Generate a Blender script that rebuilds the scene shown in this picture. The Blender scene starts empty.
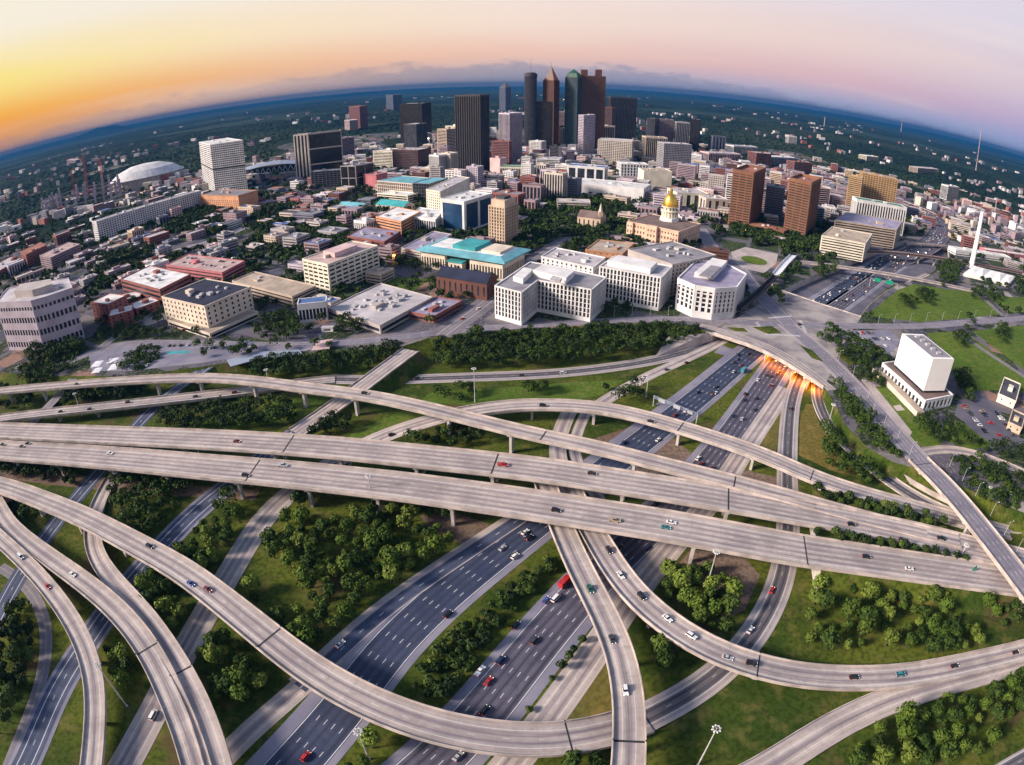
import bpy, math, random
from mathutils import Vector, geometry as mg
from math import radians as R, sin, cos, pi, hypot, atan2

# ------------------------------------------------------------------ camera, sky, sun, exposure
sc = bpy.context.scene
col = sc.collection
CAMZ = 200.0            # drone height above the freeway, metres
FPX = 610.0             # equidistant fisheye, pixels per radian
PITCH = R(28)
PITCH_C, PITCH_S = cos(PITCH), sin(PITCH)
cd = bpy.data.cameras.new('camera'); cam = bpy.data.objects.new('camera', cd); col.objects.link(cam)
cam.location = (0, 0, CAMZ); cam.rotation_euler = (R(90) - PITCH, 0, 0)
cd.type = 'PANO'; cd.clip_start = 1; cd.clip_end = 90000
cd.panorama_type = 'FISHEYE_LENS_POLYNOMIAL'
cd.sensor_width = 36; cd.sensor_fit = 'HORIZONTAL'
cd.fisheye_fov = R(180)
cd.fisheye_polynomial_k0 = 0
cd.fisheye_polynomial_k1 = -(1024 / 36) / FPX
cd.fisheye_polynomial_k2 = cd.fisheye_polynomial_k3 = cd.fisheye_polynomial_k4 = 0
sc.camera = cam
sc.render.engine = 'CYCLES'
sc.view_settings.view_transform = 'Standard'; sc.view_settings.look = 'None'
sc.view_settings.exposure = 1.5; sc.view_settings.gamma = 1.0
sc.cycles.max_bounces = 5; sc.cycles.volume_bounces = 1; sc.cycles.transparent_max_bounces = 4
sc.cycles.caustics_reflective = False; sc.cycles.caustics_refractive = False

SUN_AZ = R(-104)         # from straight ahead (north), negative = to the left (west)
SUN_EL = R(26)
w = bpy.data.worlds.new('World'); sc.world = w; w.use_nodes = True
nt = w.node_tree; N = nt.nodes; L = nt.links; N.clear()
def nd(t, **k):
    n = N.new(t)
    for a, b in k.items(): setattr(n, a, b)
    return n
def mth(op, a, b=None, c=None, clamp=False):
    n = N.new('ShaderNodeMath'); n.operation = op; n.use_clamp = clamp
    for i, v in enumerate((a, b, c)):
        if v is None: continue
        if isinstance(v, (int, float)): n.inputs[i].default_value = v
        else: L.new(v, n.inputs[i])
    return n.outputs[0]
def ramp(fac, stops, interp='LINEAR'):
    n = N.new('ShaderNodeValToRGB'); n.color_ramp.interpolation = interp
    e = n.color_ramp.elements
    while len(e) < len(stops): e.new(0.5)
    for x, (p, c) in zip(e, stops): x.position = p; x.color = (*c, 1) if len(c) == 3 else c
    L.new(fac, n.inputs[0]); return n.outputs[0]
def mixc(f, a, b, mode='MIX'):
    n = N.new('ShaderNodeMix'); n.data_type = 'RGBA'; n.blend_type = mode
    for s, v in ((0, f), (6, a), (7, b)):
        if isinstance(v, (int, float)): n.inputs[s].default_value = v
        elif isinstance(v, tuple): n.inputs[s].default_value = (*v, 1)
        else: L.new(v, n.inputs[s])
    return n.outputs[2]
def s2l(r, g, b):
    f = lambda c: (c / 255 / 12.92) if c <= 10 else ((c / 255 + .055) / 1.055) ** 2.4
    return (f(r), f(g), f(b))
EXPO = 2 ** sc.view_settings.exposure
sk = lambda r, g, b: tuple(c / EXPO for c in s2l(r, g, b))
tc = nd('ShaderNodeTexCoord'); sp = nd('ShaderNodeSeparateXYZ'); L.new(tc.outputs['Generated'], sp.inputs[0])
az = mth('ARCTAN2', sp.outputs[0], sp.outputs[1])                 # 0 north, + east
azn = mth('MULTIPLY_ADD', az, 1 / (2 * R(60)), 0.5, True)          # 0..1 over -60..60 degrees
el = mth('ARCSINE', sp.outputs[2])
eld = mth('MULTIPLY', el, 180 / pi)
# sky colours along the horizon for three heights
c_low = ramp(azn, [(0.0, sk(215, 140, 85)), (.1, sk(222, 158, 112)), (.25, sk(234, 186, 158)), (.5, sk(200, 190, 200)), (.7, sk(180, 184, 214)), (.9, sk(152, 170, 218)), (1, sk(140, 160, 215))])
c_mid = ramp(azn, [(0.0, sk(255, 138, 12)), (.08, sk(255, 160, 30)), (.16, sk(254, 178, 80)), (.3, sk(250, 192, 140)), (.42, sk(250, 200, 172)), (.55, sk(243, 200, 186)), (.75, sk(222, 184, 196)), (.92, sk(184, 172, 212)), (1, sk(168, 166, 214))])
c_hi = ramp(azn, [(0.0, sk(255, 220, 95)), (.12, sk(255, 232, 140)), (.3, sk(254, 232, 196)), (.5, sk(250, 228, 214)), (.75, sk(238, 214, 210)), (1, sk(208, 196, 220))])
c_top = ramp(azn, [(0.0, sk(252, 243, 218)), (.3, sk(248, 238, 228)), (.55, sk(240, 228, 230)), (1, sk(218, 212, 230))])
def sstep(x, a, b):
    n = N.new('ShaderNodeMapRange'); n.interpolation_type = 'SMOOTHSTEP'
    n.inputs[1].default_value = a; n.inputs[2].default_value = b
    L.new(x, n.inputs[0]); return n.outputs[0]
s1 = mixc(sstep(eld, 0.2, 3.2), c_low, c_mid)
s1 = mixc(sstep(eld, 2.0, 6.5), s1, c_hi)
s1 = mixc(sstep(eld, 6, 11), s1, c_top)
# long low cloud bank with a ragged top
cmb = nd('ShaderNodeCombineXYZ'); L.new(mth('MULTIPLY', az, 5.0), cmb.inputs[0]); L.new(mth('MULTIPLY', el, 16.0), cmb.inputs[1])
nz = nd('ShaderNodeTexNoise'); nz.inputs['Scale'].default_value = 2.6; nz.inputs['Detail'].default_value = 9; nz.inputs['Roughness'].default_value = .68
L.new(cmb.outputs[0], nz.inputs[0])
top_h = ramp(azn, [(0, (.08,) * 3), (.12, (.12,) * 3), (.25, (.15,) * 3), (.4, (.20,) * 3), (.5, (.22,) * 3), (.6, (.18,) * 3), (.75, (.05,) * 3), (1, (.02,) * 3)])
edge = mth('MULTIPLY_ADD', mth('SUBTRACT', nz.outputs[0], .5), 4.2, mth('MULTIPLY', top_h, 10.0))
cl = sstep(mth('SUBTRACT', edge, eld), -.15, .6)
cloud_c = ramp(azn, [(0, sk(214, 140, 95)), (.15, sk(205, 160, 138)), (.3, sk(200, 168, 160)), (.5, sk(158, 156, 176)), (.7, sk(158, 156, 188)), (1, sk(128, 130, 182))])
s2 = mixc(mth('MULTIPLY', cl, .66), s1, cloud_c)
# streaky high cloud
nz2 = nd('ShaderNodeTexNoise'); nz2.inputs['Scale'].default_value = .9; nz2.inputs['Detail'].default_value = 6
cmb2 = nd('ShaderNodeCombineXYZ'); L.new(mth('MULTIPLY', az, 2.0), cmb2.inputs[0]); L.new(mth('MULTIPLY', el, 22.0), cmb2.inputs[1]); L.new(cmb2.outputs[0], nz2.inputs[0])
s2 = mixc(mth('MULTIPLY', sstep(nz2.outputs[0], .5, .75), .3), s2, sk(255, 236, 220))
sky = nd('ShaderNodeTexSky', sky_type='NISHITA'); sky.sun_disc = False
sky.sun_elevation = SUN_EL; sky.sun_rotation = SUN_AZ; sky.altitude = 300; sky.dust_density = 2.0; sky.ozone_density = 2
bg1 = nd('ShaderNodeBackground'); L.new(s2, bg1.inputs[0]); bg1.inputs[1].default_value = 1.0
bg2 = nd('ShaderNodeBackground'); L.new(sky.outputs[0], bg2.inputs[0]); bg2.inputs[1].default_value = 0.07
ms = nd('ShaderNodeMixShader'); L.new(sstep(eld, 14, 34), ms.inputs[0]); L.new(bg1.outputs[0], ms.inputs[1]); L.new(bg2.outputs[0], ms.inputs[2])
wo = nd('ShaderNodeOutputWorld'); L.new(ms.outputs[0], wo.inputs[0])

sd = bpy.data.lights.new('sun', 'SUN'); so = bpy.data.objects.new('sun', sd); col.objects.link(so)
sd.energy = 2.7; sd.angle = R(12); sd.color = (1.0, .86, .74)
sdir = Vector((sin(SUN_AZ) * cos(SUN_EL), cos(SUN_AZ) * cos(SUN_EL), sin(SUN_EL)))
so.rotation_euler = sdir.to_track_quat('Z', 'Y').to_euler(); so.location = (0, 0, 500)

# ------------------------------------------------------------------ photogrammetry: pixel of the photo -> point at height z
def ray(x, y):
    dx, dy = x - 512, 382.5 - y
    r = hypot(dx, dy) or 1e-9; t = r / FPX
    a, b, c = sin(t) * dx / r, sin(t) * dy / r, cos(t)
    return a, c * PITCH_C + b * PITCH_S, -c * PITCH_S + b * PITCH_C
def P(x, y, z=0.0):
    a, b, c = ray(x, y); k = (CAMZ - z) / -c
    return Vector((a * k, b * k, z))
def height_at(p, ty, tx=None):
    """height above z=0 of a vertical line over p whose top shows in photo row ty"""
    lo, hi = p.z, 400.0
    for _ in range(40):
        m = (lo + hi) / 2
        if proj(Vector((p.x, p.y, m)))[1] > ty: lo = m
        else: hi = m
    return lo
def proj(v):
    X, Y, Z = v.x, v.y, v.z - CAMZ
    a, b, c = X, Y * PITCH_S + Z * PITCH_C, Y * PITCH_C - Z * PITCH_S
    h = hypot(a, b) or 1e-9; t = atan2(h, c)
    return 512 + FPX * t * a / h, 382.5 - FPX * t * b / h

# ------------------------------------------------------------------ materials
MT = {}
def newmat(name):
    global nt, N, L
    m = bpy.data.materials.new(name); m.use_nodes = True
    nt = m.node_tree; N = nt.nodes; L = nt.links
    bs = N['Principled BSDF']; MT[name] = m
    return m, bs
def mat(name, c, rough=.85, c2=None, scale=.15, metal=0, emit=None, estr=0, amt=1.0, contrast=(.35, .65), rnd=0, spec=.3, coords='Object'):
    """plain procedural material: two colours mixed by noise; rnd = brightness spread from object to object"""
    m, bs = newmat(name)
    c2 = c2 or tuple(x * .78 for x in c)
    t = N.new('ShaderNodeTexCoord'); n = N.new('ShaderNodeTexNoise'); n.inputs['Scale'].default_value = scale; n.inputs['Detail'].default_value = 5
    L.new(t.outputs[coords], n.inputs[0])
    f = sstep(n.outputs[0], *contrast)
    if amt != 1: f = mth('MULTIPLY', f, amt)
    o = mixc(f, c, c2)
    if rnd:
        oi = N.new('ShaderNodeObjectInfo')
        k = mth('MULTIPLY_ADD', oi.outputs['Random'], 2 * rnd, 1 - rnd)
        v = N.new('ShaderNodeVectorMath'); v.operation = 'SCALE'; L.new(o, v.inputs[0]); L.new(k, v.inputs[3]); o = v.outputs[0]
    L.new(o, bs.inputs['Base Color'])
    bs.inputs['Roughness'].default_value = rough; bs.inputs['Metallic'].default_value = metal
    bs.inputs['Specular IOR Level'].default_value = spec
    if emit: bs.inputs['Emission Color'].default_value = (*emit, 1); bs.inputs['Emission Strength'].default_value = estr
    return m

def road_mat(name, c, c2, track, lw=3.6, lanes=3, off=0.0, tr_amt=.6, edge=True, dash=(2.6, 12), joint=0, line=(.75, .74, .72), two_way=False, worn=.8, fill=.12):
    """UV.x metres across from the centre line, UV.y metres along"""
    m, bs = newmat(name)
    uv = N.new('ShaderNodeUVMap'); s = N.new('ShaderNodeSeparateXYZ'); L.new(uv.outputs[0], s.inputs[0])
    u = mth('SUBTRACT', s.outputs[0], off); v = s.outputs[1]
    t = N.new('ShaderNodeTexCoord'); n = N.new('ShaderNodeTexNoise'); n.inputs['Scale'].default_value = .06; n.inputs['Detail'].default_value = 7; n.inputs['Roughness'].default_value = .65
    L.new(t.outputs['Object'], n.inputs[0])
    cb = N.new('ShaderNodeCombineXYZ'); L.new(mth('MULTIPLY', u, 1.3), cb.inputs[0]); L.new(mth('MULTIPLY', v, .02), cb.inputs[1])
    n2 = N.new('ShaderNodeTexNoise'); n2.inputs['Scale'].default_value = 1; n2.inputs['Detail'].default_value = 4; L.new(cb.outputs[0], n2.inputs[0])
    o = mixc(sstep(n.outputs[0], .35, .65), c, c2)
    half = lanes * lw / 2
    n3 = N.new('ShaderNodeTexNoise'); n3.inputs['Scale'].default_value = .35; n3.inputs['Detail'].default_value = 6; L.new(t.outputs['Object'], n3.inputs[0])
    o = mixc(mth('MULTIPLY', sstep(n3.outputs[0], .5, .72), .45), o, tuple(x * .5 for x in c))
    vo = N.new('ShaderNodeTexVoronoi'); vo.inputs['Scale'].default_value = .09; vo.inputs['Randomness'].default_value = 1; L.new(t.outputs['Object'], vo.inputs[0]); vs = N.new('ShaderNodeSeparateColor'); L.new(vo.outputs['Color'], vs.inputs[0])
    o = mixc(mth('MULTIPLY', mth('GREATER_THAN', vs.outputs[0], .86), .22), o, tuple(x * .55 for x in c))
    gut = sstep(mth('SUBTRACT', mth('ABSOLUTE', u), half), .3, 2.2)
    o = mixc(mth('MULTIPLY', gut, mth('MULTIPLY', sstep(n2.outputs[0], .3, .6), .5)), o, tuple(x * .5 for x in c))
    inl = mth('LESS_THAN', mth('ABSOLUTE', u), half)
    sh = lw / 2 if lanes % 2 else 0.0
    o = mixc(mth('MULTIPLY', mth('MULTIPLY', inl, sstep(mth('SUBTRACT', half, mth('ABSOLUTE', u)), 0, .8)), fill), o, track)
    cb2 = N.new('ShaderNodeCombineXYZ'); L.new(mth('MULTIPLY', u, 2.6), cb2.inputs[0]); L.new(mth('MULTIPLY', v, .006), cb2.inputs[1])
    n4 = N.new('ShaderNodeTexNoise'); n4.inputs['Scale'].default_value = 1; n4.inputs['Detail'].default_value = 3; L.new(cb2.outputs[0], n4.inputs[0])
    o = mixc(mth('MULTIPLY', sstep(n4.outputs[0], .52, .7), .3), o, tuple(min(.6, x * 1.7 + .02) for x in c))
    # darker strip down the middle of every lane, broken up along the way
    ph = mth('PINGPONG', mth('ADD', u, sh), lw / 2)       # 0 on lane lines, lw/2 mid-lane
    tk = mth('MULTIPLY', sstep(ph, lw * .12, lw * .46), mth('MULTIPLY', inl, sstep(n2.outputs[0], .25, .6)))
    o = mixc(mth('MULTIPLY', tk, tr_amt), o, track)
    if joint:
        o = mixc(mth('MULTIPLY', mth('LESS_THAN', mth('MODULO', v, joint), .22), .35), o, tuple(x * .4 for x in c))
    if lanes > 1:
        d = mth('LESS_THAN', ph, .12)
        d = mth('MULTIPLY', d, mth('LESS_THAN', mth('ABSOLUTE', u), half - .6))
        if not two_way: d = mth('MULTIPLY', d, mth('LESS_THAN', mth('MODULO', v, dash[1]), dash[0]))
        o = mixc(mth('MULTIPLY', d, worn), o, (.55, .45, .15) if two_way else line)
    if edge:
        e = mth('LESS_THAN', mth('ABSOLUTE', mth('SUBTRACT', mth('ABSOLUTE', u), half)), .16)
        o = mixc(mth('MULTIPLY', e, worn), o, line)
    L.new(o, bs.inputs['Base Color']); bs.inputs['Roughness'].default_value = .8; bs.inputs['Specular IOR Level'].default_value = .25
    return m

CON = (.50, .42, .38); CON2 = (.33, .275, .26); TRK = (.13, .11, .14)
mat('concrete', CON, .9, CON2, .08)
mat('parapet', (.52, .44, .40), .9, (.32, .27, .25), .12)
mat('pier_conc', (.50, .45, .43), .9, (.36, .32, .31), .15)
mat('joint', (.03, .03, .035), .9)
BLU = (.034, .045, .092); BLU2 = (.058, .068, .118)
road_mat('deck1', CON, CON2, TRK, lanes=1, lw=4.6, joint=14, worn=.35, tr_amt=.85)
road_mat('deck2', CON, CON2, TRK, lanes=2, joint=14, worn=.45, tr_amt=.75)
road_mat('deck3', CON, CON2, TRK, lanes=3, joint=14, worn=.5, tr_amt=.65)
road_mat('deck4', CON, CON2, TRK, lanes=4, joint=14, worn=.5, tr_amt=.65)
road_mat('ramp_dark', (.27, .24, .25), (.36, .31, .30), (.04, .04, .055), lanes=2, lw=3.4, worn=.5, tr_amt=.9, fill=.72)
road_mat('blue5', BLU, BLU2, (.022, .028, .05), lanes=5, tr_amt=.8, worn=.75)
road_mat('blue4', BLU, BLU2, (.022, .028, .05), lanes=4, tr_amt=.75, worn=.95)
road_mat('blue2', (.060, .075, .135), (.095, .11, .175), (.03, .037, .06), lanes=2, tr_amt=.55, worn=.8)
road_mat('grey5', (.085, .078, .115), (.125, .115, .155), (.03, .03, .045), lanes=5, tr_amt=.85, worn=.72)
road_mat('street2', (.17, .155, .18), (.24, .21, .23), (.14, .13, .16), lanes=2, two_way=True, worn=.5)
road_mat('street4', (.19, .175, .21), (.27, .24, .27), (.13, .12, .16), lanes=4, worn=.6)
mat('pave', (.16, .155, .215), .85, (.24, .225, .27), .05)
mat('pave_con', (.42, .36, .34), .9, (.33, .28, .28), .05)
mat('plaza', (.34, .30, .29), .9, (.16, .145, .16), .05)
mat('trench_asphalt', (.085, .08, .11), .85, (.13, .12, .15), .05)
mat('line_white', (.7, .7, .7), .7)
mat('wall_peach', (.68, .47, .34), .85, (.55, .36, .27), .08)

def ground_mat(name, c1, c2, c3, s1=.012, s2=.06, c4=None):
    m, bs = newmat(name)
    t = N.new('ShaderNodeTexCoord')
    def nz(s, d=6):
        n = N.new('ShaderNodeTexNoise'); n.inputs['Scale'].default_value = s; n.inputs['Detail'].default_value = d; n.inputs['Roughness'].default_value = .6
        L.new(t.outputs['Object'], n.inputs[0]); return n.outputs[0]
    o = mixc(sstep(nz(s1), .38, .62), c1, c2)
    o = mixc(mth('MULTIPLY', sstep(nz(s2), .55, .75), .75), o, c3)
    o = mixc(mth('MULTIPLY', sstep(nz(.45, 5), .42, .62), .6), o, tuple(x * .45 for x in c1))
    o = mixc(mth('MULTIPLY', sstep(nz(.11, 5), .5, .68), .5), o, tuple(x * 1.35 for x in c3))
    if c4:
        o = mixc(mth('MULTIPLY', sstep(nz(.02, 9), .56, .66), .8), o, c4)
        o = mixc(mth('MULTIPLY', sstep(nz(.028, 8), .36, .28), .0), o, c2)
    L.new(o, bs.inputs['Base Color']); bs.inputs['Roughness'].default_value = .95; bs.inputs['Specular IOR Level'].default_value = .1
    return m
ground_mat('verge', (.034, .060, .008), (.100, .118, .014), (.115, .095, .030), c4=(.095, .060, .035))
ground_mat('lawn', (.072, .125, .016), (.105, .155, .022), (.12, .115, .035))
ground_mat('lawn_gold', (.15, .12, .03), (.11, .11, .03), (.20, .13, .04))
def city_mat(name):
    """lots and yards of different surfaces, separated by streets"""
    m, bs = newmat(name)
    t = N.new('ShaderNodeTexCoord'); mp = N.new('ShaderNodeMapping'); mp.inputs['Rotation'].default_value = (0, 0, R(24)); L.new(t.outputs['Object'], mp.inputs[0])
    v = N.new('ShaderNodeTexVoronoi'); v.distance = 'CHEBYCHEV'; v.inputs['Scale'].default_value = 1 / 42; v.inputs['Randomness'].default_value = .55; L.new(mp.outputs[0], v.inputs[0])
    s_ = N.new('ShaderNodeSeparateColor'); L.new(v.outputs['Color'], s_.inputs[0])
    o = ramp(s_.outputs[0], [(0, (.03, .05, .015)), (.2, (.02, .036, .012)), (.34, (.06, .06, .085)), (.5, (.10, .09, .11)), (.66, (.17, .15, .15)), (.76, (.07, .065, .095)), (.88, (.24, .14, .11)), (.95, (.32, .29, .28))], 'CONSTANT')
    n = N.new('ShaderNodeTexNoise'); n.inputs['Scale'].default_value = .035; n.inputs['Detail'].default_value = 7; L.new(t.outputs['Object'], n.inputs[0])
    n2 = N.new('ShaderNodeTexNoise'); n2.inputs['Scale'].default_value = .4; n2.inputs['Detail'].default_value = 3; L.new(t.outputs['Object'], n2.inputs[0])
    o = mixc(sstep(n.outputs[0], .48, .62), o, (.018, .030, .011))
    o = mixc(mth('MULTIPLY', sstep(n2.outputs[0], .5, .75), .4), o, (.40, .36, .34))
    st = sstep(v.outputs['Distance'], .44, .47)
    o = mixc(mth('MULTIPLY', st, .85), o, (.13, .12, .14))
    L.new(o, bs.inputs['Base Color']); bs.inputs['Roughness'].default_value = .92; bs.inputs['Specular IOR Level'].default_value = .1
city_mat('city_floor')
ground_mat('far_land', (.016, .036, .022), (.024, .046, .026), (.05, .055, .045), .0016, .008)
ground_mat('dirt', (.16, .105, .075), (.22, .16, .13), (.10, .08, .055))

# ------------------------------------------------------------------ mesh helpers
class MB:
    """collects faces of one part"""
    def __init__(s): s.v = []; s.f = []; s.m = []; s.uv = {}
    def quad(s, a, b, c, d, mi=0, uv=None):
        i = len(s.v); s.v += [tuple(a), tuple(b), tuple(c), tuple(d)]; s.f.append((i, i + 1, i + 2, i + 3)); s.m.append(mi)
        if uv: s.uv[len(s.f) - 1] = uv
    def face(s, pts, mi=0):
        i = len(s.v); s.v += [tuple(p) for p in pts]; s.f.append(tuple(range(i, i + len(pts)))); s.m.append(mi)
    def box(s, x0, x1, y0, y1, z0, z1, mi=0, bottom=True, top=None):
        i = len(s.v)
        s.v += [(x0, y0, z0), (x1, y0, z0), (x1, y1, z0), (x0, y1, z0), (x0, y0, z1), (x1, y0, z1), (x1, y1, z1), (x0, y1, z1)]
        fs = [(0, 1, 5, 4), (1, 2, 6, 5), (2, 3, 7, 6), (3, 0, 4, 7), (4, 5, 6, 7)] + ([(3, 2, 1, 0)] if bottom else [])
        for k, f in enumerate(fs):
            s.f.append(tuple(i + q for q in f)); s.m.append(top if (k == 4 and top is not None) else mi)
        return s
    def prism(s, pts, z0, z1, mi=0, top=None, z1f=None):
        """extrude the outline pts (anticlockwise)"""
        n = len(pts); i = len(s.v)
        s.v += [(p[0], p[1], z0) for p in pts] + [(p[0], p[1], z1) for p in pts]
        for k in range(n):
            j = (k + 1) % n; s.f.append((i + k, i + j, i + n + j, i + n + k)); s.m.append(mi)
        s.f.append(tuple(range(i + n, i + 2 * n))); s.m.append(mi if top is None else top)
        s.f.append(tuple(range(i + n - 1, i - 1, -1))); s.m.append(mi)
        return s
    def cyl(s, x, y, z0, z1, r0, r1=None, n=10, mi=0, cap=True):
        r1 = r0 if r1 is None else r1; i = len(s.v)
        for z, r in ((z0, r0), (z1, r1)):
            s.v += [(x + r * cos(2 * pi * k / n), y + r * sin(2 * pi * k / n), z) for k in range(n)]
        for k in range(n):
            j = (k + 1) % n; s.f.append((i + k, i + j, i + n + j, i + n + k)); s.m.append(mi)
        if cap: s.f.append(tuple(range(i + n, i + 2 * n))); s.m.append(mi)
        return s
    def beam(s, a, b, r=.2, mi=0, n=4):
        a = Vector(a); b = Vector(b); d = (b - a).normalized()
        u = d.cross(Vector((0, 0, 1)) if abs(d.z) < .9 else Vector((1, 0, 0))).normalized(); w2 = d.cross(u)
        i = len(s.v)
        for q in (a, b):
            for k in range(n):
                t = 2 * pi * (k + .5) / n; s.v.append(tuple(q + u * r * cos(t) + w2 * r * sin(t)))
        for k in range(n):
            j = (k + 1) % n; s.f.append((i + k, i + j, i + n + j, i + n + k)); s.m.append(mi)
        s.f.append(tuple(range(i + n, i + 2 * n))); s.m.append(mi); s.f.append(tuple(range(i + n - 1, i - 1, -1))); s.m.append(mi)
        return s
    def lathe(s, prof, x=0, y=0, n=16, mi=0):
        i = len(s.v)
        for r, z in prof: s.v += [(x + r * cos(2 * pi * k / n), y + r * sin(2 * pi * k / n), z) for k in range(n)]
        for q in range(len(prof) - 1):
            for k in range(n):
                j = (k + 1) % n; s.f.append((i + q * n + k, i + q * n + j, i + (q + 1) * n + j, i + (q + 1) * n + k)); s.m.append(mi)
        return s
    def mesh(s, name, mats, smooth=False):
        me = bpy.data.meshes.new(name); me.from_pydata(s.v, [], s.f)
        for m in (mats if isinstance(mats, (list, tuple)) else [mats]): me.materials.append(MT[m])
        if any(s.m): me.polygons.foreach_set('material_index', s.m)
        if smooth: me.polygons.foreach_set('use_smooth', [True] * len(s.f))
        if s.uv:
            ul = me.uv_layers.new(name='UVMap').data
            for p in me.polygons:
                if p.index in s.uv:
                    for li, q in zip(p.loop_indices, s.uv[p.index]): ul[li].uv = q
        me.update(); return me
    def build(s, name, mats, parent=None, smooth=False, loc=None, rz=0):
        return link(name, s.mesh(name, mats, smooth), parent, loc, rz)
def link(name, me, parent=None, loc=None, rz=0):
    o = bpy.data.objects.new(name, me); col.objects.link(o)
    if parent: o.parent = parent
    if loc is not None: o.location = loc
    if rz: o.rotation_euler = (0, 0, rz)
    return o
def tag(o, label=None, cat=None, group=None, kind=None):
    for k, v in (('label', label), ('category', cat), ('group', group), ('kind', kind)):
        if v: o[k] = v
    return o
def thing(name, label, cat, loc=(0, 0, 0), rz=0, group=None):
    return tag(link(name, None, None, loc, rz), label, cat, group)
def part_copy(src, parent):
    c = src.copy(); col.objects.link(c); c.parent = parent
    for ch in src.children: part_copy(ch, c)
    return c
def copy_thing(src, loc, rz=0, label=None, scale=None, group=None):
    c = src.copy(); col.objects.link(c); c.location = loc; c.rotation_euler = (0, 0, rz)
    if scale: c.scale = scale if isinstance(scale, (tuple, list)) else (scale,) * 3
    for ch in src.children: part_copy(ch, c)
    if label: c['label'] = label
    if group: c['group'] = group
    return c

# ------------------------------------------------------------------ paths and roads
def path(pts, step=6.0, smooth=2):
    """photo pixels (x, y, z) -> evenly spaced smooth world path"""
    w3 = [P(x, y, z) for x, y, z in pts]
    w3 = [w3[0] * 2 - w3[1]] + w3 + [w3[-1] * 2 - w3[-2]]
    out = []
    for i in range(1, len(w3) - 2):
        p0, p1, p2, p3 = w3[i - 1:i + 3]
        n = max(2, int((p2 - p1).length / (step / 3)))
        for k in range(n):
            t = k / n
            out.append(.5 * ((2 * p1) + (p2 - p0) * t + (2 * p0 - 5 * p1 + 4 * p2 - p3) * t * t + (3 * p1 - p0 - 3 * p2 + p3) * t ** 3))
    out.append(w3[-2])
    res = [out[0]]; acc = 0
    for a, b in zip(out, out[1:]):
        d = (b - a).length; acc += d
        if acc >= step: res.append(b); acc = 0
    res.append(out[-1])
    for _ in range(smooth * 3):
        res = [res[0]] + [(res[i - 1] + res[i] * 2 + res[i + 1]) / 4 for i in range(1, len(res) - 1)] + [res[-1]]
    return res
def frames(pts):
    n = len(pts); out = []; s = 0
    for i, p in enumerate(pts):
        d = pts[min(i + 1, n - 1)] - pts[max(i - 1, 0)]; d.z = 0; d.normalize()
        if i: s += (p - pts[i - 1]).length
        out.append((p, Vector((d.y, -d.x, 0)), d, s))   # point, right, forward, distance
    return out
ALLROADS = []    # name, frames, half width : used for piers, cars and keeping trees off the tarmac
def strip(mb, fr, u0, u1, dz0=0, dz1=None, mi=0, uv=True):
    dz1 = dz0 if dz1 is None else dz1
    for (p, r, d, s), (p2, r2, d2, s2) in zip(fr, fr[1:]):
        a0 = u0 if not callable(u0) else u0(s); a1 = u1 if not callable(u1) else u1(s)
        b0 = u0 if not callable(u0) else u0(s2); b1 = u1 if not callable(u1) else u1(s2)
        A = p + r * a0 + Vector((0, 0, dz0)); B = p + r * a1 + Vector((0, 0, dz1))
        C = p2 + r2 * b1 + Vector((0, 0, dz1)); D = p2 + r2 * b0 + Vector((0, 0, dz0))
        mb.quad(A, B, C, D, mi, [(a0, s), (a1, s), (b1, s2), (b0, s2)] if uv else None)
def wall_strip(mb, fr, u, z0, z1, flip=False, mi=0):
    for (p, r, d, s), (p2, r2, d2, s2) in zip(fr, fr[1:]):
        A = p + r * u; B = p2 + r2 * u
        q = [A + Vector((0, 0, z0)), B + Vector((0, 0, z0)), B + Vector((0, 0, z1)), A + Vector((0, 0, z1))]
        if flip: q.reverse()
        mb.quad(*q, mi)
def surface_road(name, pts, w, material, kerb=None, lift=.02, off=0, step=7, shoulder=None, sh_mat='pave_con', embank=None):
    fr = frames(path([(x, y, z + lift) for x, y, z in pts], step))
    mb = MB(); strip(mb, fr, -w / 2 + off, w / 2 + off)
    o = mb.build(name, material); o['kind'] = 'structure'
    if shoulder:
        mb = MB(); strip(mb, fr, -w / 2 + off - shoulder[0], -w / 2 + off, -.004); strip(mb, fr, w / 2 + off, w / 2 + off + shoulder[1], -.004)
        mb.build('road_shoulder', sh_mat)['kind'] = 'structure'
    tot = max(w / 2 + (shoulder[0] if shoulder else 0), w / 2 + (shoulder[1] if shoulder else 0))
    if kerb:
        mb = MB()
        for sg in (-1, 1):
            e = sg * tot + off
            wall_strip(mb, fr, e, 0, kerb, sg > 0); wall_strip(mb, fr, e + sg * .4, -.3, kerb, sg < 0)
            strip(mb, fr, min(e, e + sg * .4), max(e, e + sg * .4), kerb, uv=False)
        k = mb.build('road_barrier', 'parapet'); tag(k, kind='structure')
    if embank:
        mb = MB()
        for sg in (-1, 1):
            for (p, r, d, s), (p2, r2, d2, s2) in zip(fr, fr[1:]):
                e = sg * (tot + .4) + off
                z1, z2 = p.z - .15, p2.z - .15
                if max(z1, z2) < .3: continue
                a = p + r * e - Vector((0, 0, .15)); b = p2 + r2 * e - Vector((0, 0, .15))
                c = p2 + r2 * (e + sg * z2 * 1.3); c.z = -.1; dd = p + r * (e + sg * z1 * 1.3); dd.z = -.1
                q = [a, b, c, dd]
                if sg > 0: q.reverse()
                mb.quad(*q)
        if mb.f: mb.build('embankment', embank)['kind'] = 'structure'
    ALLROADS.append((name, fr, tot, 'surface')); return o, fr
BR = []
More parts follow.
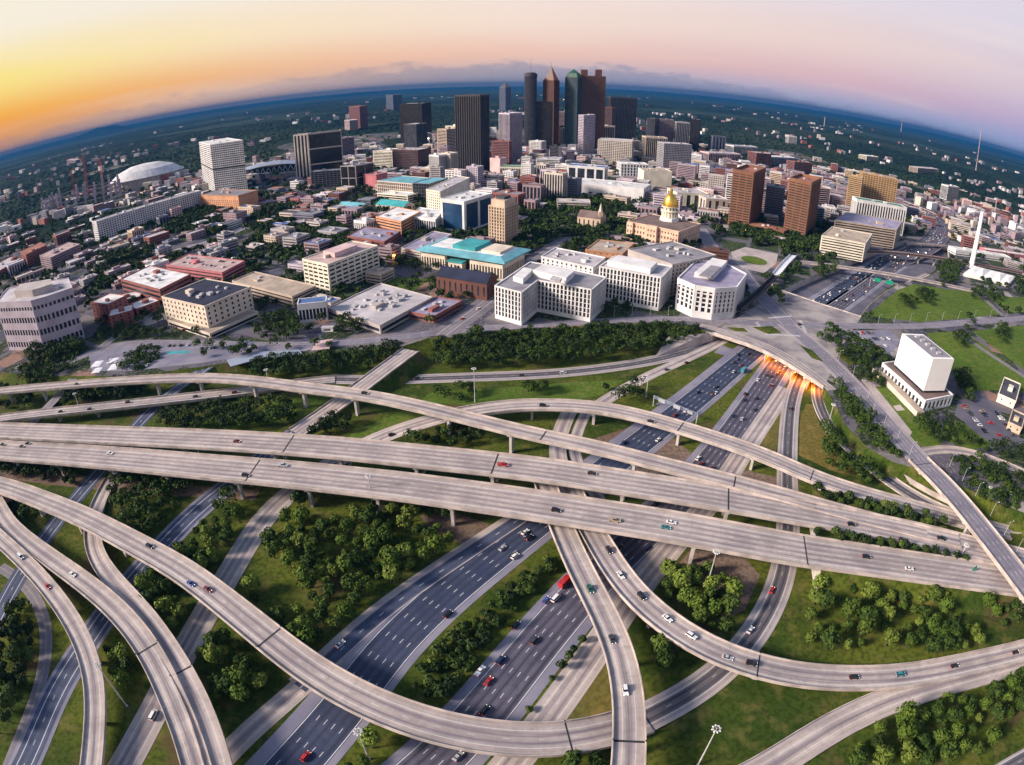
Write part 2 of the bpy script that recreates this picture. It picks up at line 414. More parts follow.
def bridge(name, label, pts, w, material, thick=1.7, pier=34, joints=(), pier_w=None, cat='bridge', rail=.95, step=6, railmat='parapet', first=12, group=None, zmin=5, bent=False):
    fr = frames(path(pts, step))
    root = thing(name, label, cat, (0, 0, 0), 0, group)
    mb = MB(); strip(mb, fr, -w / 2 + .4, w / 2 - .4, 0, mi=0)
    d = mb.build('deck', [material], root)
    mb = MB(); strip(mb, fr, -w / 2 + .8, w / 2 - .8, -thick)
    for sg in (-1, 1): wall_strip(mb, fr, sg * (w / 2 - .8), -thick, -.35, sg < 0)
    mb.build('girder', 'pier_conc', root)
    for sg in (-1, 1):
        mb = MB(); e0 = sg * (w / 2 - .4); e1 = sg * w / 2
        wall_strip(mb, fr, e0, -.02, rail, sg > 0); wall_strip(mb, fr, e1, -.75, rail, sg < 0)
        strip(mb, fr, min(e0, e1), max(e0, e1), rail, uv=False)
        strip(mb, fr, sg * (w / 2 - .8) if sg > 0 else e1, e1 if sg > 0 else sg * (w / 2 - .8), -.75, uv=False)
        mb.build('parapet', railmat, root)
    ALLROADS.append((name, fr, w / 2, 'bridge'))
    BR.append((root, fr, w, pier, thick, zmin, first, bent))
    for jx, jy, jz in joints:
        q = P(jx, jy, jz); k = min(range(len(fr)), key=lambda i: (fr[i][0] - q).length)
        p, r, dd, s = fr[k]
        mb = MB(); a = .45; mb.quad(p - r * (w / 2 - .5) - dd * a + Vector((0, 0, .012)), p + r * (w / 2 - .5) - dd * a + Vector((0, 0, .012)), p + r * (w / 2 - .5) + dd * a + Vector((0, 0, .012)), p - r * (w / 2 - .5) + dd * a + Vector((0, 0, .012)))
        for sg in (-1, 1):
            c = p + r * sg * (w / 2 - .2)
            mb.quad(c - r * .22 - dd * a + Vector((0, 0, rail + .01)), c + r * .22 - dd * a + Vector((0, 0, rail + .01)), c + r * .22 + dd * a + Vector((0, 0, rail + .01)), c - r * .22 + dd * a + Vector((0, 0, rail + .01)))
        mb.build('expansion_joint', 'joint', root)
    return root, fr
def add_piers():
    for root, fr, w, gap, thick, zmin, first, bent in BR:
        if not gap: continue
        nxt = first; low = [x for x in ALLROADS]
        for p, r, d, s in fr:
            if s < nxt: continue
            if p.z - thick < zmin - thick: continue
            ok = True
            cols = [-w * .28, w * .28] if bent else [0]
            if bent and proj(p)[0] > 812: continue
            for nm, f2, h2, kd in low:
                if f2 is fr: continue
                for q, r2, d2, s2 in f2:
                    if q.z > p.z - 3: continue
                    if (q.x - p.x) ** 2 + (q.y - p.y) ** 2 > (h2 + 45) ** 2: continue
                    for c in cols:
                        e = p + r * c - q
                        if abs(e.dot(d2)) < 7 and abs(e.x * r2.x + e.y * r2.y) < h2 + 1.2: ok = False
                    if not ok: break
                if not ok: break
            if not ok: continue
            nxt = s + gap
            mb = MB(); t = p.z - thick
            X = Vector((r.x, r.y, 0)); Y = Vector((d.x, d.y, 0))
            def pt(a, b, z): return (p.x + X.x * a + Y.x * b, p.y + X.y * a + Y.y * b, z)
            hw = w / 2 - 1.2
            # hammerhead or bent cap
            for sgn in (1,):
                prof = [(-hw, t - .05), (-hw, t - .9), (-w * .2, t - 1.9), (w * .2, t - 1.9), (hw, t - .9), (hw, t - .05)]
                for b0, b1 in ((-1.0, 1.0),):
                    mb.face([pt(a, b0, z) for a, z in prof]); mb.face([pt(a, b1, z) for a, z in reversed(prof)])
                    for k in range(len(prof)):
                        a0, z0 = prof[k]; a1, z1 = prof[(k + 1) % len(prof)]
                        mb.quad(pt(a0, b0, z0), pt(a0, b1, z0), pt(a1, b1, z1), pt(a1, b0, z1))
            for c in cols:
                cw = 1.1 if bent else min(2.6, w * .14)
                ring0 = [pt(c + a, b, -.3) for a, b in ((-cw, -.8), (cw, -.8), (cw, .8), (-cw, .8))]
                ring1 = [pt(c + a, b, t - 1.5) for a, b in ((-cw, -.8), (cw, -.8), (cw, .8), (-cw, .8))]
                for k in range(4): mb.quad(ring0[k], ring0[(k + 1) % 4], ring1[(k + 1) % 4], ring1[k])
            mb.build('pier', 'pier_conc', root)
def poly(name, pts, z, material, kind='structure', parent=None, thick=None):
    v = [P(x, y, z) if not isinstance(x, Vector) else x for x, y in pts]
    mb = MB(); mb.v = [tuple(q) for q in v]
    for t in mg.tessellate_polygon([v]):
        a, b, c = (v[i] for i in t)
        if (b - a).cross(c - a).z < 0: t = (t[0], t[2], t[1])
        mb.f.append(tuple(t)); mb.m.append(0)
    o = mb.build(name, material, parent)
    if kind: o['kind'] = kind
    return o
# ------------------------------------------------------------------ ground
CZ = 8.0    # level of the city terrace above the sunken freeway
mb = MB(); Rg = 60000
mb.quad((-Rg, -Rg, -.05), (Rg, -Rg, -.05), (Rg, Rg, -.05), (-Rg, Rg, -.05))
mb.build('ground', 'verge')['kind'] = 'structure'
# terrace outline: (pixel x, pixel y, foot spread) ; spread 0 = upright retaining wall
edgeL = [(0, 372, 10), (60, 376, 10), (130, 376, 10), (200, 367, 10), (262, 357, 10), (330, 353, 10), (400, 347, 12), (428, 338, 14), (455, 334, 16), (520, 330, 18), (600, 325, 18), (660, 322, 14), (690, 326, 8), (706, 331, 0)]
trench = [(713, 333, 0), (740, 316, 0), (781, 291, 0), (800, 281, 0), (832, 268, 0), (856, 258, 0), (884, 247, 0), (905, 240, 0),
          (948, 246, 0), (950, 262, 0), (930, 276, 0), (911, 281, 0), (893, 287, 0), (877, 298, 0), (861, 316, 0), (843, 345, 0), (824, 386, 0)]
edgeR = [(834, 402, 3), (846, 425, 3), (868, 448, 4), (893, 462, 5), (915, 468, 6), (945, 478, 8), (985, 497, 10), (1030, 515, 12), (1100, 540, 12)]
pv = [P(x, y, CZ) for x, y, s in edgeL + trench + edgeR]
spread = [s for x, y, s in edgeL + trench + edgeR]
pv = [Vector((-900, pv[0].y - 30, CZ))] + pv + [Vector((900, pv[-1].y - 60, CZ))]; spread = [10] + spread + [10]
near = [Vector((-2600, pv[0].y - 30, CZ))] + pv + [Vector((2600, pv[-1].y, CZ)), Vector((2600, 2600, CZ)), Vector((-2600, 2600, CZ))]
def tess(name, v, material):
    mb = MB(); mb.v = [tuple(q) for q in v]
    for t in mg.tessellate_polygon([v]):
        a, b, c = (v[i] for i in t)
        if (b - a).cross(c - a).z < 0: t = (t[0], t[2], t[1])
        mb.f.append(tuple(t)); mb.m.append(0)
    o = mb.build(name, material); o['kind'] = 'structure'; return o
tess('city_ground', near, 'city_floor')
F = 60000
tess('far_ground', [Vector((-F, 2599, CZ - .01)), Vector((F, 2599, CZ - .01)), Vector((F, F, CZ - .01)), Vector((-F, F, CZ - .01))], 'far_land')
tess('far_ground', [Vector((-F, -500, CZ - .01)), Vector((-2599, -500, CZ - .01)), Vector((-2599, 2600, CZ - .01)), Vector((-F, 2600, CZ - .01))], 'far_land')
tess('far_ground', [Vector((2599, -500, CZ - .01)), Vector((F, -500, CZ - .01)), Vector((F, 2600, CZ - .01)), Vector((2599, 2600, CZ - .01))], 'far_land')
ms_, mw_ = MB(), MB()
for i in range(len(pv) - 1):
    a, b = pv[i], pv[i + 1]; d = (b - a); d.z = 0; d.normalize(); out = Vector((d.y, -d.x, 0))
    if spread[i] or spread[i + 1]:
        def foot(k):
            dd = pv[min(k + 1, len(pv) - 1)] - pv[max(k - 1, 0)]; dd.z = 0; dd.normalize()
            q = pv[k] + Vector((dd.y, -dd.x, 0)) * max(spread[k], .01); q.z = -.1; return q
        ms_.quad(foot(i), foot(i + 1), b, a)
    else:
        q = Vector((0, 0, CZ + .1)); mw_.quad(a - q, b - q, b, a)
ms_.build('embankment', 'verge')['kind'] = 'structure'
mw_.build('retaining_wall', 'pier_conc')['kind'] = 'structure'

mb = MB(); q4 = [P(655, 357, .3), P(713, 341, .3), P(707, 333, 8.1), P(668, 337, 7.6)]; mb.quad(*q4); mb.build('retaining_wall', 'concrete')['kind'] = 'structure'
fr_ = frames(path([(827, 388, 0), (830, 405, 0), (842, 430, 0), (866, 454, 0), (893, 473, 0), (925, 493, 0), (950, 505, 0)], 5)); mb = MB()
wall_strip(mb, fr_, 0, -.2, 3.4); wall_strip(mb, fr_, -.6, -.2, 3.4, True); strip(mb, fr_, -.6, 0, 3.4, uv=False); mb.build('retaining_wall', 'parapet')['kind'] = 'structure'
# ------------------------------------------------------------------ freeways and ramps on the ground
F1 = [(200, 866, 0), (294, 765, 0), (352, 698, 0), (384, 652, 0), (450, 590, 0), (530, 528, 0), (600, 474, 0), (650, 435, 0), (700, 396, 0), (745, 358, 0), (790, 322, 0), (830, 296, 0), (866, 272, 0), (893, 254, 0)]
F2 = [(385, 806, 0), (454, 745, 0), (480, 716, 0), (531, 652, 0), (590, 584, 0), (650, 527, 0), (700, 475, 0), (735, 430, 0), (762, 390, 0), (790, 350, 0), (825, 316, 0), (860, 291, 0), (893, 268, 0), (920, 256, 0)]
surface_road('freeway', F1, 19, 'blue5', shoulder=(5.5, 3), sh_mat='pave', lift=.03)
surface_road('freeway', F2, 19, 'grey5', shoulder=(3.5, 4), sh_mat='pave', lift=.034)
F3 = [(480, 800, 0), (517, 757, 0), (545, 721, 0), (576, 677, 0), (600, 645, 0), (622, 610, 0), (650, 572, 0), (682, 534, 0), (712, 500, 0), (738, 460, 0), (768, 415, 0), (786, 388, 0)]
surface_road('freeway_ramp', F3, 11, 'deck2', lift=.05, shoulder=(1, 1))
S4 = [(200, 785, 0), (226, 752, 0), (263, 719, 0), (300, 688, 0), (335, 655, 0), (376, 617, 0), (426, 581, 0), (480, 545, 0)]
surface_road('freeway_ramp', S4[:5], 10, 'deck1', lift=.06)
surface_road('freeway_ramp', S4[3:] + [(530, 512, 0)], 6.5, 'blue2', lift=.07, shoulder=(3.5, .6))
S3 = [(110, 790, 0), (125, 765, 0), (140, 737, 0), (158, 704, 0), (175, 668, 0), (196, 630, 0), (212, 602, 0), (228, 576, 0), (243, 550, 0), (265, 515, 0), (293, 490, 0), (330, 464, 0), (371, 440, 1), (393, 432, 3), (426, 421, 5), (450, 415, 7)]
surface_road('freeway_ramp', S3, 12, 'deck2', lift=.05, shoulder=(1, 1), embank='verge')
S2 = [(10, 792, 0), (26, 765, 0), (40, 730, 0), (55, 692, 0), (82, 650, 0), (112, 605, 0), (140, 571, 0), (168, 540, 0), (198, 509, 0), (232, 483, 0), (262, 459, 0), (296, 433, .5), (330, 410, 2.5), (361, 387, 6), (385, 369, 8), (411, 350, 8.1)]
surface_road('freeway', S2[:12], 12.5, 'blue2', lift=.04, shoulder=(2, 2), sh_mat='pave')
surface_road('road', S2[11:], 14, 'deck3', lift=.06, kerb=.9, embank='verge')
S1 = [(-25, 660, 0), (-5, 622, 0), (8, 595, 0), (28, 562, 0), (52, 528, 0), (80, 493, 0), (108, 462, 0), (128, 436, 0), (150, 411, 0), (176, 389, 3), (205, 368, 7), (228, 352, 8.05), (250, 341, 8.05)]
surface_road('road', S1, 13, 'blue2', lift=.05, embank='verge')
surface_road('road', [(20, 436, 0), (45, 410, 1), (68, 385, 6), (95, 352, 8.1), (118, 335, 8.1)], 11, 'street2', lift=.05)
# left loop round the trees and street with the depot
surface_road('service_road', [(0, 567, 0), (22, 580, 0), (38, 600, 0), (47, 625, 0), (48, 650, 0), (40, 690, 0), (28, 720, 0), (10, 762, 0), (0, 790, 0)], 7, 'street2', lift=.03)
# inner ramps between the carriageways, left curve R1 start and R2 start
N1 = [(573, 404, 0), (565, 420, 0), (558, 438, 0), (556, 456, 1), (566, 480, 3)]
surface_road('freeway_ramp', N1, 8, 'deck1', lift=.05, shoulder=(1, 1))
surface_road('freeway_ramp', [(590, 405, 0), (580, 425, 0), (573, 445, 0), (578, 470, 0), (600, 500, 0)], 5, 'deck1', lift=.045, shoulder=(1, 1))
surface_road('freeway_ramp', [(585, 414, 0), (612, 396, 0), (640, 380, 0), (656, 372, 0), (675, 364, 0), (700, 352, 0), (716, 345, 0), (740, 328, 0)], 8, 'deck1', lift=.05, shoulder=(1, 1))
# C-D road along the foot of the terrace; east part of the upper left ramp
surface_road('freeway_ramp', [(330, 379, 0), (385, 380, 0), (440, 378, 0), (500, 376, 0), (560, 373, 0), (605, 368, 0), (645, 362, 0), (680, 354, 0), (716, 341, 0), (745, 322, 0)], 11, 'ramp_dark', lift=.045, shoulder=(1.6, 1.6))
# loop ramp and outer ramp on the right, under the orange lit underpass
LOOP = [(640, 720, 1), (688, 696, 0), (721, 672, 0), (750, 641, 0), (773, 603, 0), (784, 571, 0), (788, 540, 0), (788, 505, 0), (787, 475, 0), (788, 440, 0), (791, 405, 0), (798, 382, 0), (815, 350, 0)]
surface_road('freeway_ramp', LOOP, 10, 'ramp_dark', lift=.055, shoulder=(1.5, 1.5))
R8 = [(826, 360, 0), (818, 388, 0), (821, 408, 0), (834, 431, 0), (858, 455, 0), (885, 478, 0), (919, 500, 0), (955, 517, 0), (1000, 526, 0), (1060, 530, 0)]
surface_road('freeway_ramp', R8, 9, 'ramp_dark', lift=.055, shoulder=(1.2, 1.2), kerb=.8)

# ------------------------------------------------------------------ viaducts and flyovers
bridge('flyover_ramp', 'long single lane flyover sweeping over the upper left and merging with the upper viaduct',
       [(-60, 398, 12), (0, 391, 12), (60, 385.5, 12.5), (125, 380.5, 13), (200, 377.5, 14), (256, 381, 15), (300, 387, 15), (361, 394.5, 15.5), (410, 404, 16), (456, 415, 16), (525, 432, 16), (600, 448, 16), (656, 462.5, 16), (735, 482, 15), (790, 497, 13), (850, 514, 10.5), (900, 527, 9), (960, 541, 9)],
       11.5, 'deck1', joints=((547, 437.5, 16), (735, 482, 15)), pier=36)
bridge('flyover_ramp', 'two lane ramp bridge below the curved flyover at far left', 
       [(-60, 428, 8), (0, 418.5, 8), (63, 411, 8), (110, 406, 7.5), (160, 400.5, 6.5), (210, 395, 5), (256, 389.5, 3), (300, 383, 1.2), (335, 379.5, .5)],
       12, 'deck2', pier=34, zmin=3.5)
bridge('flyover_ramp', 'curved ramp bridge arching over the freeway below the office block embankment',
       [(450, 415.5, 7), (473, 410.5, 8), (505, 406, 9), (540, 404.3, 10), (591, 406.5, 11.5), (630, 413, 12), (680, 427, 12), (750, 449.5, 12), (783, 463, 11), (816, 478, 9), (868, 495, 7), (918, 508, 4), (960, 520, 2), (1010, 533, 1)],
       13, 'deck2', joints=((680, 427, 12), (816, 478, 9)), pier=36)
bridge('viaduct', 'upper of the two wide parallel viaducts crossing the whole interchange',
       [(-80, 426, 14), (0, 430.5, 14), (60, 433, 14), (130, 436, 14), (200, 439, 14.5), (256, 442, 15), (300, 445, 15), (350, 449, 15), (400, 454, 15), (456, 460, 15), (500, 464.5, 15), (560, 472, 15), (600, 478.5, 15), (656, 487, 15), (720, 497.5, 14.5), (800, 512, 12.5), (860, 523, 10.5), (920, 535, 9), (980, 550, 8.5), (1030, 562, 8)],
       20, 'deck4', joints=((290, 444.5, 15), (499, 464.5, 15), (732, 499.5, 14.5)), pier=38, bent=True)
bridge('viaduct', 'lower and nearer of the two wide parallel viaducts crossing the whole interchange',
       [(-80, 440, 14), (0, 450, 14), (60, 454, 14), (130, 459.5, 14), (200, 466, 14.5), (256, 471, 15), (300, 475, 15), (350, 480.5, 15), (400, 486, 15), (456, 493.5, 15), (500, 499.5, 15), (560, 508.5, 15), (600, 515, 15), (656, 523.5, 15), (720, 535, 14.5), (806, 551, 12.5), (860, 558.5, 10.5), (920, 567.5, 9), (980, 576, 8.5), (1040, 585, 8)],
       22, 'deck4', joints=((253, 471, 15), (807, 551, 12.5)), pier=38, bent=True)
bridge('flyover_ramp', 'big sweeping flyover curving from the left edge across the bottom of the picture',
       [(-60, 474, 13), (0, 485, 13), (63, 508, 13), (100, 525, 13), (130, 541, 13), (160, 557, 12.5), (191, 575.5, 12), (207, 588, 12), (240, 614, 11.5), (273, 641, 11), (320, 676, 10.5), (376, 706, 10), (415, 721, 9.5), (456, 732, 9), (500, 739, 8), (561, 740.5, 6.5), (600, 733.5, 4.5), (645, 718, 1.5)],
       14, 'deck2', joints=((270, 640, 11), (563, 740, 6.5)), pier=36, thick=2)
bridge('flyover_ramp', 'narrow ramp bridge bending down past the lower viaduct to the bottom edge right of centre',
       [(541, 470, 6), (549, 495, 7), (560, 523, 8), (575, 558, 9), (591, 590, 10), (604, 613, 10.5), (612, 630, 11), (621, 655, 11), (627, 680, 11.5), (629.5, 705, 12), (630, 730, 12), (629, 765, 12), (625, 800, 12)],
       11.5, 'deck1', joints=((630, 739, 12),), pier=34)
bridge('flyover_ramp', 'curved ramp bridge carrying white cars down to the right edge of the picture',
       [(566, 480, 3), (576, 503, 6), (592, 530, 8), (614, 568, 9), (640, 601, 9.5), (662, 620, 9.5), (684, 635, 9), (708, 649, 8.5), (735, 660, 8), (758, 667, 7), (801, 676, 4), (853, 678.5, 2), (908, 676, 1.2), (969, 664, .8), (1024, 651, .6), (1090, 630, .6)],
       12.5, 'deck2', joints=((756, 667, 7),), pier=34, first=60)
bridge('flyover_ramp', 'outermost of the three ramps curving down the lower left corner',
       [(-40, 500, 9), (0, 539, 9), (25, 562, 9), (53, 593, 9), (78, 630, 9), (89, 655, 8.5), (96, 685, 8), (97, 711, 7), (95, 735, 6), (92, 765, 5), (88, 800, 4)],
       10, 'deck1', pier=32)
bridge('flyover_ramp', 'middle ramp of the trio curving down the lower left corner',
       [(-25, 470, 6), (-5, 500, 7), (5, 520, 7.5), (22, 537, 8), (50, 558, 8.5), (88, 585, 9), (125, 618, 9.5), (156, 661, 10), (173, 700, 10), (187, 730, 10), (197, 765, 10), (204, 795, 10)],
       11.5, 'deck1', pier=32, joints=((150, 652, 10),))
bridge('flyover_ramp', 'inner ramp of the trio rising from under the big flyover at lower left',
       [(112, 478, 0), (100, 500, 1), (93, 520, 2.5), (92, 540, 4), (99, 562, 5.5), (120, 588, 7), (143, 613, 8), (168, 648, 9), (191, 688, 9.5), (206, 722, 10), (219, 765, 10), (226, 795, 10)],
       10.5, 'deck1', pier=32, joints=((184, 675, 9),))
surface_road('freeway_ramp', [(126, 462, 0), (118, 468, 0), (112, 478, .1)], 9, 'deck1')
surface_road('freeway_ramp', [(700, 800, 0), (740, 786, 0), (775, 764, 0), (818, 735, 0), (868, 708.5, 0), (918, 690.5, 0.2), (969, 676.5, .4), (1024, 661.5, .5), (1090, 642, .5)], 9.5, 'deck1', lift=.07, shoulder=(1.4, 1.4), kerb=.7)
surface_road('freeway_ramp', [(960, 800, 0), (1000, 772, 0), (1040, 750, 0)], 9, 'ramp_dark')
bridge('road_bridge', 'straight street bridge with white kerbs over the freeway at the right edge',
       [(918, 459, 9), (940, 480, 10.5), (960, 502, 12), (985, 533, 13), (1010, 565, 13.5), (1040, 605, 14), (1080, 655, 14)],
       17, 'street4', joints=((926, 466, 9.4),), pier=40, rail=1.1, railmat='parapet')
add_piers()
# banked ground that carries the eastern ends of both viaducts
EB = []
for nm_, sgn in (('upper of the two', -1), ('lower and nearer', 1)):
    root = [o for o in col.objects if o.get('label', '').startswith(nm_)][0]; fr = [b for b in BR if b[0] == root][0][1]; w_ = [b for b in BR if b[0] == root][0][2]
    seg = [f for f in fr if proj(f[0])[0] > 808]; EB.append(seg); e = w_ / 2 - .8
    mb = MB()
    for (p, r, d, s), (p2, r2, d2, s2) in zip(seg, seg[1:]):
        for sg in (-1, 1):
            a, b = p + r * sg * e - Vector((0, 0, 1.2)), p2 + r2 * sg * e - Vector((0, 0, 1.2)); k = 1.2 if sg == 1 and sgn == 1 else .5
            c, dd = p2 + r2 * sg * (e + b.z * k), p + r * sg * (e + a.z * k); c.z = dd.z = -.1; q = [a, b, c, dd]
            if sg > 0: q.reverse()
            mb.quad(*q)
    mb.build('embankment', 'verge')['kind'] = 'structure'
    p, r, d, s = seg[0]; mb = MB(); q = [p - r * e - Vector((0, 0, p.z)), p + r * e - Vector((0, 0, p.z)), p + r * e - Vector((0, 0, 1.6)), p - r * e - Vector((0, 0, 1.6))]; mb.quad(*q)
    g = p + r * (e + 9); g.z = 0; t_ = p + r * e - Vector((0, 0, 1.4)); g2 = seg[3][0] + seg[3][1] * (e + 8); g2.z = 0; mb.face([q[1], g, g2, seg[3][0] + seg[3][1] * e - Vector((0, 0, 1.4)), t_]); mb.build('abutment', 'pier_conc', root)
mb = MB(); n_ = min(len(EB[0]), len(EB[1])) - 1
mid = []
for (p, r, d, s) in EB[0]:
    q = min(EB[1], key=lambda f: (f[0] - p).length); a, b = p + r * 9.6, q[0] - q[1] * 10.6
    if proj(a)[0] > 985 or (b - a).dot(r) < 1.5: continue
    a.z = p.z - 1.0; b.z = q[0].z - 1.0; mid.append((a, b))
for (a, b), (a2, b2) in zip(mid, mid[1:]): mb.quad(a, b, b2, a2)
a, b = mid[0]; mb.quad(a, b, Vector((b.x, b.y, 0)), Vector((a.x, a.y, 0)))
mb.build('hedge_bank', 'verge')['kind'] = 'structure'
mb = MB(); v_ = ccw0 = [P(x, y, 6) for x, y in ((813, 489), (850, 497), (900, 511), (948, 527), (930, 529), (880, 517), (830, 504))]
if sum(p.x * q.y - q.x * p.y for p, q in zip(v_, v_[1:] + v_[:1])) < 0: v_.reverse()
mb.prism(v_, 0, 6); mb.build('hedge_bank', 'verge')['kind'] = 'structure'
# hammer street on the terrace
surface_road('street', [(60, 366, CZ), (100, 349, CZ), (125, 343, CZ), (200, 343, CZ), (262, 345, CZ), (325, 344, CZ), (380, 339, CZ), (426, 334, CZ), (455, 330, CZ), (520, 326, CZ), (600, 321, CZ), (651, 319, CZ), (700, 319, CZ), (745, 322, CZ)], 12, 'street4', lift=.05)
surface_road('street', [(745, 322, CZ), (790, 325, CZ), (863, 326, CZ), (919, 326, CZ), (970, 322, CZ), (1024, 318, CZ), (1090, 312, CZ)], 14, 'street4', lift=.055)
surface_road('street', [(440, 336, CZ), (462, 320, CZ), (483, 305, CZ), (497, 293, CZ), (520, 275, CZ), (545, 252, CZ), (570, 238, CZ)], 22, 'street2', lift=.06)
surface_road('street', [(790, 325, CZ), (765, 300, CZ), (748, 280, CZ), (738, 266, CZ), (722, 256, CZ), (712, 247, CZ), (706, 238, CZ), (700, 228, CZ)], 20, 'street4', lift=.062)
surface_road('street', [(786, 324, CZ), (812, 345, CZ), (838, 370, CZ), (861, 394, CZ), (888, 424, CZ), (905, 444, CZ), (919, 459, 9)], 17, 'street4', lift=.064, shoulder=(1.5, 1.5))
surface_road('street', [(925, 452, CZ), (949, 448, CZ), (975, 453, CZ), (1000, 462, CZ), (1040, 480, CZ)], 8, 'deck1', lift=.05, kerb=.6)
surface_road('street', [(20, 304, CZ), (61, 287, CZ), (84, 276.5, CZ), (132, 263, CZ), (178, 250, CZ), (217, 239.5, CZ), (235, 231, CZ), (262, 221, CZ), (290, 212, CZ)], 17, 'street4', lift=.066, shoulder=(2, 2))
# slab that carries the junction over the freeway
SL = [(713, 333), (730, 338.5), (747, 344), (763, 350.5), (779, 358.5), (793, 367), (808, 376.5), (824, 387)]
slab_top = SL + [(843, 345), (861, 317), (781, 290.5), (740, 316)]
root = thing('overpass', 'wide concrete junction slab roofing the freeway, lit orange underneath', 'bridge')
poly('deck', slab_top, CZ + .03, 'plaza', None, root)
a = [P(x, y, CZ) for x, y in SL]; b = [P(x, y, CZ) for x, y in ((781, 290.5), (820, 304), (861, 317))]
for A in (a, b):
    mb = MB()
    for p, q in zip(A, A[1:]):
        up = Vector((0, 0, 1.0)); dn = Vector((0, 0, 1.9)); d = (q - p).normalized(); n_ = Vector((d.y, -d.x, 0)) * (.5 if A is a else -.5)
        for c1, c2 in (((p + n_ - dn), (p + n_ + up)),):
            mb.quad(p + n_ - dn, q + n_ - dn, q + n_ + up, p + n_ + up); mb.quad(q - dn, p - dn, p + up, q + up)
            mb.quad(p + n_ + up, q + n_ + up, q + up, p + up); mb.quad(p - dn, q - dn, q + n_ - dn, p + n_ - dn)
    mb.build('parapet', 'parapet', root)
mb = MB(); v = [P(x, y, CZ - 1.5) for x, y in slab_top]
for t in mg.tessellate_polygon([v]): mb.face([v[i] for i in t])
mb.build('soffit', 'pier_conc', root)
for (x0, y0), (x1, y1) in (((764, 362), (785, 345)), ((790, 380), (806, 358)), ((806, 389), (820, 364))):
    mb = MB(); p, q = P(x0, y0, 0), P(x1, y1, 0); d = (q - p).normalized(); r = Vector((d.y, -d.x, 0)) * .5
    mb.prism([p - r, q - r, q + r, p + r][::-1] if False else [p + r, q + r, q - r, p - r], 0, CZ - 1.5); mb.build('pier', 'pier_conc', root)

# ------------------------------------------------------------------ air
hz, bs = newmat('haze_air')
N.remove(bs); pvn = N.new('ShaderNodeVolumePrincipled'); pvn.inputs['Color'].default_value = (.012, .105, .29, 1)
pvn.inputs['Density'].default_value = .000058; pvn.inputs['Anisotropy'].default_value = 0
L.new(pvn.outputs[0], N['Material Output'].inputs['Volume'])
mb = MB(); mb.box(-30000, 30000, -2000, 34000, -1.2, 300); mb.build('haze', 'haze_air')['kind'] = 'stuff'
# ------------------------------------------------------------------ building kit
rnd = random.Random(7)
mat('glass_dark', (.012, .016, .024), .25, (.03, .036, .05), .09, spec=.6)
mat('glass_blue', (.012, .035, .085), .2, (.02, .055, .12), .07, spec=.6)
mat('glass_brown', (.035, .018, .012), .3, (.06, .03, .018), .1, spec=.5)
mat('glass_black', (.008, .008, .010), .22, (.02, .018, .018), .06, spec=.55)
mat('glass_green', (.015, .05, .06), .25, (.03, .08, .09), .08, spec=.5)
mat('open_dark', (.03, .026, .026), .9)  # near-black: painted interior shade of open garages, also some window infill
WALLS = {'white': (.70, .68, .68), 'cream': (.68, .58, .47), 'tan': (.56, .43, .32), 'beige': (.56, .49, .43), 'pink': (.62, .44, .44), 'brick': (.27, .10, .085), 'redbrick': (.30, .115, .105),
         'rose': (.50, .17, .19), 'brown': (.13, .055, .042), 'bronze': (.19, .088, .052), 'grey': (.36, .34, .36), 'dark': (.07, .065, .075), 'black': (.02, .019, .022), 'lavender': (.50, .43, .50),
         'slate': (.16, .17, .24), 'gold': (.40, .26, .13), 'orange': (.55, .28, .16), 'mauve': (.30, .22, .25), 'bluegrey': (.27, .31, .40), 'ivory': (.74, .68, .55), 'concrete_wall': (.45, .40, .38), 'sand': (.52, .42, .34)}
for k, c in WALLS.items(): mat('w_' + k, c, .85, tuple(x * .8 for x in c), .06, rnd=.06)
ROOFS = {'white': (.72, .70, .69), 'pale': (.50, .46, .48), 'grey': (.25, .24, .27), 'dark': (.07, .07, .09), 'navy': (.022, .026, .055), 'teal': (.05, .33, .36), 'aqua': (.16, .42, .50), 'brown': (.17, .12, .11), 'pinkish': (.52, .38, .36),
         'blue': (.08, .15, .34), 'green': (.03, .20, .13), 'tan': (.42, .34, .27), 'lilac': (.32, .29, .40), 'rust': (.33, .14, .10)}
for k, c in ROOFS.items(): mat('r_' + k, c, .9, tuple(x * .7 for x in c), .07, rnd=.08)
mat('unit', (.50, .49, .50), .7, (.30, .29, .30), .3)
mat('white_metal', (.78, .78, .80), .5, (.66, .66, .68), .2)
mat('gold_leaf', (.83, .53, .10), .32, (.70, .42, .07), .3, metal=.85)
mat('lamp_orange', (1, .45, .08), .5, emit=(1, .42, .06), estr=4)
mat('lamp_white', (1, .9, .75), .5, emit=(1, .86, .62), estr=1.5)
mat('lit_green', (.010, .055, .035), .5, emit=(.10, .9, .42), estr=.012)
mat('lit_orange', (.05, .014, .008), .5, emit=(1, .32, .10), estr=.03)
mat('steel_red', (.35, .07, .05), .6)
mat('steel_grey', (.25, .25, .28), .55)
mat('pole_metal', (.50, .50, .50), .5, (.4, .4, .4), .3)

